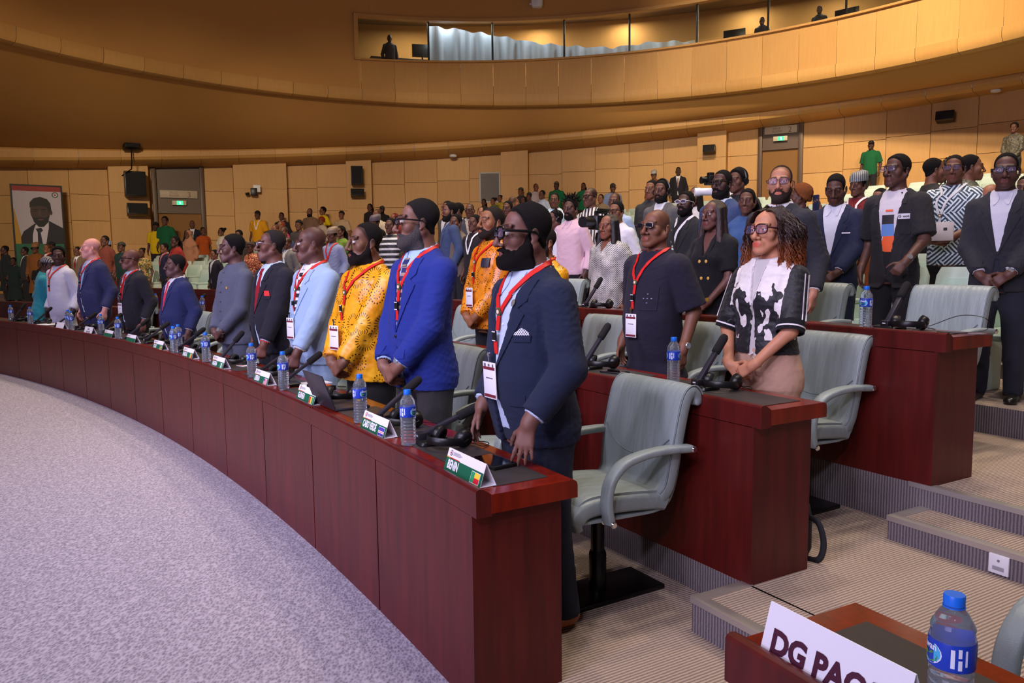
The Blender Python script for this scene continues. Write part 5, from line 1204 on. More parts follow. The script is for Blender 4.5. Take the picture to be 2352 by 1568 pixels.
# --- 4 pale blue suit
at, k = stand(716, 520, 33.0, 0, 0); a_, b_ = res(k); at_w = local_of(at, on_row(742, 868, 32.74)[0].to_3d())
p = Person('bald man in pale blue suit with black and white striped tie', Pose('m', 1.1, .05, 'side', L=((.2, -.27, .90), (-.1, -.25, -1), (-.8, .6, .1), (.9, 1.1, .7), (.5, 1, .1)), yaw=-29, pitch=-2, headsc=1.12), dict(nose=1.35, lips=1.15, brow=.8, fade=.35, jaw=1.08), a_, b_, (96, 62, 54))
p.eyes(); p.suit((160, 186, 222), (232, 234, 244), print_mat('black white striped tie', 'hstripe', [(30, 30, 42), (214, 216, 226)], 130), open_z=1.12, open_w=.058, seed=13, amp=.0035); p.lanyard(regs=('shirt',), v=(-.02, 1.33)); p.trousers((150, 176, 212)); p.shoes((30, 24, 22)); p.place(*at)
# --- 5 dark suit, red pocket square
at, k = stand(622, 528, 33.0, 0, 0); a_, b_ = res(k)
p = Person('man in black suit with red pocket square, dark red tie and silver glasses', Pose('m', 1.12, .05, 'side', L=((.21, -.22, .885), (-.1, -.25, -1), (-.8, .6, .1), (.8, 1.0, .7), (.5, 1, .1)), yaw=-26, pitch=4, headsc=1.11), dict(nose=1.35, lips=1.2, fade=.7, brow=.7), a_, b_, (106, 68, 58))
p.eyes(); p.hair((34, 30, 30), t=.004, recede=.03, hairline=[.110, .106, .094, .06, -.006, -.026, -.056, -.066]); p.suit((30, 29, 42), (192, 216, 240), (140, 28, 42), open_z=1.12, open_w=.056, pocket=(214, 34, 38), seed=15); p.glasses('thin', (190, 190, 196), metal=True, w_=.026, hgt=.016); p.trousers((30, 29, 40)); p.shoes((18, 16, 16)); p.bracelet(1, (214, 60, 60), .03); p.place(*at)
# --- 6 grey high collar suit
at, k = stand(533, 538, 33.0, 0, 0); a_, b_ = res(k); GREY = cloth('grey worsted', (84, 88, 108))
p = Person('man in grey high collared buttoned suit with hands clasped over a watch', Pose('m', 1.02, .02, 'clasp', yaw=-26, pitch=0, headsc=1.11), dict(nose=1.3, lips=1.15, fade=.9, brow=.9), a_, b_, (92, 62, 58))
p.eyes(); p.hair((16, 14, 15), t=.009, side=.6); p.garment('jacket', GREY, .02, .80, 1.9, collar=(.066, 1.535), neck=.058, flare=.02, amp=.0035, seed=17)
for i in range(6): p.button((0, 1.44-.085*i), 'jacket', (40, 40, 52), .008)
p.patch('lapel_pin', mat('gold pin', (206, 150, 60), .3, metal=.6), [(1.3, .08, .092), (1.318, .08, .092)], 'jacket', .004, 2)
p.trousers((80, 84, 102)); p.shoes((20, 18, 18)); p.watch(1, (214, 214, 220), (190, 190, 196), .01); p.place(*at)
# --- 7 navy suit, pink tie
at, k = stand(402, 585, 33.0, 0, -3); a_, b_ = res(k)
p = Person('shorter man in navy suit with pinkish red tie in front row', Pose('m', 1.16, .06, 'side', yaw=-14, pitch=0), dict(nose=1.3, lips=1.1, fade=.9, brow=.8, jaw=1.1), a_, b_, (92, 62, 60)); p.eyes(); p.hair((22, 20, 22), t=.010)
p.suit((36, 44, 92), (226, 226, 236), (206, 60, 78), open_z=1.12, open_w=.056, seed=19); p.trousers((34, 40, 84)); p.shoes((20, 18, 18)); p.place(*at)
# --- 8 bald, black suit
at, k = stand(300, 572, 33.0, 0, 0); a_, b_ = res(k)
p = Person('bald man in black suit with black rimmed glasses and red lanyard, front row', Pose('m', 1.08, .03, 'side', yaw=-22, pitch=0), dict(nose=1.35, lips=1.1, fade=.3, brow=.7), a_, b_, (122, 80, 70)); p.suit((38, 36, 46), (186, 210, 236), (190, 46, 52), open_z=1.12, open_w=.058, seed=21); p.lanyard(regs=('shirt',), v=(-.02, 1.32)); p.glasses('thick', w_=.027, hgt=.015); p.trousers((34, 32, 40)); p.shoes((18, 16, 16)); p.place(*at)
# --- 9 pale bald man
at, k = stand(208, 547, 33.0, 0, 0); a_, b_ = res(k)
p = Person('pale bald man in dark navy suit with light blue tie and red lanyard', Pose('m', 1.1, .045, 'side', yaw=-28, pitch=2), dict(nose=1.05, lips=.8, brow=.25, jaw=1.05, lipc=(.95, .7, .7)), a_, b_, (226, 160, 150)); p.eyes(); p.suit((52, 56, 98), (228, 228, 240), (150, 186, 224), open_z=1.12, open_w=.056, seed=23); p.lanyard(regs=('shirt',), v=(-.02, 1.33), badge=False); p.trousers((48, 52, 92)); p.shoes((22, 20, 20)); p.place(*at)
# --- 10 white robe, looking at the camera
at, k = stand(132, 567, 33.0, 0, 10); a_, b_ = res(k)
p = Person('man in white robe with orange lanyard turning his head to the camera', Pose('m', 1.02, .02, 'side', yaw=42, pitch=0), dict(nose=1.35, lips=1.2, fade=1, brow=.9, stubble=.6), a_, b_, (84, 58, 54)); p.eyes(); p.hair((14, 13, 14), t=.018); p.garment('robe', cloth('white cotton robe', (216, 216, 236), .7, .1), .024, .45, 1.92, collar=(.066, 1.52), neck=.06, flare=.05, amp=.005, seed=25); p.lanyard((214, 60, 34), regs=('robe',), v=(-.03, 1.33), badge=False); p.shoes((40, 30, 26)); p.place(*at)
# --- 11 turquoise robe and striped cap, facing away to the right, stooping
at, k = stand(64, 604, 33.05, 0, 150, 9, h=1.78); a_, b_ = res(k)
p = Person('man in turquoise robe and striped cap stooping with his back to us', Pose('m', 1.02, .02, 'side', R=((-.1, -.38, 1.08), (.2, -1, .1), (.6, 0, -1), (.4, .5, .3), (-.6, .4, -.8)), yaw=-20, pitch=-10), dict(nose=1.3, fade=.9), a_, b_, (84, 56, 48)); TQ = cloth('turquoise cotton', (36, 150, 170), .6, .2)
p.garment('robe', TQ, .024, .5, 1.9, collar=(.066, 1.53), neck=.06, flare=.05, amp=.005, seed=27); p.part('cap', hair_field(p.ps, dict(t=.022, taper=.004, hairline=[.05, .05, .045, .04, .035, .03, .02, .01]), .008), print_mat('striped woven cap', 'stripe', [(40, 38, 46), (150, 148, 156)], 220), 0, 1, 0); p.trousers((36, 140, 160), mm=TQ); p.shoes((40, 30, 26)); p.place(*at)
# --- 12 cream robe cut off at the left edge
at, k = stand(-48, 600, 33.0, 0, -6); a_, b_ = res(k)
p = Person('person in cream white robe cut off at the far left edge', Pose('m', 1.1, .04, 'clasp'), dict(nose=1.3, fade=.9), a_, b_, (90, 60, 50)); p.hair(t=.01); p.garment('robe', cloth('cream brocade', (226, 214, 190), .6, .1), .04, .4, 1.9, collar=(.066, 1.53), neck=.06, flare=.06, amp=.007, seed=28); p.shoes((40, 30, 26)); p.place(*at)
# ------------------------------------------------------------------ second and third row
def yellow(px, py, R, zf, lab, mm, sd, phone=False):
    at, k = stand(px, py, R, zf, 0); a_, b_ = res(k); p = Person(lab, Pose('m', 1.06, .04, 'clasp', yaw=-2, pitch=4), dict(nose=1.15, lips=1.05, fade=.8, brow=1), a_, b_, (142, 94, 66)); p.eyes(); p.hair((30, 25, 23), t=.004, recede=.015); p.beard((34, 27, 24), bt=.005, bl=.010)
    p.garment('tunic', mm, .022, .82, 1.9, collar=(.068, 1.54), neck=.06, flare=.03, amp=.0035, seed=sd, sl_i=.006); p.lanyard(regs=('tunic',), v=(-.03, 1.345)); p.trousers((24, 24, 32)); p.shoes((20, 18, 18)); p.place(*at)
    if phone: p.patch('pocket_phone', mat('dark phone', (40, 34, 48), .35), [(1.31, .06, .13), (1.345, .058, .132), (1.38, .06, .13)], 'tunic', .014, 3, thick=.01)
    return p
yellow(1128, 475, 34.5, .15, 'bearded man in orange sunburst print tunic standing behind the front row men', YEL2, 31, True)
yellow(1246, 520, 34.3, .15, 'person in yellow sunburst print mostly hidden behind the navy blazer man', YEL, 33)
# man in dark tunic and sunglasses
at, k = stand(1505, 480, 34.5, .15, 3); a_, b_ = res(k); DT = cloth('dark aubergine cotton', (30, 26, 44), .75, .05)
p = Person('bald man in dark short sleeved tunic and small sunglasses with red lanyard', Pose('m', 1.1, .05, 'side', yaw=6, pitch=5, headsc=1.13), dict(bare=1, nose=1.4, lips=1.25, brow=.5, jaw=1.08, fade=.25), a_, b_, (118, 76, 58)); p.garment('tunic', DT, .024, .70, .93, neck=.068, nz=1.485, flare=.04, amp=.0035, seed=35, slr=(.066, .066, .06, .05)); p.lanyard(regs=('tunic',), v=(-.02, 1.31))
p.patch('chest_pocket', DT, [(1.14, .03, .15), (1.2, .03, .15), (1.285, .03, .15)], 'tunic', .005, 5)
for dx, dz in ((0, .028), (0, -.028), (-.026, 0), (.026, 0), (0, 0)): p.patch('stitched_mark', mat('grey stitch', (120, 116, 140), .6), [(1.215+dz-.003, .09+dx-.004, .09+dx+.004), (1.215+dz+.003, .09+dx-.004, .09+dx+.004)], 'tunic', .009, 1)
p.glasses('thin', (150, 140, 130), (14, 13, 24), metal=True, w_=.024, hgt=.013); p.trousers((36, 30, 50), mm=DT); p.shoes((20, 18, 18)); p.watch(1, (190, 190, 198), (90, 26, 26), .03); p.place(*at)
# curly haired woman
def curls(p, c1, c2, n, rad, zr, seed, r0=.012, thick=.0055):
    """mass of curled strands over a solid underlayer"""
    r = np.random.default_rng(seed); F = p.ps.F; X = lambda v: Vector(F[0]@V3(v)+F[1]); m = strand_mat(c1, c2); b_ = MB()
    S = SF(axis(F[1][0]-.2, F[1][0]+.2, .009), axis(F[1][1]-.18, F[1][1]+.22, .009), axis(F[1][2]-.36, F[1][2]+.18, .009))
    S.ell((0, .03, .045), (.088, .101, .086), .02, F=F)
    for x in (-1, 1): S.cap((x*.058, .03, .03), (x*rad*.7, .03, zr*.6), .04, .05, .03, F=F)
    S.cap((0, .08, .03), (0, .085, zr*.75), .055, .085, .03, F=F); S.ell((0, -.07, -.05), (.064, .08, .098), .012, 's', F=F)
    h = p.part('hair', S, m, .006, seed, 1)
    for i in range(n):
        a = r.uniform(-2.0, 2.0)+PI/2; up = r.uniform(.2, 1); ca, sa = math.cos(a), math.sin(a)
        p0 = V3(ca*.06*(1-up*.5), .03+sa*.075*(1-up*.3), .09+.035*up); rr = rad*r.uniform(.82, 1.15); zl = zr*r.uniform(.45, 1.12); fq = r.uniform(20, 34); pts = []
        for j in range(19):
            t = j/18; bl = min(1, t*2.2); q = p0*(1-bl)+V3(ca*rr*(1+.0*t), .035+sa*rr*.95, .06)*bl; q[2] = p0[2]*(1-t)+zl*t; w_ = .0085*min(1, t*2); ph = t*fq+i
            q = q+V3(math.cos(ph)*w_, math.sin(ph)*w_, 0); pts.append(X(q))
        b_.tube(pts, [thick*(1.1-.5*j/18) for j in range(19)], 4)
    for i in range(90):     # locks parted at the brow, falling over the temples
        sd = 1 if i % 2 else -1; y0 = -.052+.06*r.uniform(); x0 = sd*r.uniform(.004, .02); fq = r.uniform(18, 30); zl = zr*r.uniform(.25, .95); pts = []
        for j in range(17):
            t = j/16; bl = min(1, t*2.6); q = V3(x0, y0+.006, .108-.5*max(0, -.02-y0))*(1-bl)+V3(sd*(.086+.012*t), y0*.75-.004, .045)*bl; q[2] += .022*math.sin(PI*min(1, bl))-(t-.3)*max(0, t-.3)/.7*(-zl+.045)*1.4; ph = t*fq+i; w_ = .007*min(1, t*2)
            pts.append(X(q+V3(math.cos(ph)*w_, math.sin(ph)*w_, 0)))
        b_.tube(pts, [thick*(1.1-.5*j/16) for j in range(17)], 4)
    o = b_.build('curls', m, h, 80); o['kind'] = 'stuff'; return h
at, k = stand(1768, 478, 34.35, .15, 6); a_, b_ = res(k)
p = Person('curly haired woman in black and white printed jacket and tortoiseshell glasses', Pose('f', 1.06, .02, 'clasp', yaw=-3, pitch=2, L=((.085, -.24, .955), (-.8, -.1, -.5), (0, 1, -.2), (.5, .6, .35), (1, .55, .0)), R=((-.085, -.21, .945), (.78, -.05, -.55), (.05, 1, -.2), (.5, .6, .4), (-1, .55, .0))), dict(bare=1, nose=.95, lips=.85, brow=.8, jaw=.95, lipc=(1.0, .42, .45)), a_, b_, (190, 130, 100))
p.eyes(); JK = print_mat('black white leaf jacket', 'leafy', [(222, 214, 212), (17, 17, 24)], 1)
p.garment('top', cloth('cream shell top', (206, 200, 200), .7, .1), .006, .95, .3, neck=.058, nz=1.478, amp=0); p.garment('jacket', JK, .02, 1.0, .98, neck=.074, nz=1.485, open_z=1.27, open_w=.036, amp=.0035, seed=41, slr=(.064, .06, .05, .05)); BK = cloth('black ribbed cuff', (18, 18, 24)); WH = mat('white piping', (222, 216, 220), .6)
p.patch('zip', WH, [(1.0+.03*i, -.006, .006) for i in range(10)], 'jacket', .004, 2)
for x in (-1, 1):
    p.patch('zip_edge', WH, [(1.265+.0205*i, x*(.002+.0035*i), x*(.0085+.0035*i)) for i in range(11)], 'jacket', .005, 2)
    E_, A_ = p.ps.hd[x]['E'], p.ps.sh[x]; u = unit(E_-A_); c = A_+u*.272; q = Vector(u).to_track_quat('Z', 'Y').to_matrix().to_4x4(); MB().lathe([(.072, -.03), (.0735, .0), (.071, .03)], 20, Matrix.Translation(c) @ q, cap=False).build('cuff', BK, p.root, 60); MB().lathe([(.0745, .004), (.0745, .012)], 20, Matrix.Translation(c) @ q, cap=False).build('cuff_stripe', WH, p.root.children[-1], 60)
    for o_ in (.026, -.012):
        pts = []
        for i in range(9):
            t = i/8; ctr = A_+u*(.0+.25*t); sd = unit(np.cross(u, V3(0, 1, 0)))*x; n_ = unit(V3(x*1.0, -.25+o_*9, .35*(1-t))); n_ = n_-u*(n_@u); n_ = unit(n_); pts.append(Vector(ctr+n_*(.0865-.003*t)))
            MB().tube(pts, .0035, 5).build('sleeve_piping', WH, p.root, 60)
S = SF(axis(-.22, .22, .012), axis(-.2, .2, .012), axis(.97, 1.06, .008)); S.loft([.985, 1.0, 1.035, 1.045], [.172, .174, .166, .16], [.124, .126, .12, .115], [.006, .006, .004, .003]); p.part('waistband', S, BK)
p.trousers((206, 164, 140), .012); p.shoes((60, 40, 36)); curls(p, (50, 25, 18), (222, 112, 34), 420, .136, -.215, 5, thick=.0040); p.glasses('thick', (58, 20, 24), w_=.030, hgt=.023); p.bracelet(1, (176, 158, 140), .03, .029, .0055)
p.place(*at)
# woman in the checked blouse
def longhair(p, c1, c2, zr, rad=.098, seed=3, back=.10, bare=True):
    F = p.ps.F; S = SF(axis(F[1][0]-.2, F[1][0]+.2, max(.006, p.hh)), axis(F[1][1]-.18, F[1][1]+.24, max(.006, p.hh)), axis(F[1][2]+zr*1.12-.06, F[1][2]+.18, max(.007, p.hh)))
    S.ell((0, .024, .042), (.083, .101, .088), .02, F=F)
    for x in (-1, 1): S.cap((x*.06, .03, .04), (x*rad, .035, zr), .034, .036, .03, F=F); S.cap((x*.066, -.015, .03), (x*(rad+.002), -.038, zr*.95), .026, .034, .03, F=F)
    S.cap((0, .07, .03), (0, back, zr), .055, .062, .05, F=F); S.ell((0, -.075, -.03), (.062, .078, .098), .01, 's', F=F); return p.part('hair', S, strand_mat(c1, c2), .005, seed, 1)
at, k = stand(1398, 492, 35.7, .40, 4); a_, b_ = res(k)
p = Person('woman with long straight dark hair in black and white checked blouse', Pose('f', 1.12, .03, 'side', yaw=4, pitch=0), dict(bare=1, nose=1.25, lips=1.2, brow=.8, open=1), a_, b_, (128, 80, 60)); p.eyes(); p.garment('blouse', print_mat('checked blouse', 'diamond', [(20, 20, 34), (226, 222, 214)], 150), .024, .80, .98, neck=.07, nz=1.47, vneck=(1.38, .05), amp=.0035, seed=45, slr=(.075, .09, .06, .05), flare=.02); p.trousers((24, 22, 28)); p.shoes((20, 18, 18)); longhair(p, (22, 14, 14), (40, 22, 18), -.26); p.bracelet(1, (190, 180, 170), .02, .027, .005); p.place(*at)
# woman in the black dress
at, k = stand(1640, 459, 35.65, .40, 4); a_, b_ = res(k)
p = Person('woman with long brown hair in black dress with gold buttons and gold watch', Pose('f', 1.04, .0, 'clasp', yaw=-4, pitch=0), dict(bare=1, nose=1.2, lips=1.15, brow=.8), a_, b_, (100, 64, 56)); p.eyes(); BD = cloth('black crepe', (22, 20, 26)); p.garment('dress', BD, .018, .45, .8, neck=.075, nz=1.46, vneck=(1.30, .06), amp=.0035, seed=47, flare=.05, slr=(.062, .06, .05, .05))
for x in (-.03, .04):
    for z in (1.27, 1.13): p.button((x, z), 'dress', (206, 160, 70), .014)
for x in (-1, 1): p.patch('dress_lapel', BD, [(1.30, x*.002, x*.03), (1.36, x*.02, x*.075), (1.42, x*.038, x*.085), (1.46, x*.05, x*.08)], 'dress', .006, 3)
p.shoes((20, 18, 18)); longhair(p, (40, 22, 20), (74, 42, 34), -.27); p.watch(1, (214, 170, 70), (206, 160, 70), .02, .027); F = p.ps.F; MB().sphere(F[0]@V3(.082, .01, -.05)+F[1], (.006, .006, .013), 8, 6).build('earring', mat('gold', (220, 170, 80), .25, metal=.9), p.root); p.place(*at)
# man in black suit with white lanyard and clear glasses
at, k = stand(1575, 440, 36.95, .57, 4); a_, b_ = res(k)
p = Person('man in black suit and black shirt with white lanyard and pale framed glasses', Pose('m', 1.08, .03, 'clasp', yaw=6, pitch=4), dict(nose=1.35, lips=1.15, fade=.9, brow=.9), a_, b_, (74, 50, 44)); p.hair((16, 14, 14), t=.012); p.beard((18, 15, 15), bt=.007); p.suit((38, 38, 42), (22, 20, 24), None, open_z=1.12, open_w=.06, seed=49); p.lanyard((216, 214, 218), regs=('shirt',), v=(-.05, 1.2), badge=False, w_=.028); p.glasses('thick', (206, 200, 204), w_=.026, hgt=.017); p.trousers((34, 34, 38)); p.shoes((18, 16, 16)); p.place(*at)
# pink shirt
at, k = stand(1310, 456, 36.9, .57, 8); a_, b_ = res(k)
p = Person('man with spiky locs and goatee in pale pink long sleeved shirt', Pose('m', 1.06, .01, 'side', yaw=12, pitch=0), dict(nose=1.3, lips=1.15, fade=.9, brow=.9), a_, b_, (86, 56, 48)); p.eyes(); p.hair((16, 14, 14), t=.014); p.beard((18, 15, 15), bt=.006, chin=True); p.garment('shirt', cloth('pink poplin', (226, 188, 200), .65, .1), .02, .86, 1.9, collar=(.066, 1.545), neck=.06, amp=.005, seed=51)
for x in (-1, 1): p.patch('shirt_collar', cloth('pink poplin', (226, 188, 200), .65, .1), [(1.505, x*.028, x*.062), (1.47, x*.012, x*.06), (1.43, x*.03, x*.05)], 'shirt', .007, 3)
F = p.ps.F; r_ = np.random.default_rng(2); b2 = MB()
for i in range(46):
    a, e = r_.uniform(0, 2*PI), r_.uniform(.35, 1.4); d = V3(math.cos(a)*math.cos(e), math.sin(a)*math.cos(e), math.sin(e)); q0 = V3(0, .02, .04)+d*.088; q1 = q0+d*r_.uniform(.03, .05)+r_.normal(0, .012, 3); b2.tube([Vector(F[0]@q+F[1]) for q in (q0, (q0+q1)/2+r_.normal(0, .004, 3), q1)], [.009, .008, .004], 5)
lo = b2.build('locs', hair_mat((16, 14, 14)), p.root, 80); lo['kind'] = 'stuff'; p.trousers((26, 24, 28)); p.shoes((20, 18, 18)); p.watch(1, (40, 44, 60), (30, 32, 40), .03); p.place(*at)
# bearded man with glasses in grey suit
at, k = stand(1793, 380, 35.75, .40, 14); a_, b_ = res(k)
p = Person('man with high forehead, beard and round glasses in grey suit looking ahead', Pose('m', 1.08, .02, 'side', yaw=16, pitch=1), dict(nose=1.05, lips=.95, fade=.5, brow=.9), a_, b_, (172, 118, 92)); p.eyes(); p.hair((40, 30, 26), t=.004, recede=.03, hairline=[.122, .121, .116, .09, .02, -.02, -.05, -.06]); p.beard((44, 34, 30), bt=.0035, bl=.008); p.suit((46, 46, 54), (226, 224, 230), None, open_z=1.14, open_w=.06, buttoned=False, seed=53); p.glasses('thin', (40, 30, 28), w_=.027, hgt=.021); p.trousers((56, 56, 64)); p.shoes((18, 16, 16)); p.place(*at)
# navy suit man looking down
at, k = stand(1922, 400, 36.95, .57, 16); a_, b_ = res(k)
p = Person('young man in navy suit with white shirt looking down, hands clasped', Pose('m', 1.06, .01, 'clasp', yaw=8, pitch=-18), dict(nose=1.3, lips=1.1, fade=.9, brow=.9, stubble=.4), a_, b_, (84, 54, 44)); p.hair((18, 15, 15), t=.009); p.suit((34, 40, 66), (222, 222, 236), None, open_z=1.04, open_w=.085, buttoned=False, seed=55); p.patch('pocket_square', mat('white silk', (226, 226, 230), .6), [(1.262, .098, .158), (1.272, .098, .158)], 'jacket', .008, 4); p.trousers((30, 34, 56)); p.shoes((18, 16, 16)); p.place(*at)
# man in black short sleeved shirt with round glasses
at, k = stand(2062, 355, 36.95, .57, 6); a_, b_ = res(k)
p = Person('tall man in open black short sleeved shirt over a white printed tee', Pose('m', 1.0, .0, 'side', L=((.2, -.24, .96), (-.45, -.5, -.75), (-.5, .6, -.3), (.7, .9, .6), (.5, 1, .1)), yaw=-12, pitch=3), dict(bare=1, nose=1.3, lips=1.05, fade=.8, brow=.8), a_, b_, (86, 56, 46)); p.eyes(); p.hair((20, 17, 16), t=.011); p.garment('tee', cloth('white jersey', (222, 214, 220), .8, .1), .009, .86, .4, neck=.062, nz=1.478, amp=.001)
BS = cloth('black twill', (40, 38, 42)); p.garment('shirt', BS, .022, .76, .9, neck=.074, nz=1.495, open_z=.84, open_w=.09, open_low=.83, amp=.005, seed=57, slr=(.066, .066, .06, .05), flare=.015)
for x in (-1, 1): p.patch('collar', BS, [(1.37, x*.07, x*.075), (1.40, x*.07, x*.118), (1.45, x*.068, x*.118), (1.49, x*.066, x*.098)], 'shirt', .008, 4, thick=.007)
p.patch('chest_pocket', BS, [(1.17, .09, .155), (1.25, .09, .155)], 'shirt', .006, 4); pt = p.patch('name_patch', mat('white patch', (206, 204, 212), .6), [(1.285, .08, .152), (1.325, .08, .152)], 'shirt', .008, 4)
hit = p.bv['shirt'].ray_cast(Vector((.116, -1.2, 1.3)), Vector((0, 1, 0)))[0]
tm = text_mesh('G oot', .026, 1.05, 'CENTER', .0006)
for v_ in tm.vertices:
    hv = p.bv['shirt'].ray_cast(Vector((.116+v_.co.x, -1.2, 1.297+v_.co.y)), Vector((0, 1, 0)))[0]; v_.co = Vector((.116+v_.co.x, (hv or hit).y-.0125, 1.297+v_.co.y))
obj('lettering', tm, mat('black print', (30, 28, 36), .6), pt)
OR = mat('orange print', (226, 92, 40), .6); p.patch('tee_print', OR, [(1.345, -.02, .035), (1.36, -.02, .035)], 'tee', .004, 3); p.patch('tee_print', mat('dark print', (30, 26, 30), .6), [(1.25, -.045, .045), (1.32, -.045, .045)], 'tee', .004, 4); p.patch('tee_print', mat('blue print', (90, 130, 190), .6), [(1.16, -.05, .05), (1.25, -.045, .045)], 'tee', .0045, 4); p.patch('tee_print', OR, [(1.04, -.035, .035), (1.10, -.05, .05), (1.16, -.03, .05)], 'tee', .005, 4); p.patch('tee_print', OR, [(.965, -.03, .04), (.985, -.03, .04)], 'tee', .004, 3)
p.glasses('thin', (120, 110, 106), metal=True, w_=.024, hgt=.021); p.trousers((30, 28, 32)); p.shoes((18, 16, 16)); p.watch(1, (206, 206, 210), (96, 50, 30), .04); p.place(*at)
# blue white print shirt
at, k = stand(2193, 356, 38.1, .72, 10); a_, b_ = res(k)
p = Person('man in blue and white brushstroke print shirt holding a pale folder', Pose('m', 1.06, .01, 'fold', yaw=8, pitch=0, L=((.07, -.27, 1.04), (-.95, -.1, -.2), (.0, 1, 0), (.4, .5, .3), (1, .4, -.4)), R=((-.07, -.25, 1.02), (.95, 0, -.1), (0, 1, 0), (.4, .5, .3), (-1, .4, -.4))), dict(bare=1, nose=1.3, lips=1.15, fade=.8, brow=.9), a_, b_, (104, 66, 52)); p.eyes(); p.hair((22, 18, 17), t=.005); p.garment('shirt', print_mat('brushstroke print', 'herring', [(28, 52, 76), (206, 220, 226)], 150), .024, .80, .98, collar=(.068, 1.535), neck=.06, amp=.005, seed=59, slr=(.066, .062, .05, .05)); p.lanyard((214, 212, 214), regs=('shirt',), v=(-.05, 1.24), badge=False, w_=.02); p.glasses('thin', (60, 54, 70), w_=.026, hgt=.017); p.trousers((28, 26, 30)); p.shoes((18, 16, 16)); fo = MB().box((.0, -.295, 1.10), (.23, .012, .16), bev=.002).build('folder', mat('pale folder', (206, 194, 192), .5), p.root); MB().box((.05, -.302, 1.12), (.03, .001, .025)).build('folder_mark', mat('dark print', (50, 44, 50), .6), fo); p.place(*at)
# dark suit man at the aisle
at, k = stand(2312, 352, 36.85, .57, 16); a_, b_ = res(k)
p = Person('man in charcoal suit and white open shirt with silver watch at the aisle', Pose('m', 1.06, .01, 'clasp', yaw=8, pitch=-2), dict(nose=1.35, lips=1.2, fade=.8, brow=.9, stubble=.4), a_, b_, (92, 60, 52)); p.eyes(); p.hair((18, 15, 15), t=.007, recede=.01, hairline=[.108, .102, .088, .05, -.010, -.026, -.056, -.066]); p.suit((46, 46, 54), (222, 222, 234), None, open_z=1.06, open_w=.075, buttoned=False, seed=61); p.glasses('thick', w_=.028, hgt=.018); p.trousers((44, 46, 58)); p.shoes((24, 22, 20)); p.watch(1, (206, 206, 212), (190, 190, 196), .03); p.place(*at)
# ================================================================== the audience: shared meshes, one set of objects per person
T = {}
def harvest(key, p, drop=()):
    d = {}
    for c in list(p.root.children):
        d.setdefault(c.name.split('.')[0], []).append((c.data, c.active_material))
        for g in list(c.children): bpy.data.objects.remove(g)
        bpy.data.objects.remove(c)
    d['body'] = p.root.data; bpy.data.objects.remove(p.root); T[key] = d
HH, HB = .0085, .018
BASE = dict(nose=1.3, lips=1.15, brow=.8, eyes=True, bare=1)
for sex, nm in (('m', 'm'), ('f', 'f')):
    for arms in ('side', 'clasp'):
        ps = Pose(sex, 1.05, .02, arms); p = Person('t', ps, dict(BASE, fade=.8 if sex == 'm' else .5), HH, HB, (90, 60, 50), True)
        W_ = cloth('plain cotton', (200, 200, 200))
        p.garment('shirt', W_, .016, .84, 1.88, collar=(.066, 1.535), neck=.06, amp=.005, seed=3); p.garment('tee', W_, .02, .82, .85, neck=.066, nz=1.48, amp=.005, seed=4, slr=(.066, .064, .05, .05)); p.garment('robe', W_, .024, .42, 1.88, collar=(.066, 1.52), neck=.06, flare=.06, amp=.006, seed=5)
        if sex == 'f': p.garment('dress', W_, .016, .5, .7, neck=.08, nz=1.46, flare=.08, amp=.005, seed=6, slr=(.064, .062, .05, .05))
        p.trousers((40, 40, 46), .02)
        if sex == 'm':
            p.suit((40, 40, 48), (220, 220, 230), (60, 20, 30), open_z=1.12, open_w=.06)
        harvest(sex+arms, p)
ps = Pose('m'); o = dict(fade=.0)
def proto(name, fn):
    p = Person('t', Pose('f' if name in ('long', 'hijab', 'braids', 'bun', 'bob', 'ponytail') else 'm', 1.05, .02), dict(BASE), .012, .03, (90, 60, 50), False); ob = fn(p); T['hair_'+name] = ob.data
    for c in list(p.root.children):
        for g in list(c.children): bpy.data.objects.remove(g)
        bpy.data.objects.remove(c)
    bpy.data.objects.remove(p.root)
HM = hair_mat((20, 17, 16))
proto('short', lambda p: p.part('hair', hair_field(p.ps, dict(t=.007, recede=.012, side=.4), .0075), HM, 0, 1, 0)); proto('afro', lambda p: p.part('hair', hair_field(p.ps, dict(t=.026, side=.9), .009), HM, .004, 1, 0))
proto('puff', lambda p: p.part('hair', hair_field(p.ps, dict(t=.05, side=1), .011), HM, .01, 1, 0)); proto('beard', lambda p: p.part('beard', beard_field(p.ps, dict(bt=.008), .0075), HM, 0, 1, 0))
proto('long', lambda p: longhair(p, (22, 16, 15), (30, 20, 18), -.26))
def braids(p):
    F = p.ps.F; S = hair_field(p.ps, dict(t=.010, side=.6), .008); me = p.part('hair', S, HM, 0, 1, 0); b_ = MB(); r = np.random.default_rng(4)
    for i in range(22):
        a = PI*.15+PI*.7*i/21+PI*0; q0 = V3(math.cos(a)*.06, .07+.02*math.sin(a), .02); b_.tube([Vector(F[0]@V3(*q)+F[1]) for q in (q0*1.0, (q0[0]*1.5, q0[1]+.03, -.05), (q0[0]*1.7+r.normal(0, .008), q0[1]+.015, -.16), (q0[0]*1.7, q0[1]+.005, -.25))], [.011, .011, .010, .007], 5)
    o2 = b_.build('hair', HM, p.root); bm_ = bmesh.new(); bm_.from_mesh(me.data); bm_.from_mesh(o2.data); bm_.to_mesh(me.data); bm_.free(); return me
proto('braids', braids)
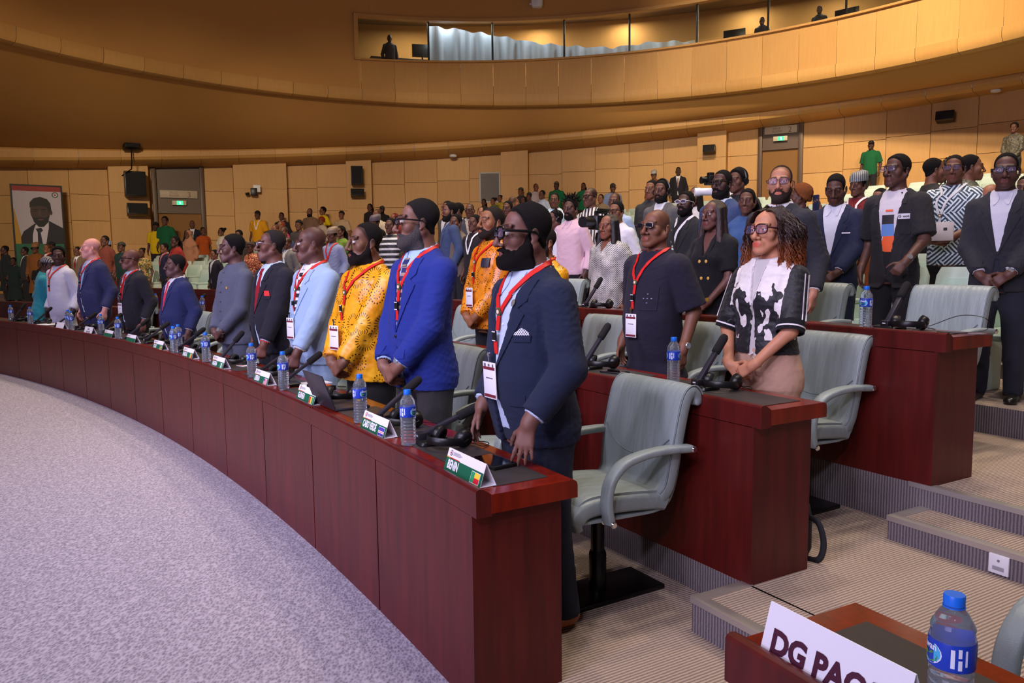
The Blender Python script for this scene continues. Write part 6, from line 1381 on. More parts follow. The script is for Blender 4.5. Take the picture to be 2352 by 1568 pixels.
def bun(p):
    F = p.ps.F; me = p.part('hair', hair_field(p.ps, dict(t=.008, side=.5), .008), HM, 0, 1, 0); S = SF(axis(F[1][0]-.1, F[1][0]+.1, .01), axis(F[1][1]+.02, F[1][1]+.24, .01), axis(F[1][2]-.02, F[1][2]+.2, .01)); S.ell((0, .12, .08), (.055, .05, .05), .01, F=F); o2 = p.part('hair', S, HM, .006, 2)
    bm_ = bmesh.new(); bm_.from_mesh(me.data); bm_.from_mesh(o2.data); bm_.to_mesh(me.data); bm_.free(); return me
proto('bun', bun)
def capf(p, brim=True):
    F = p.ps.F; me = p.part('cap', hair_field(p.ps, dict(t=.016, side=.8, hairline=[.062, .06, .052, .045, .035, .03, .022, .02]), .008), HM, 0, 1, 0)
    if brim:
        b_ = MB(); rg = []
        for i in range(9):
            a = math.radians(-62+124*i/8); x, y = math.sin(a)*.083, -.03-math.cos(a)*.075; rg.append([Vector(F[0]@V3(*q)+F[1]) for q in ((x, y+.01, .062), (x*.98, y-.062*math.cos(a*1.1), .050), (x*.98, y-.062*math.cos(a*1.1), .045), (x, y+.01, .056))])
        o2 = b_.loft(rg).build('cap', HM, p.root); bm_ = bmesh.new(); bm_.from_mesh(me.data); bm_.from_mesh(o2.data); bm_.to_mesh(me.data); bm_.free()
    return me
proto('cap', capf)
def gobi(p):
    F = p.ps.F; b_ = MB(); rg = []
    for z, s_, dy in ((.045, 1, 0), (.075, 1.02, .002), (.11, 1.0, .008), (.145, .86, .022), (.158, .5, .03), (.16, .05, .032)): rg.append([Vector(F[0]@V3(x*.088*s_, .012+dy+y*.105*s_, z+.012*y)+F[1]) for x, y in circ_pts(18)])
    return b_.loft(rg).build('cap', HM, p.root, 60)
proto('gobi', gobi)
def hijab(p):
    F = p.ps.F; S = SF(axis(-.34, .34, .013), axis(-.25, .3, .013), axis(1.2, 1.85, .012)); S.ell((0, .022, .045), (.092, .11, .095), .02, F=F); S.cap((0, .03, 0), (0, .04, -.12), .085, .085, .04, F=F); S.cap((0, .03, 1.5), (0, .015, 1.34), .10, .175, .05)
    for x in (-1, 1): S.cap((x*.05, .03, 1.48), (x*.17, .02, 1.36), .08, .09, .05)
    S.ell((0, -.085, .005), (.058, .07, .09), .008, 's', F=F); return p.part('hijab', S, HM, .004, 2)
proto('hijab', hijab)
def wrap(p):
    F = p.ps.F; S = hair_field(p.ps, dict(t=.026, side=1, hairline=[.055, .055, .05, .045, .03, .02, .01, .0]), .009); return p.part('headwrap', S, HM, .006, 1, 0)
proto('wrap', wrap)
def ear_p(p):
    F = p.ps.F; X = lambda *q: Vector(F[0]@V3(*q)+F[1]); b_ = MB(); b_.tube([X(math.sin(a)*.092, .012, math.cos(a)*.125+.0) for a in np.linspace(-1.55, 1.55, 15)], .008, 6, flat=1.6)
    for x in (-1, 1): b_.lathe([(.03, -.012), (.038, -.008), (.038, .008), (.03, .014)], 14, Matrix.Translation(X(x*.092, .012, -.01)) @ Matrix.Rotation(PI/2, 4, 'Y'))
    return b_.build('headphones', M_BLACK, p.root)
proto('ear', ear_p)
def spec(p): p.glasses('thick', w_=.027, hgt=.017); return [c for c in p.root.children if c.name.startswith('glasses')][0]
proto('spec', spec)
def shades(p):
    p.glasses('thick', w_=.028, hgt=.018); g = [c for c in p.root.children if c.name.startswith('glasses')][0]; bm_ = bmesh.new(); bm_.from_mesh(g.data)
    for c in g.children: bm_.from_mesh(c.data)
    bm_.to_mesh(g.data); bm_.free(); return g
proto('shades', shades)
SK = [(76, 50, 44), (96, 62, 50), (122, 80, 60), (156, 108, 84)]
rows_all = [(R_ROW[3], Z_ROW[3])]+TIERS
TAKEN = [o.location.xy.copy() for o in bpy.data.objects if o.get('category') == 'person']
def crowd(x, y, k, who, skin, hair, top, c, lab, turn=0, hc=(18, 16, 16), extra=(), c2=(224, 224, 232), tr=(34, 34, 40), hgt=None, m=None):
    d = ray_to(x, y); best = None
    for r, z in rows_all:
        q, th, kk = on_row(x, y, r+.30); h = q.z-z
        if math.hypot(q.x-CW[0], q.y-CW[1]) > RW-.75: continue
        lo, hi = (1.62, 1.92) if who[0] == 'm' else (1.52, 1.78)
        if hgt: lo, hi = hgt-.06, hgt+.06
        e = abs(math.log(kk/k))*2.2+max(0, lo-h)*7+max(0, h-hi)*7
        e += sum(max(0, .36-(q.xy-o_).length) for o_ in TAKEN)*3
        if best is None or e < best[0]: best = (e, q, th, z, h, kk)
    e, q, th, z, h, kk = best
    hcl = min(max(h, 1.45 if not hgt else hgt-.1), 2.0); zb = q.z-hcl
    capx = .03 if hair in ('cap', 'wrap') else .05 if hair in ('gobi', 'puff') else .012 if hair != 'bald' else 0
    hh = hcl-capx
    if e > .6: print('CROWD', lab, 'k %.0f->%.0f h %.2f' % (k, kk, h))
    TAKEN.append(q.xy.copy())
    t = T[who+('clasp' if 'clasp' in extra else 'side')]
    rt = obj('person', t['body'], skin_mat(SK[skin]), None, (q.x, q.y, zb), (0, 0, math.radians(th+180+turn+90)), hh/1.78); tag(rt, lab, 'person')
    def add(nm, me, mm): return obj(nm, me, mm, rt)
    cm = m or cloth('plain cotton', c)
    if top == 'suit':
        sm = cloth('suit cloth', c); add('jacket', t['jacket'][0][0], sm); add('shirt', t['shirt'][-1][0] if len(t['shirt']) > 1 else t['shirt'][0][0], cloth('shirt cotton', c2, .7, .1)); add('collar', t['collar'][0][0], sm)
        for i in range(2): add('lapel', t['lapel'][i][0], sm)
        if 'tie' in extra: add('tie', t['tie'][0][0], mat('silk tie', extra[extra.index('tie')+1], .4))
    else: add({'tee': 'tee_shirt'}.get(top, top), t[top][0][0], cm)
    if top not in ('robe', 'dress'): add('trousers', t['trousers'][0][0], cloth('trouser cloth', tr))
    if hair == 'cap' or hair == 'gobi': add('cap', T['hair_'+hair], mat('cap cloth', hc, .8) if not isinstance(hc, bpy.types.Material) else hc); add('hair', T['hair_short'], hair_mat((18, 16, 16)))
    elif hair in ('hijab', 'wrap'): add('headscarf', T['hair_'+hair], cloth('scarf cloth', hc) if not isinstance(hc, bpy.types.Material) else hc)
    elif hair != 'bald': add('hair', T['hair_'+hair], hair_mat(hc))
    for ex, nm in (('beard', 'beard'), ('ear', 'headphones'), ('spec', 'glasses'), ('shades', 'sunglasses')):
        if ex in extra: add(nm, T['hair_'+ex], hair_mat((18, 16, 16)) if ex == 'beard' else mat('black frame', (14, 14, 16), .3))
    if 'lan' in extra:
        lm = mat('lanyard ribbon', extra[extra.index('lan')+1], .5)
        for sx in (-1, 1): add('lanyard', T['lan%d' % sx], lm)
    return rt
p = Person('t', Pose('m', 1.05, .02), dict(BASE), .012, .025, (90, 60, 50), False); p.garment('shirt', HM, .026, .9, .3, neck=.066)
for sx in (-1, 1):
    o_ = p.ribbon('lanyard', HM, [(sx*.05, .10, 1.54), (sx*.078, .03, 1.515), (sx*.07, -.06, 1.47), (sx*.05, -.2, 1.36), (0, -.25, 1.2)], .026, ('shirt',), .006); T['lan%d' % sx] = o_.data
for c in list(p.root.children): bpy.data.objects.remove(c)
bpy.data.objects.remove(p.root)
RED = (206, 34, 30)
# ---- left side, far to near
A = crowd
A(378, 497, 66, 'm', 1, 'afro', 'tee', (18, 92, 58), 'person in green tee standing left of the open doorway under the room 3 sign', 20)
A(357, 508, 66, 'm', 0, 'cap', 'tee', (216, 182, 20), 'person in yellow tee and dark cap beside the green tee near door 3', 30)
A(441, 506, 70, 'm', 1, 'bald', 'suit', (30, 32, 46), 'slim man in dark suit with black tie standing in the room 3 doorway', 40, extra=('tie', (24, 24, 30)))
A(432, 528, 84, 'f', 1, 'hijab', 'robe', (178, 124, 96), 'woman in dusty pink hijab and robe in front of door 3', 10, hc=(180, 126, 98))
A(466, 521, 74, 'f', 1, 'ponytail' if False else 'bun', 'dress', (168, 74, 20), 'woman in burnt orange dress standing to the right of door 3', 60)
A(508, 522, 76, 'f', 1, 'bun', 'shirt', (214, 206, 194), 'woman in cream blouse with hair in a bun right of door 3', -10)
A(402, 541, 100, 'f', 0, 'braids', 'shirt', (150, 42, 38), 'person with braided hair in brick red top below door 3', 0)
A(377, 557, 150, 'm', 2, 'short', 'suit', (34, 36, 62), 'young man in profile in dark suit with striped lanyard left of the navy suit man', -10, extra=('lan', (200, 60, 60)))
A(325, 568, 130, 'f', 1, 'bun', 'dress', (160, 150, 60), 'woman in yellow floral dress behind the bald man in black suit', 30, m=print_mat('floral print', 'camo', [(50, 60, 50), (190, 170, 60), (200, 110, 110)], 26))
A(278, 553, 120, 'm', 1, 'cap', 'tee', (26, 52, 50), 'person in dark baseball cap behind the bald man in black suit', 10, hc=(52, 52, 44))
A(240, 540, 100, 'm', 1, 'short', 'shirt', (120, 60, 50), 'man whose small head shows behind the pale bald man', 10)
A(246, 552, 130, 'm', 1, 'gobi', 'robe', (128, 34, 36), 'person in dark red robe and blue striped cap behind the pale bald man', 0, hc=print_mat('blue stripe cap', 'stripe', [(52, 74, 130), (190, 196, 214)], 200))
A(177, 566, 120, 'm', 1, 'short', 'suit', (110, 90, 76), 'man in brown suit between the white robe man and the pale bald man', 15, extra=('tie', (110, 24, 34)))
A(80, 556, 105, 'm', 1, 'gobi', 'robe', (124, 74, 30), 'man in rust robe, cap and sunglasses below the portrait poster', 30, hc=(120, 84, 54), extra=('shades',))
A(56, 566, 120, 'm', 0, 'short', 'suit', (44, 46, 50), 'man in charcoal suit at left below the portrait poster', -15)
A(108, 560, 125, 'm', 2, 'bald', 'suit', (36, 34, 48), 'bald man in dark suit and red lanyard behind the white robe man', 5, extra=('lan', RED))
A(10, 563, 110, 'm', 0, 'short', 'tee', (34, 40, 46), 'man with short hair in dark tee at the far left edge', -20)
A(8, 578, 150, 'm', 0, 'gobi', 'robe', (30, 50, 52), 'man in dark teal robe and black cap at the far left edge', 0, hc=(30, 28, 30))
A(30, 590, 150, 'm', 0, 'short', 'robe', (28, 44, 46), 'man in dark green robe behind the turquoise robe', 25)
A(92, 596, 165, 'm', 0, 'short', 'tee', (22, 22, 26), 'photographer in black tee holding a black camera left of the white robe', 40, extra=('clasp',))
A(118, 553, 112, 'm', 0, 'cap', 'tee', (40, 40, 44), 'person with dark cap low in front of the poster bottom', 0, hc=(26, 26, 28))
A(548, 528, 92, 'm', 1, 'afro', 'tee', (60, 56, 54), 'man with dark hair between the orange dress woman and the grey suit man', 20)
A(492, 572, 150, 'm', 2, 'short', 'suit', (34, 32, 44), 'man in dark jacket half hidden by the grey high collar suit', 0)
A(575, 553, 150, 'f', 1, 'wrap', 'robe', (170, 80, 40), 'woman in orange ringed print with dark glasses behind the black suit man', 10, hc=(70, 50, 46), m=print_mat('orange ringed print', 'batik', [(30, 20, 20), (200, 80, 40), (220, 170, 120)], 24), extra=('spec',))
# ---- centre left
A(591, 482, 64, 'm', 1, 'cap', 'tee', (226, 160, 26), 'person in golden yellow tee and black cap standing against the wide pillar', 20, extra=('lan', (230, 230, 230)))
A(646, 487, 66, 'm', 1, 'short', 'suit', (40, 38, 48), 'man in dark suit standing at the wall right of the yellow tee', 20)
A(632, 515, 96, 'm', 2, 'bald', 'shirt', (120, 90, 80), 'balding man in front of the dark suit man near the wide pillar', 0)
A(652, 520, 108, 'm', 1, 'bald', 'suit', (60, 74, 112), 'bald man in blue suit right of the balding man', 10)
A(645, 506, 88, 'f', 2, 'long', 'shirt', (206, 60, 120), 'woman with reddish hair and pink top near the wide pillar', 10, hc=(90, 40, 30))
A(686, 503, 88, 'm', 1, 'wrap', 'tee', (60, 54, 58), 'person in black knitted cap left of the red haired woman', 20, hc=(24, 22, 24))
A(711, 478, 80, 'm', 2, 'bald', 'tee', (126, 98, 78), 'bearded bald man in brown tee standing left of the yellow top', 10, extra=('beard',))
A(738, 496, 92, 'f', 2, 'puff', 'shirt', (200, 180, 160), 'woman with big copper red hair and cream top', 0, hc=(120, 40, 22))
A(741, 475, 78, 'm', 2, 'afro', 'tee', (230, 200, 20), 'man in vivid yellow tee turned sideways', -20)
A(784, 483, 86, 'm', 2, 'wrap', 'tee', (196, 166, 132), 'man in sand coloured tee and black cap looking upward', 15, hc=(22, 20, 22))
A(660, 545, 130, 'm', 1, 'bald', 'suit', (120, 118, 116), 'bald man in grey suit behind the pale blue suit man', 0)
A(640, 540, 122, 'm', 1, 'short', 'suit', (40, 46, 70), 'man in navy suit behind the black suit man with the red pocket square', 20)
A(762, 520, 175, 'm', 1, 'gobi', 'robe', (140, 150, 190), 'man in lavender blue robe, striped cap and red lanyard', 15, hc=print_mat('brown stripe cap', 'hstripe', [(70, 52, 46), (170, 150, 130)], 300), extra=('lan', RED))
A(782, 517, 120, 'f', 1, 'braids', 'dress', (110, 140, 50), 'woman with braids in lime green dress beside the lavender robe', 0)
A(712, 530, 130, 'm', 1, 'short', 'suit', (56, 56, 62), 'man in grey jacket hidden behind the pale blue suit man', 0)
A(849, 467, 82, 'f', 1, 'braids', 'tee', (40, 34, 38), 'slim woman with pulled back hair in black and pink top', 10)
A(866, 480, 90, 'm', 2, 'bald', 'tee', (196, 180, 160), 'man whose face shows left of the black capped man', 0)
A(877, 471, 90, 'm', 1, 'cap', 'tee', (28, 28, 30), 'man in black tee and dark cap behind the yellow tunic man', 10, hc=(56, 60, 58), extra=('beard', 'spec'))
A(905, 488, 96, 'f', 2, 'long', 'shirt', (120, 40, 40), 'woman with reddish hair partly hidden by the blue suit man', 0, hc=(80, 30, 26))
A(860, 492, 118, 'm', 1, 'gobi', 'robe', (70, 110, 170), 'man in blue robe and tall patterned cap behind the yellow tunic', 5, hc=print_mat('ribbed cap', 'stripe', [(86, 60, 66), (70, 72, 96)], 120))
A(897, 499, 150, 'm', 1, 'short', 'tee', (30, 30, 34), 'man in black and white wavy striped top behind the yellow tunic', 20, m=print_mat('wavy stripes', 'hstripe', [(24, 24, 28), (206, 206, 206)], 75))
A(872, 527, 200, 'm', 1, 'afro', 'tee', (44, 42, 48), 'person in dark pinstriped top directly behind the yellow tunic man', 10, m=print_mat('dark pinstripe', 'pin', [(40, 38, 44), (120, 116, 116)], 420))
A(935, 540, 150, 'm', 1, 'short', 'tee', (40, 34, 30), 'man in dark brown top hidden by the blue suit man', 0)
# ---- centre
A(1034, 463, 150, 'm', 2, 'short', 'suit', (60, 76, 112), 'bearded man in blue blazer over open white shirt', -30, extra=('beard',))
A(1027, 460, 120, 'm', 1, 'short', 'suit', (70, 66, 60), 'man behind the blue blazer, only the top of his head showing', 0)
A(1050, 464, 120, 'm', 1, 'short', 'suit', (62, 66, 84), 'man in dark blue suit right of the blue blazer', -30)
A(1047, 490, 165, 'm', 1, 'short', 'shirt', (110, 96, 84), 'man in brown grey shirt right of the blue suit', 10)
A(1079, 467, 125, 'm', 1, 'bald', 'shirt', (200, 190, 180), 'bald man holding a hand to his ear', 30, extra=('spec',))
A(1066, 498, 135, 'f', 2, 'bun', 'shirt', (214, 204, 200), 'woman with gold earring and white top', 30)
A(1090, 491, 165, 'm', 1, 'short', 'tee', (34, 30, 34), 'man in black tee with white lanyard left of the orange tunic', 5, extra=('lan', (226, 226, 230)))
A(1030, 529, 235, 'm', 1, 'puff', 'shirt', (60, 50, 46), 'person with brown twisted locs seen from behind the blue suit', -60, hc=(70, 42, 32))
A(1111, 456, 100, 'f', 1, 'braids', 'tee', (60, 50, 50), 'woman with dark braids at the foot of the louvred vent', 20)
A(1133, 453, 105, 'f', 2, 'bun', 'tee', (90, 120, 60), 'woman with yellow earrings and braids below the louvred vent', -10)
A(1148, 447, 90, 'f', 2, 'bun', 'tee', (180, 160, 60), 'girl with hair tied up beside the pillar', 10)
A(1166, 460, 130, 'f', 1, 'braids', 'shirt', (50, 44, 46), 'woman with beaded braids left of the navy blazer man', 20)
A(1180, 451, 105, 'm', 2, 'bald', 'tee', (120, 100, 90), 'man with shaved head seen from behind', 150)
A(1203, 451, 115, 'f', 1, 'long', 'shirt', (70, 40, 40), 'woman with dark hair above the navy blazer man', 0)
A(1108, 473, 110, 'f', 3, 'long', 'shirt', (210, 190, 180), 'fair skinned woman behind the orange tunic man', 0)
A(1196, 429, 105, 'f', 2, 'cap', 'tee', (60, 60, 64), 'young person in grey cap at the pillar', -10, hc=(60, 60, 58))
A(1215, 440, 105, 'm', 1, 'cap', 'tee', (70, 68, 70), 'person in dark cap beside the patterned shirt', 0, hc=(44, 46, 46))
A(1231, 421, 98, 'm', 2, 'bald', 'shirt', (170, 146, 150), 'bald man in pale patterned shirt beside the small green light', 60, m=print_mat('pale batik', 'batik', [(206, 196, 200), (150, 122, 128), (196, 176, 178)], 40))
A(1245, 436, 110, 'm', 1, 'short', 'shirt', (150, 180, 220), 'boy in pale blue checked shirt', -10, m=print_mat('pale check', 'diamond', [(130, 160, 206), (220, 224, 232)], 120))
A(1274, 441, 115, 'm', 1, 'short', 'shirt', (160, 196, 226), 'boy in light blue shirt right of the checked shirt boy', 30, m=print_mat('blue tie dye', 'camo', [(206, 222, 234), (120, 170, 214), (220, 226, 230)], 18))
A(1278, 415, 90, 'm', 0, 'cap', 'tee', (18, 108, 66), 'man in green tee and grey cap at the centre back', 10, hc=(84, 84, 74))
A(1340, 419, 90, 'f', 1, 'braids', 'tee', (20, 110, 70), 'woman in green tee with braided ponytail looking down', 20)
A(1356, 431, 165, 'm', 1, 'bald', 'shirt', (40, 40, 44), 'bald cameraman in black and white striped shirt behind a tripod camera', 0, m=print_mat('bold stripes', 'stripe', [(28, 28, 32), (214, 208, 204)], 110), extra=('clasp', 'spec'))
A(1380, 445, 92, 'f', 2, 'short', 'tee', (120, 100, 80), 'child with short hair looking over the video camera', 10)
A(1408, 419, 118, 'm', 1, 'cap', 'tee', (120, 140, 180), 'man in large black cap and glasses', 50, hc=(40, 42, 44), extra=('spec',))
A(1412, 442, 165, 'm', 1, 'bald', 'shirt', (170, 190, 220), 'bald man with glasses on his forehead and light blue shirt', 25)
A(1416, 460, 190, 'm', 2, 'short', 'shirt', (226, 224, 230), 'man in white shirt with blue tinted spectacles', 12, extra=('spec',))
A(1275, 480, 240, 'm', 1, 'short', 'shirt', (224, 224, 230), 'person in white shirt with headphones right behind the navy blazer man', -20, extra=('ear',))
A(1502, 390, 100, 'm', 2, 'gobi', 'robe', (120, 66, 50), 'man in rust robe, grey cap and sunglasses at the back', 10, hc=print_mat('grey woven cap', 'stripe', [(120, 120, 120), (190, 190, 186)], 260), extra=('shades',))
A(1497, 412, 150, 'm', 2, 'short', 'robe', (52, 52, 56), 'stern man in dark grey kaftan beside the headphones man', 12)
A(1520, 412, 200, 'm', 1, 'short', 'suit', (92, 90, 92), 'man in grey suit and open white shirt wearing black headphones', 12, extra=('ear', 'beard'))
A(1558, 383, 64, 'm', 0, 'short', 'suit', (34, 32, 42), 'man in dark suit standing alone against the back wall', 25, extra=('tie', (90, 40, 40)))
A(1596, 428, 165, 'f', 1, 'long', 'shirt', (220, 216, 222), 'woman in white shirt with black hair tied back', 5)
A(1659, 388, 215, 'm', 0, 'short', 'suit', (58, 74, 112), 'man in blue blazer and glasses holding up a camera', 5, extra=('spec', 'beard'), c2=(206, 216, 230))
A(1695, 386, 190, 'm', 1, 'afro', 'tee', (34, 32, 36), 'man in black with white headset looking left', 0, extra=('ear',))
A(1672, 436, 215, 'f', 1, 'hijab', 'robe', (224, 222, 224), 'woman in white hijab behind the woman in the black dress', -30, hc=(226, 224, 226))
A(1717, 431, 230, 'f', 1, 'braids', 'shirt', (60, 90, 140), 'woman with braids, long silver earrings and blue white top', 25, c2=(200, 214, 230))
# ---- right
A(1838, 417, 215, 'f', 1, 'puff', 'shirt', (56, 50, 50), 'person with brown curly updo behind the bearded grey suit man', -60, hc=(96, 54, 28))
A(1972, 392, 210, 'm', 1, 'gobi', 'robe', (120, 32, 38), 'man in maroon top and grey striped cap behind the navy suit man', 0, hc=print_mat('grey stripe cap', 'stripe', [(70, 74, 78), (140, 144, 148)], 240), extra=('lan', (226, 220, 220)))
A(2022, 430, 215, 'f', 2, 'short', 'robe', (140, 70, 30), 'girl in rust orange top half hidden by the black shirt man', 0)
A(2147, 361, 230, 'm', 2, 'short', 'tee', (44, 42, 42), 'man in dark grey tee turning his head to the right', 140)
A(2232, 353, 230, 'm', 2, 'short', 'shirt', (60, 60, 50), 'man in camouflage jacket behind the blue and white print shirt', 130, m=print_mat('camouflage', 'camo', [(46, 50, 40), (92, 92, 70), (30, 30, 28)], 16))
A(2001, 321, 88, 'm', 0, 'cap', 'tee', (20, 96, 56), 'man in green tee and black cap alone near the right wall', 5, hc=(22, 22, 22))
A(2330, 281, 100, 'm', 1, 'afro', 'shirt', (70, 66, 58), 'soldier in camouflage uniform standing high at the right edge', 0, m=print_mat('camouflage brown', 'camo', [(60, 56, 48), (106, 98, 80), (34, 32, 30)], 16), extra=('clasp',))
A(2358, 400, 260, 'f', 1, 'short', 'robe', (176, 84, 26), 'person in orange robe cut off at the right edge', 10)
# ================================================================== things on the desks
ZT = 0.791
def desk_xy(px, py, R): q, th, k = on_row(px, py, R); return th
# ---- water bottles
t = NT('clear bottle'); t.base((.78, .90, 1.0)); t.par(Roughness=.06, Transmission_Weight=.92, IOR=1.28, Specular_IOR_Level=.6); M_PET = t.m
M_CAPB, M_LAB = mat('blue cap', (22, 112, 226), .35), mat('blue label', (26, 62, 178), .35); M_LABL = mat('sky label', (70, 178, 224), .4); M_LABG = mat('green label', (84, 150, 60), .5); M_LW = mat('white label', (226, 232, 242), .4)
def wrap_on(me, r, z0, a0):
    for v in me.vertices: x, y = v.co.x, v.co.y; a = a0+x/r; v.co = (r*math.cos(a), r*math.sin(a), z0+y)
    return me
def arc_patch(r, a0, a1, z0, z1, n=6): 
    v = []; 
    for i in range(n+1): a = a0+(a1-a0)*i/n; v += [(r*math.cos(a), r*math.sin(a), z0), (r*math.cos(a), r*math.sin(a), z1)]
    return v, [(i*2, i*2+2, i*2+3, i*2+1) for i in range(n)]
def oval_patch(r, a, z, w_, h_, n=18): return [(r*math.cos(a+w_*x/r), r*math.sin(a+w_*x/r), z+h_*y) for x, y in circ_pts(n)], [tuple(range(n))]
def make_bottle():
    rt = empty('water_bottle'); S = 1.04; pr_ = [(.024, .0), (.031, .004), (.032, .012)]
    for i in range(7): z = .016+i*.0135; pr_ += [(.0325, z), (.0325, z+.006), (.0305, z+.009), (.0305, z+.011)]
    pr_ += [(.0325, .112), (.0325, .118), (.0335, .122), (.0335, .168), (.0325, .172), (.031, .178), (.0325, .183), (.0315, .188), (.022, .206), (.0165, .213), (.0145, .217), (.0145, .222)]
    MB().lathe([(r*S, z*S) for r, z in pr_], 24).build('bottle_body', M_PET, rt, 40)
    MB().lathe([(r*S, z*S) for r, z in ((.0135, .2195), (.0155, .220), (.0158, .234), (.0148, .2365), (.001, .2365))], 20).lathe([(.0165*S, .2165*S), (.0165*S, .2185*S)], 20).build('cap', M_CAPB, rt, 40)
    lb = MB().lathe([(.0338*S, .123*S), (.0341*S, .124*S), (.0341*S, .166*S), (.0338*S, .167*S)], 28, cap=False).build('label', M_LAB, rt, 60)
    r = .0344*S
    for k, a in enumerate((-PI/2, PI/2)):
        MB().add(*oval_patch(r, a, .145*S, .024*S, .0185*S)).build('label_oval', M_LW, lb, 0); MB().add(*oval_patch(r+.0002, a, .1455*S, .0222*S, .0165*S)).build('label_sky', M_LABL, lb, 0)
        b_ = MB(); b_.add([(( r+.0004)*math.cos(a+x*.02/r), (r+.0004)*math.sin(a+x*.02/r), .145*S+.0185*y) for x, y in ((-.95, -.15), (-.5, .1), (-.1, -.25), (.3, .15), (.9, -.2), (.8, -.6), (.3, -.85), (-.3, -.85), (-.8, -.6))], [tuple(range(9))]); b_.build('label_leaf', M_LABG, lb, 0)
        obj('lettering', wrap_on(text_mesh('Swan', .016, 1, 'CENTER', .0004), r+.0006, .150*S, a), M_LW, lb)
        b_ = MB()
        for x0, z0, z1, w_ in ((.62, .130, .160, .10), (.80, .128, .144, .10), (.98, .134, .160, .06), (.80, .148, .162, .09)): b_.add(*arc_patch(r, a+x0*1.7, a+(x0+w_)*1.7, z0*S, z1*S, 3))
        b_.build('label_text_block', M_LW, lb, 0)
    return rt
BT = make_bottle(); bfirst = [True]
def bottle(px, py, R, z, lab, rz=0):
    global BT
    th = desk_xy(px, py, R); loc = P(R, th, z); rot_ = math.radians(th+90)+rz
    if bfirst[0]: bfirst[0] = False; r = BT; r.location = loc; r.rotation_euler = (0, 0, rot_)
    else: r = dup(BT, loc, rot_)
    tag(r, lab, 'bottle', 'water bottles with blue caps'); return r
BL = [(938, 1010, 32.47, 'next to the BENIN card'), (828, 955, 32.47, 'left of the CABO VERDE card'), (652, 890, 32.47, 'left of the GUINEA card'), (579, 850, 32.47, 'left of the LIBERIA card'), (474, 822, 32.47, 'left of the green white green flag card'), (400, 800, 32.46, 'front one of the pair before the navy suit man'), (411, 800, 32.56, 'rear one of the pair before the navy suit man'), (272, 770, 32.46, 'before the bald man in black suit'), (233, 760, 32.5, 'before the pale bald man'), (164, 752, 32.46, 'right one of the pair behind the blank white card'), (157, 750, 32.53, 'left one of the pair behind the blank white card'), (70, 738, 32.47, 'before the turquoise robe'), (26, 735, 32.5, 'at the far left end of the front desk')]
for i, (x, y, R, l) in enumerate(BL): bottle(x, y, R, ZT, 'water bottle with blue cap '+l, [2.2, -1.2, 0, 0, 0, .3, .2, 0, .2, 0, 0, 0, 0][i])
bottle(1547, 873, R_ROW[1]+.2, Z_ROW[1]+ZT, 'water bottle on the second desk beside the dark tunic man', -.9); bottle(1987, 768, R_ROW[2]+.14, Z_ROW[2]+ZT, 'water bottle on the third desk left of the microphone', .1)
for x, l in ((274, 'behind the bald man in black suit'), (356, 'left of the navy suit man'), (463, 'right of the navy suit man')): bottle(x, 660, R_ROW[1]+.2, Z_ROW[1]+ZT, 'water bottle on the second desk '+l)
r = dup(BT, P(32.47, desk_xy(2187, 1480, 32.47), ZT), math.radians(118)+2.6); tag(r, 'large water bottle in the right foreground on the DG PAOSM desk', 'bottle', 'water bottles with blue caps')
# ---- microphones
M_FOAM = mat('microphone foam', (24, 22, 24), .95, bump=(420, .5)); M_STEM = mat('dark grey metal', (54, 52, 62), .42, metal=.3); M_LED = mat('mic indicator', (40, 110, 110), .4)
def make_mic():
    rt = empty('conference_microphone')
    MB().loft([[(x*w_/2, y*d_/2, z) for x, y in superell(1, 1, 20, .35)] for w_, d_, z in ((.15, .12, 0), (.155, .125, .006), (.15, .115, .018), (.13, .095, .024))]).build('base', M_BLACK, rt, 40)
    bx = MB().box((.0, -.03, .036), (.05, .045, .034), bev=.004).build('control_panel', mat('mic panel', (30, 28, 34), .4), rt); MB().box((0, -.0535, .038), (.018, .002, .006)).build('button_mark', M_WHITE, bx)
    st = MB().box((0, .085, 0), (.03, .19, .019), bev=.003).build('stem', M_STEM, rt, loc=(0, -.02, .045), rot=(.62, 0, 0)); MB().box((0, -.011, 0), (.022, .004, .012)).build('indicator', M_LED, st)
    MB().lathe([(.014, .0), (.0215, .004), (.0225, .02), (.0225, .085), (.021, .1), (.014, .112), (.003, .116)], 18, Matrix.Translation((0, .17, 0)) @ Matrix.Rotation(-PI/2, 4, 'X')).build('foam', M_FOAM, rt, 60, loc=(0, -.02, .045), rot=(.62, 0, 0)); return rt
MIC = make_mic(); mfirst = [True]
def mic(px, py, R, z, lab, drz=0, sc_=1.0, tilt=.6):
    th = desk_xy(px, py, R); loc = P(R, th, z); rz = math.radians(th-90)+drz
    if mfirst[0]: mfirst[0] = False; r = MIC; r.location = loc; r.rotation_euler = (0, 0, rz)
    else: r = dup(MIC, loc, rz)
    tag(r, lab, 'microphone', 'conference microphones with foam heads'); r.scale = (sc_,)*3
    for ch in r.children:
        if ch.name.split('.')[0] in ('stem', 'foam'): ch.rotation_euler = (tilt, 0, 0)
    return r
ML = [(985, 1018, 'left of the BENIN card'), (880, 945, 'behind the CABO VERDE card'), (668, 895, 'left of the GUINEA card'), (606, 850, 'behind the LIBERIA card'), (514, 825, 'behind the green white green flag card'), (420, 802, 'behind the green yellow red flag card'), (343, 785, 'left of the navy suit man'), (302, 772, 'before the bald man in black suit'), (244, 763, 'between two bottles and the bald man'), (183, 754, 'left of the pale bald man'), (137, 742, 'behind the blank white card'), (88, 738, 'before the turquoise robe'), (36, 735, 'at the far left of the front desk')]
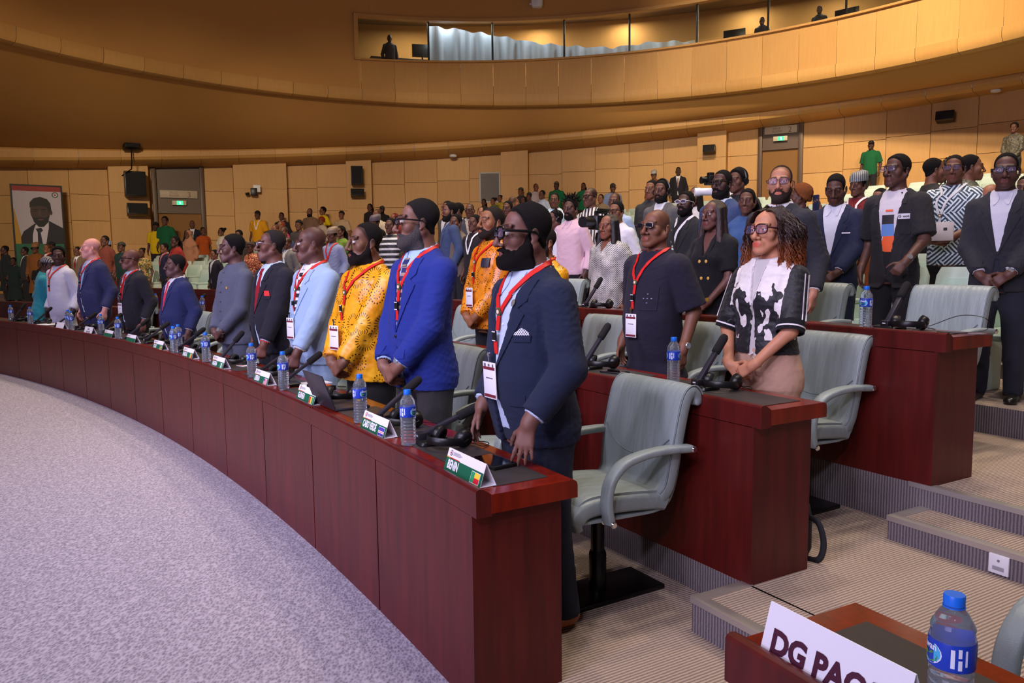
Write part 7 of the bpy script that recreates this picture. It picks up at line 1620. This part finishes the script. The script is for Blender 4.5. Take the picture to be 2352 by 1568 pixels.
for i, (x, y, l) in enumerate(ML): mic(x, y, 32.56, ZT, 'black desk microphone '+l, [-.1, 0, -.1, .1, .1, 0, 0, .1, 0, 0, 0, .1, .1][i], 1.0, [.36, .62, .6, .5, .8, .6, .6, .65, .75, .6, .62, .7, .9][i])
for x, y, z, r, l in ((1612, 895, Z_ROW[1], R_ROW[1]+.2, 'on the second desk before the curly haired woman'), (1352, 815, Z_ROW[1], R_ROW[1]+.2, 'on the second desk behind the navy blazer man'), (2042, 775, Z_ROW[2], R_ROW[2]+.2, 'on the third desk in front of the right hand chair'), (1350, 700, Z_ROW[2], R_ROW[2]+.2, 'on the third desk before the checked blouse woman'), (448, 705, Z_ROW[1], R_ROW[1]+.2, 'on the second desk left of the grey suited man')): mic(x, y, r, z+ZT, 'black desk microphone '+l, 0, 1.0, .88)
# ---- headphones lying by the microphones
M_PADM = mat('headphone pad', (22, 21, 23), .7)
def make_phones():
    rt = empty('headphones'); pts = [(.085*math.cos(a), -.095*math.sin(a), .032+.01*math.sin(a)) for a in np.linspace(.0, PI, 19)]
    MB().tube(pts, .005, 8, flat=3.4, up=(0, 0, 1)).build('headband', M_BLACK, rt, 60)
    for sx in (-1, 1):
        M_ = Matrix.Translation((sx*.07, .02, .042)) @ Matrix.Rotation(sx*PI/2+.35, 4, 'Y') @ Matrix.Rotation(.2, 4, 'X'); cp = MB().lathe([(.001, .026), (.024, .026), (.033, .022), (.040, .008), (.040, -.002)], 22, M_, cap=False).build('ear_cup', M_BLACK, rt, 40)
        pr_ = [(.040, -.002)]+[(.040+.0022*(i % 2), -.004-.0022*i) for i in range(7)]+[(.034, -.02), (.024, -.016), (.022, -.008), (.001, -.008)]; MB().lathe(pr_, 26, M_, cap=False).build('ear_pad', M_PADM, cp, 40)
        MB().tube([(sx*.085, 0, .032), (sx*.092, .012, .036), (sx*.095, .02, .042)], .006, 6).build('hinge', M_BLACK, rt)
    MB().tube(smooth_path([(.07, .05, .02), (.13, .08, .003), (.1, .15, .003), (-.02, .13, .003), (-.1, .17, .003)], 4), .002, 5).build('cable', M_BLACK, rt, 60); return rt
HP = make_phones(); hfirst = [True]
def phones(px, py, R, z, lab, drz=0):
    th = desk_xy(px, py, R); loc = P(R, th, z+.001); rz = math.radians(th-90)+drz
    if hfirst[0]: hfirst[0] = False; r = HP; r.location = loc; r.rotation_euler = (0, 0, rz)
    else: r = dup(HP, loc, rz)
    tag(r, lab, 'headphones', 'black headphones on the desks')
HL = [(1030, 1030, 'between microphone and BENIN card'), (925, 958, 'behind the CABO VERDE card'), (780, 925, 'right of the GUINEA card'), (632, 855, 'before the pale blue suit man'), (545, 835, 'before the black suited man'), (450, 808, 'before the grey suited man'), (378, 790, 'before the navy suit man'), (330, 775, 'left of the navy suit man'), (262, 765, 'before the bald man in black suit'), (205, 752, 'before the pale bald man'), (105, 740, 'before the white robe'), (52, 737, 'before the turquoise robe')]
for i, (x, y, l) in enumerate(HL): phones(x, y, 32.6, ZT, 'black headphones '+l, [.4, .3, .9, .2, .3, .2, .5, 0, .2, .1, 0, .2][i])
for x, y, z, r, l in ((1655, 905, Z_ROW[1], R_ROW[1]+.25, 'on the second desk before the curly haired woman'), (1382, 830, Z_ROW[1], R_ROW[1]+.25, 'on the second desk behind the navy blazer man'), (2085, 772, Z_ROW[2], R_ROW[2]+.22, 'on the third desk with looped cable'), (1380, 715, Z_ROW[2], R_ROW[2]+.22, 'on the third desk before the checked blouse woman')): phones(x, y, r, z+ZT, 'black headphones '+l, .5)
for k, (x, y, l) in enumerate(((2130, 770, 'thin black cable looping up on the third desk'),)):
    th = desk_xy(x, y, R_ROW[2]+.24); o = MB().tube([P(R_ROW[2]+.24, th, Z_ROW[2]+ZT+.004)+Vector(q) for q in [tuple(v) for v in smooth_path([(-.06, .05, 0), (.02, 0, .03), (.12, -.1, .09), (.2, -.19, .08), (.2, -.2, .02), (.12, -.12, .0), (.02, -.06, .0), (.1, -.2, .0), (.2, -.26, 0)], 5)]], .0022, 5).build('cable', M_BLACK, None, 60); tag(o, l, 'cable')
# ---- country name cards
M_CARD, M_CARDG = mat('white card', (232, 230, 236), .55), mat('green print', (20, 96, 66), .5); M_RED, M_YEL, M_GRN, M_BLU, M_ORG, M_INK = mat('print red', (206, 30, 48), .5), mat('print yellow', (238, 206, 60), .5), mat('print green', (40, 150, 96), .5), mat('print blue', (74, 58, 168), .5), mat('print orange', (226, 160, 40), .5), mat('print ink', (60, 58, 62), .5)
def name_card(xl, yl, xr, yr, text, flag, lab, R=32.452, wmul=1.0, plain=False, sx=.62):
    """folded tent: printed front leaning back, plain rear leaf, foot"""
    qa, ta, _ = on_row(xl, yl, R); qb, tb, _ = on_row(xr, yr, R); th = (ta+tb)/2; W = min(.30, max(.2, R*math.radians(abs(ta-tb))*wmul)); h = .082; dp = .028
    rt = empty('name_card', P(R, th, ZT), math.radians(th+90)+PI); tag(rt, lab, 'name card', 'folded name cards on the front desk')
    # local: x along the desk (text direction), -y to the stage
    b_ = MB(); tk = .0016
    f0, f1, b0 = Vector((0, -dp, 0)), Vector((0, 0, h)), Vector((0, dp*1.35, 0))
    for a, c in ((f0, f1), (f1, b0)):
        n = Vector((0, -(c-a).z, (c-a).y)).normalized()*tk; v = [Vector((x, 0, 0))+q for x in (-W/2, W/2) for q in (a, c, c+n, a+n)]
        b_.add(v, [(0, 1, 2, 3), (4, 5, 6, 7), (0, 4, 5, 1), (1, 5, 6, 2), (2, 6, 7, 3), (3, 7, 4, 0)])
    b_.box((0, dp*.18, .0012), (W, dp*2.3, .0018)); cd_ = b_.build('card', M_CARD, rt, 0)
    ang = math.atan2(dp, h); fr = Matrix.Translation((0, -dp, 0)) @ Matrix.Rotation(PI/2-ang, 4, 'X') @ Matrix.Translation((0, 0, tk)); L = math.hypot(dp, h); o_ = [.0006]
    def quad(nm, x0, x1, z0, z1, m, par, e=.0006):
        me = MB().add([fr @ Vector((x, z, e)) for x, z in ((x0, z0), (x1, z0), (x1, z1), (x0, z1))], [(0, 1, 2, 3)]).mesh('print', 0); return obj(nm, me, m, par)
    if plain:
        for i, (tx, s_) in enumerate(plain): me = text_mesh(tx, s_, .9, 'CENTER', .0006); me.transform(fr @ Matrix.Translation((0, L*.55-.03*i, .0007))); obj('lettering', me, M_INK, cd_)
        return rt
    g = quad('green_field', -W/2, W/2, 0, L*.60, M_CARDG, cd_); quad('orange_bar', -W/2, -W/2+W*.1, L*.60, L*.64, M_ORG, cd_); quad('red_bar', -W/2+W*.1, -W/2+W*.36, L*.60, L*.64, M_RED, cd_)
    me = text_mesh(text, .046, sx*1.1, 'LEFT', .0019); xs = [v.co.x for v in me.vertices]; k = min(1, W*.56/max(xs)) if xs else 1
    me.transform(fr @ Matrix.Translation((-W/2+W*.07, L*.16, .0012)) @ Matrix.Scale(k, 4, (1, 0, 0))); obj('lettering', me, M_CARD, g)
    em = MB().lathe([(.011, .0), (.011, .0006)], 18, fr @ Matrix.Translation((-W/2+.03, L*.83, .0004))).build('emblem', M_INK, cd_, 0); MB().lathe([(.008, .0), (.008, .0006)], 18, fr @ Matrix.Translation((-W/2+.03, L*.83, .0011))).build('emblem_core', M_CARD, em, 0); MB().lathe([(.0045, .0), (.0045, .0006)], 12, fr @ Matrix.Translation((-W/2+.03, L*.83, .0018))).build('emblem_dot', M_RED, em, 0)
    for i, tx in enumerate(('ECOWAS COMMISSION', 'COMMISSION DE LA CEDEAO', 'COMISSAO DA CEDEAO')): me = text_mesh(tx, .0062, .9); me.transform(fr @ Matrix.Translation((-W/2+.046, L*(.865-.055*i), .0008))); obj('lettering', me, M_INK, cd_)
    fx0, fx1, fz0, fz1 = W/2-W*.27, W/2-W*.06, L*.06, L*.50
    if flag:
        fl = quad('flag', fx0-.002, fx1+.002, fz0-.002, fz1+.002, M_CARD, g, .0010)
        for (u0, u1, v0, v1, m) in flag: quad('flag_field', fx0+(fx1-fx0)*u0, fx0+(fx1-fx0)*u1, fz0+(fz1-fz0)*v0, fz0+(fz1-fz0)*v1, m, fl, .0014)
    return rt
tri = lambda a, b, c: [(0, .333, 0, 1, a), (.333, .667, 0, 1, b), (.667, 1, 0, 1, c)]
name_card(1030, 1060, 1123, 1100, 'BENIN', [(0, .4, 0, 1, M_GRN), (.4, 1, .5, 1, M_YEL), (.4, 1, 0, .5, M_RED)], 'green and white BENIN name card with flag at the aisle end')
name_card(838, 965, 897, 990, 'CABO VERDE', [(0, 1, .0, .3, M_BLU), (0, 1, .3, .4, M_CARD), (0, 1, .4, .48, M_RED), (0, 1, .48, .58, M_CARD), (0, 1, .58, 1, M_BLU)]+[(.3+.09*i, .34+.09*i, .70+.05*(1-abs(i-2)/2), .75+.05*(1-abs(i-2)/2), M_YEL) for i in range(5)]+[(.3+.09*i, .34+.09*i, .14-.05*(1-abs(i-2)/2), .19-.05*(1-abs(i-2)/2), M_YEL) for i in range(5)], 'green and white CABO VERDE name card with purple blue flag', sx=.55)
name_card(690, 900, 730, 918, 'GUINEA', tri(M_RED, M_YEL, M_GRN), 'green and white GUINEA name card with red yellow green flag')
name_card(585, 858, 627, 874, 'LIBERIA', [(0, 1, i/7, i/7+.08, M_RED) for i in range(7)]+[(0, .36, .55, 1, M_BLU)], 'green and white LIBERIA name card with striped flag')
name_card(489, 825, 522, 837, 'NIGERIA', tri(M_GRN, M_CARD, M_GRN), 'name card with green white green flag before the grey suited man')
name_card(420, 807, 452, 818, 'SENEGAL', tri(M_GRN, M_YEL, M_RED), 'name card with green yellow red flag left of the grey suited man')
name_card(352, 788, 382, 798, 'TOGO', [(0, 1, 0, .25, M_YEL), (0, 1, .25, .5, M_GRN), (0, 1, .5, .75, M_YEL), (0, 1, .75, 1, M_GRN), (0, .5, .5, 1, M_RED)], 'name card with red and yellow flag before the navy suit man')
name_card(292, 773, 317, 781, '', None, 'green and white name card without flag before the bald man in black suit'); name_card(240, 763, 264, 770, '', None, 'green and white name card left of the bald man in black suit')
name_card(194, 752, 218, 759, '', None, 'white name card with two dark lines of print before the pale bald man', plain=(('HEAD', .03), ('DELEGATION', .026))); name_card(129, 740, 152, 746, '', None, 'blank white card with a tiny emblem before the white robe', plain=(('i', .02),))
# DG PAOSM card on the desk across the aisle
R = 32.43; qa, ta, _ = on_row(1772, 1384, R); qb, tb, _ = on_row(2105, 1545, R); W = (qa-qb).xy.length; th = (ta+tb)/2; rt = empty('name_card', P(R, th, ZT), math.atan2(qb.y-qa.y, qb.x-qa.x)); tag(rt, 'large white DG PAOSM name card in the right foreground', 'name card')
h, dp = (qa.z+qb.z)/2-ZT, .03; print('DG', W, h, th); b_ = MB(); tk = .0016
for a, c in ((Vector((0, -dp, 0)), Vector((0, 0, h))), (Vector((0, 0, h)), Vector((0, dp*1.4, 0)))):
    n = Vector((0, -(c-a).z, (c-a).y)).normalized()*tk; v = [Vector((x, 0, 0))+q for x in (-W/2, W/2) for q in (a, c, c+n, a+n)]; b_.add(v, [(0, 1, 2, 3), (4, 5, 6, 7), (0, 4, 5, 1), (1, 5, 6, 2), (2, 6, 7, 3), (3, 7, 4, 0)])
cd_ = b_.build('card', M_CARD, rt, 0); fr = Matrix.Translation((0, -dp, 0)) @ Matrix.Rotation(PI/2-math.atan2(dp, h), 4, 'X') @ Matrix.Translation((0, 0, tk)); L = math.hypot(dp, h)
me = text_mesh('DG PAOSM', h*.62, .78, 'LEFT', .0028); k = W*.92/max(v.co.x for v in me.vertices); me.transform(fr @ Matrix.Translation((-W/2+.022, L*.15, .0012)) @ Matrix.Scale(k, 4, (1, 0, 0))); obj('lettering', me, mat('maroon lettering', (70, 20, 44), .5), cd_)
MB().box((-.01, -dp-.008, .004), (W+.02, .018, .006), bev=.001).build('blue_stand', mat('blue acrylic', (44, 128, 220), .3), rt)
# ---- phones, laptop, power bank, papers
def slab(nm, px, py, R, z, dims, m, lab, cat, rz=0, bev=.003, extra=None):
    th = desk_xy(px, py, R); rt = empty(nm, P(R, th, z), math.radians(th)+rz); tag(rt, lab, cat); MB().box((0, 0, dims[2]/2), dims, bev=bev).build('body', m, rt)
    if extra: extra(rt)
    return rt
M_SCR = mat('dark screen', (8, 8, 12), .06, coat=.5)
def scr(d): return lambda rt: MB().box((0, 0, d[2]+.0003), (d[0]*.93, d[1]*.9, .0006)).build('screen', M_SCR, rt)
slab('tablet', 1130, 1050, 32.62, ZT+.002, (.11, .19, .014), mat('tablet case', (20, 18, 20), .4), 'black tablet lying behind the BENIN card', 'tablet', .1, .003, scr((.11, .19, .014)))
slab('phone', 990, 985, 32.62, ZT+.002, (.078, .16, .009), mat('phone edge', (130, 128, 126), .3, metal=.6), 'smartphone with silver edge behind the nearest microphone', 'phone', .1, .003, scr((.078, .16, .009)))
slab('phone', 1412, 856, R_ROW[1]+.2, Z_ROW[1]+ZT+.002, (.078, .16, .009), mat('tablet case', (20, 18, 20), .4), 'smartphone on the second desk behind the foreground chair', 'phone', .3, .003, scr((.078, .16, .009)))
slab('power_bank', 738, 893, 32.66, ZT+.002, (.1, .19, .03), mat('black rubber', (22, 20, 22), .5), 'black and orange power bank before the yellow tunic man', 'power bank', .2, .004, lambda rt: MB().box((0, 0, .031), (.07, .15, .004), bev=.001).build('orange_top', mat('orange plastic', (222, 96, 30), .4), rt))
slab('papers', 720, 878, 32.7, ZT+.002, (.2, .15, .004), M_CARD, 'stack of papers under the pale blue suited man\'s hand', 'papers', .2, .0005, lambda rt: MB().box((.01, .006, .0055), (.19, .145, .003)).build('sheet', M_CARD, rt))
slab('badge_card', 560, 846, 32.62, ZT+.002, (.07, .10, .003), M_CARD, 'white badge card lying before the black suited man', 'badge', .3, .0005, lambda rt: MB().box((-.02, 0, .0033), (.012, .096, .0006)).build('print_band', M_RED, rt))
slab('papers', 112, 740, 32.6, ZT+.002, (.2, .28, .004), M_CARD, 'white papers before the white robe', 'papers', .2, .0005, lambda rt: MB().box((.01, .006, .0055), (.19, .27, .003)).build('sheet', M_CARD, rt))
th = desk_xy(795, 940, 32.58); lp_ = empty('laptop', P(32.56, th, ZT+.002), math.radians(th-90)); tag(lp_, 'open dark laptop seen edge on right of the GUINEA card', 'laptop')
MB().box((0, 0, .008), (.32, .2, .014), bev=.004).build('keyboard_base', mat('laptop grey', (62, 60, 68), .4, metal=.4), lp_); sl = MB().box((0, 0, 0), (.32, .2, .008), bev=.003, M=Matrix.Translation((0, -.135, .105)) @ Matrix.Rotation(math.radians(-70), 4, 'X')).build('screen_lid', mat('laptop grey', (62, 60, 68), .4, metal=.4), lp_); MB().box((0, 0, 0), (.30, .18, .001), M=Matrix.Translation((0, -.1302, .1068)) @ Matrix.Rotation(math.radians(-70), 4, 'X')).build('screen', M_SCR, sl)
# ---- bag strap behind the second desk
bg = empty('bag', P(34.18, 30.02, Z_ROW[1])); tag(bg, 'black bag with strap tucked behind the second desk end', 'bag'); MB().loft([[Vector((x*.10*s_-.03, y*.13*s_+.1, z)) for x, y in superell(1, 1, 16, .6)] for s_, z in ((.85, .002), (1, .05), (1, .2), (.9, .26), (.6, .28))]).build('bag_body', mat('black nylon', (18, 18, 20), .7), bg, 60)
MB().tube(smooth_path([(.0, .0, .22), (.06, -.055, .2), (.085, -.07, .1), (.07, -.06, .02), (.03, -.02, .008)], 4), .005, 8, flat=3).build('strap', mat('black nylon', (18, 18, 20), .7), bg, 60)
# ================================================================== portrait poster
pp = [Vector((-15.38, 23.96, 0)), Vector((-14.25, 24.78, 0))]; dx = (pp[1]-pp[0]).normalized(); wp = (pp[1]-pp[0]).length; po = empty('portrait_poster', (*((pp[0]+pp[1])/2).xy, 1.55), math.atan2(dx.y, dx.x)); tag(po, 'tall framed portrait poster of a man in dark suit at left wall', 'poster')
hp = 2.63; MB().box((0, 0, hp/2), (wp, .06, hp)).build('frame', M_BLACK, po); MB().box((0, .25, hp/2-.4), (wp*.6, .05, hp*.9)).box((0, .12, .05-.3), (wp*.8, .5, .04)).build('stand', M_BLACKM, po)
sh = MB(); 
def flat(nm, pts, m, e, par=None): return MB().add([(x, -.031-e, z) for x, z in pts], [tuple(range(len(pts)))]).build(nm, m, par or po, 0)
xw = wp/2-.05; bgp = flat('print_background', [(-xw, .05), (xw, .05), (xw, hp-.05), (-xw, hp-.05)], mat('poster grey', (186, 178, 190), .5), .001)
flat('print_red_band', [(-xw, hp-.2), (xw, hp-.2), (xw, hp-.05), (-xw, hp-.05)], mat('poster red', (150, 40, 32), .5), .002); flat('print_green_band', [(-xw, .05), (xw, .05), (xw, .80), (-xw, .80)], mat('poster green', (18, 104, 72), .5), .006)
flat('print_flag', [(-xw, .8), (-xw+.2, .8), (-xw+.02, hp-.75), (-xw, hp-.75)], mat('poster ochre', (190, 142, 40), .5), .002); flat('print_suit', [(-.5, .78), (.66, .78), (xw, .95), (xw, 1.3), (.28, 1.52), (-.12, 1.42), (-.42, 1.18), (-.5, 1.0)], mat('poster suit', (24, 20, 36), .5), .003)
flat('print_shirt', [(-.20, .80), (.16, .80), (.26, 1.3), (.27, 1.56), (-.05, 1.46), (-.12, 1.32), (-.18, 1.1)], mat('poster shirt', (206, 200, 214), .5), .004); flat('print_tie', [(-.06, .80), (.07, .80), (.03, 1.15), (.1, 1.22), (.05, 1.3), (-.1, 1.27), (-.05, 1.16)], mat('poster tie', (22, 24, 48), .5), .005)
cx, cz = .06, 1.78
flat('print_neck', [(-.06, 1.44), (.24, 1.46), (.24, 1.7), (-.02, 1.6)], mat('poster skin', (66, 46, 42), .5), .0045); flat('print_face', [(cx+.27*x*(1-.18*(y < 0)*abs(y)), cz+.42*y) for x, y in circ_pts(28)], mat('poster skin', (66, 46, 42), .5), .005); flat('print_ear', [(cx+.29+.04*x, cz+.0+.08*y) for x, y in circ_pts(12)], mat('poster skin', (66, 46, 42), .5), .0048)
flat('print_hair', [(cx-.28, cz+.13), (cx-.22, cz+.18), (cx+.0, cz+.2), (cx+.18, cz+.17), (cx+.24, cz-.02), (cx+.3, cz+.08), (cx+.29, cz+.28), (cx+.2, cz+.42), (cx+.02, cz+.48), (cx-.16, cz+.43), (cx-.27, cz+.3)], mat('poster hair', (20, 16, 18), .5), .0055)
flat('print_beard', [(cx-.235, cz-.13), (cx-.12, cz-.17), (cx, cz-.155), (cx+.12, cz-.17), (cx+.24, cz-.1), (cx+.2, cz-.3), (cx+.07, cz-.45), (cx-.07, cz-.45), (cx-.19, cz-.3)], mat('poster hair', (20, 16, 18), .5), .0055); flat('print_lips', [(cx+.085*x, cz-.225+.022*y) for x, y in circ_pts(12)], mat('poster lips', (96, 62, 60), .5), .006)
for s_ in (-1, 1): flat('print_brow', [(cx-.02+s_*.11-.07, cz+.075), (cx-.02+s_*.11+.07, cz+.075), (cx-.02+s_*.11+.06, cz+.1), (cx-.02+s_*.11-.06, cz+.1)], mat('poster hair', (20, 16, 18), .5), .006); flat('print_eye', [(cx-.02+s_*.11+.04*x, cz+.03+.015*y) for x, y in circ_pts(10)], mat('poster eye', (34, 26, 26), .5), .006)
flat('print_nose', [(cx-.05, cz-.1), (cx+.02, cz-.1), (cx+.0, cz+.05), (cx-.04, cz+.05)], mat('poster nose', (84, 60, 54), .5), .006); e_ = flat('print_emblem', [(xw-.16+.09*x, hp-.3+.09*y) for x, y in circ_pts(18)], mat('poster emblem', (60, 84, 62), .5), .006); flat('print_emblem_core', [(xw-.16+.06*x, hp-.3+.06*y) for x, y in circ_pts(18)], mat('poster shirt', (206, 200, 214), .5), .007); flat('print_emblem_dot', [(xw-.16+.03*x, hp-.3+.03*y) for x, y in circ_pts(14)], mat('poster red', (150, 40, 32), .5), .008)
# ================================================================== cameras and tripods
def video_camera(rt, m=M_BLACK):
    b = MB().box((0, 0, 0), (.14, .30, .16), bev=.02).build('camera_body', m, rt); MB().cyl((0, -.15, 0), (0, -.34, 0), .055, .062).build('lens', m, b); MB().box((0, .02, .12), (.03, .22, .03), bev=.006).box((0, -.08, .1), (.03, .03, .06)).box((0, .12, .1), (.03, .03, .06)).build('handle', m, b); MB().cyl((.06, -.12, .14), (.06, .1, .14), .02).build('microphone', m, b); return b
def tripod(rt, h):
    for i in range(3):
        a = 2*PI*i/3+.3; MB().cyl((math.cos(a)*.04, math.sin(a)*.04, h-.2), (math.cos(a)*.36, math.sin(a)*.36, .01), .018, .012, 8).build('leg', M_BLACKM, rt)
    MB().cyl((0, 0, h*.5), (0, 0, h-.08), .025).lathe([(.05, h-.2), (.06, h-.14), (.045, h-.08)], 12).build('column', M_BLACKM, rt); MB().cyl((.02, .05, h-.06), (.06, .36, h-.26), .012).build('pan_arm', M_BLACKM, rt)
def tri_cam(px, py, R, zf, h, lab, rz=0):
    th = desk_xy(px, py, R); rt = empty('tripod_camera', P(R, th, zf), math.radians(th-90)+rz); tag(rt, lab, 'camera'); tripod(rt, h); b = video_camera(rt); b.location = (0, 0, h+.03); return rt
tri_cam(2175, 330, 51.0, floor_z(51.0), 1.45, 'black video camera on a tripod high by the right wall', .5); tri_cam(1378, 470, 36.85, Z_ROW[3], 1.42, 'video camera with long lens on a tripod before the striped cameraman', .2)
def held(nm, px, py, R, rz, lab, dims, lens=None, lm=None, pitch=0):
    q, th, k = on_row(px, py, R); rt = empty(nm, q, math.radians(th-90)+rz); tag(rt, lab, nm.replace('_', ' ')); b = MB().box((0, 0, 0), dims, bev=.012).build('body', M_BLACK, rt); MB().box((0, 0, dims[2]/2+.015), (dims[0]*.4, dims[1]*.7, .035), bev=.008).build('viewfinder', M_BLACK, b)
    if lens: MB().lathe([(lens[0], 0), (lens[0]*1.05, .02), (lens[0]*1.05, lens[1]*.7), (lens[0]*1.2, lens[1]*.75), (lens[0]*1.2, lens[1])], 18, Matrix.Translation((0, -dims[1]/2+.01, 0)) @ Matrix.Rotation(PI/2, 4, 'X')).build('lens', lm or M_BLACK, b)
    return rt
held('camera', 1632, 414, 37.0, -.4, 'small black camera held up beside the blue blazer man', (.13, .09, .09), (.03, .07)); held('camera', 1648, 440, 36.9, -.7, 'camera with long white telephoto lens before the blue blazer man', (.12, .08, .09), (.034, .19), M_WHITE)
held('camera', 107, 640, 33.9, .9, 'black press camera in the photographer\'s hands left of the white robe', (.15, .1, .12), (.045, .14))
# phone held up by someone hidden behind the navy suit man
at, k = stand(1918, 418, 38.0, TIERS[0][1], 10, h=1.68); ps = Pose('m', 1.0, 0, 'side'); hq = local_of(at, on_row(1876, 490, 37.75)[0]); ps = Pose('m', 1.0, 0, 'side', R=(tuple(hq), (.1, -.15, 1), (0, -1, -.1), (.35, .4, .3), (-1, .3, -.6), .1, .2))
p = Person('person hidden behind the navy suit man raising a phone in one hand', ps, dict(nose=1.2), .008, .012, (150, 100, 78)); p.hair(t=.006); p.garment('shirt', cloth('plain cotton', (60, 60, 70)), .018, .84, 1.85, neck=.06, collar=(.066, 1.535)); p.trousers((34, 34, 40)); p.place(*at)
ph_ = empty('phone', on_row(1874, 466, 37.72)[0], math.radians(at[3]+90)-.3); tag(ph_, 'dark smartphone held up behind the navy suit man', 'phone'); MB().box((0, 0, 0), (.078, .012, .16), bev=.006).build('body', mat('phone blue', (30, 38, 60), .3), ph_); MB().lathe([(.008, 0), (.008, .003)], 10, Matrix.Translation((-.018, -.006, .055)) @ Matrix.Rotation(PI/2, 4, 'X')).build('camera_lens', M_BLACK, ph_)
# bald man bending down at the upper right
q, th, k = on_row(2283, 330, 38.2); hd_ = math.radians(196); ln = 42; at = (q.x-1.18*math.cos(hd_), q.y-1.18*math.sin(hd_), TIERS[1][1], 196, 1.86, ln)
p = Person('bald man in dark suit with red collar bending forward at upper right', Pose('m', 1.1, .04, 'side', pitch=-8), dict(nose=1.3, brow=.6), .0075, .013, (140, 86, 62)); p.suit((46, 44, 52), (190, 40, 40), None, open_z=1.2, open_w=.06); p.lanyard(RED, regs=('shirt',), badge=False); p.trousers((40, 38, 46)); p.shoes((18, 16, 16)); p.place(*at)
# people and screens in the control room
for i, (ph, lab) in enumerate(((108.6, 'person at left in the control room behind the glass'), (100.6, 'person right of the monitor in the control room'), (57.6, 'person beside a monitor in the right part of the control room'), (50.5, 'person at a desk near the right end of the control room'))):
    t_ = T['mside']; h_ = 1.75; rt = obj('person', t_['body'], skin_mat(SK[0]), None, PW(RN+.95, ph, 7.65, CN), (0, 0, math.radians(ph+180+90)), h_/1.78); tag(rt, lab, 'person'); obj('shirt', t_['shirt'][0][0], cloth('plain cotton', (50, 48, 54)), rt); obj('trousers', t_['trousers'][0][0], cloth('trouser cloth', (34, 34, 40)), rt); obj('hair', T['hair_short'], hair_mat((18, 16, 16)), rt)
for ph, lab in ((103.9, 'dark monitor on the control room desk'), (61.5, 'dark monitor in the right part of the control room'), (47.8, 'second dark monitor near the right end of the control room')):
    mo = empty('monitor', PW(RN+1.38, ph, 8.725, CN), math.radians(ph+90)); tag(mo, lab, 'monitor'); MB().box((0, 0, .33), (.72, .05, .44), bev=.01).build('screen', M_BLACK, mo); MB().cyl((0, 0, .01), (0, 0, .15), .03).box((0, 0, .01), (.26, .18, .02), bev=.004).build('stand', M_BLACK, mo)
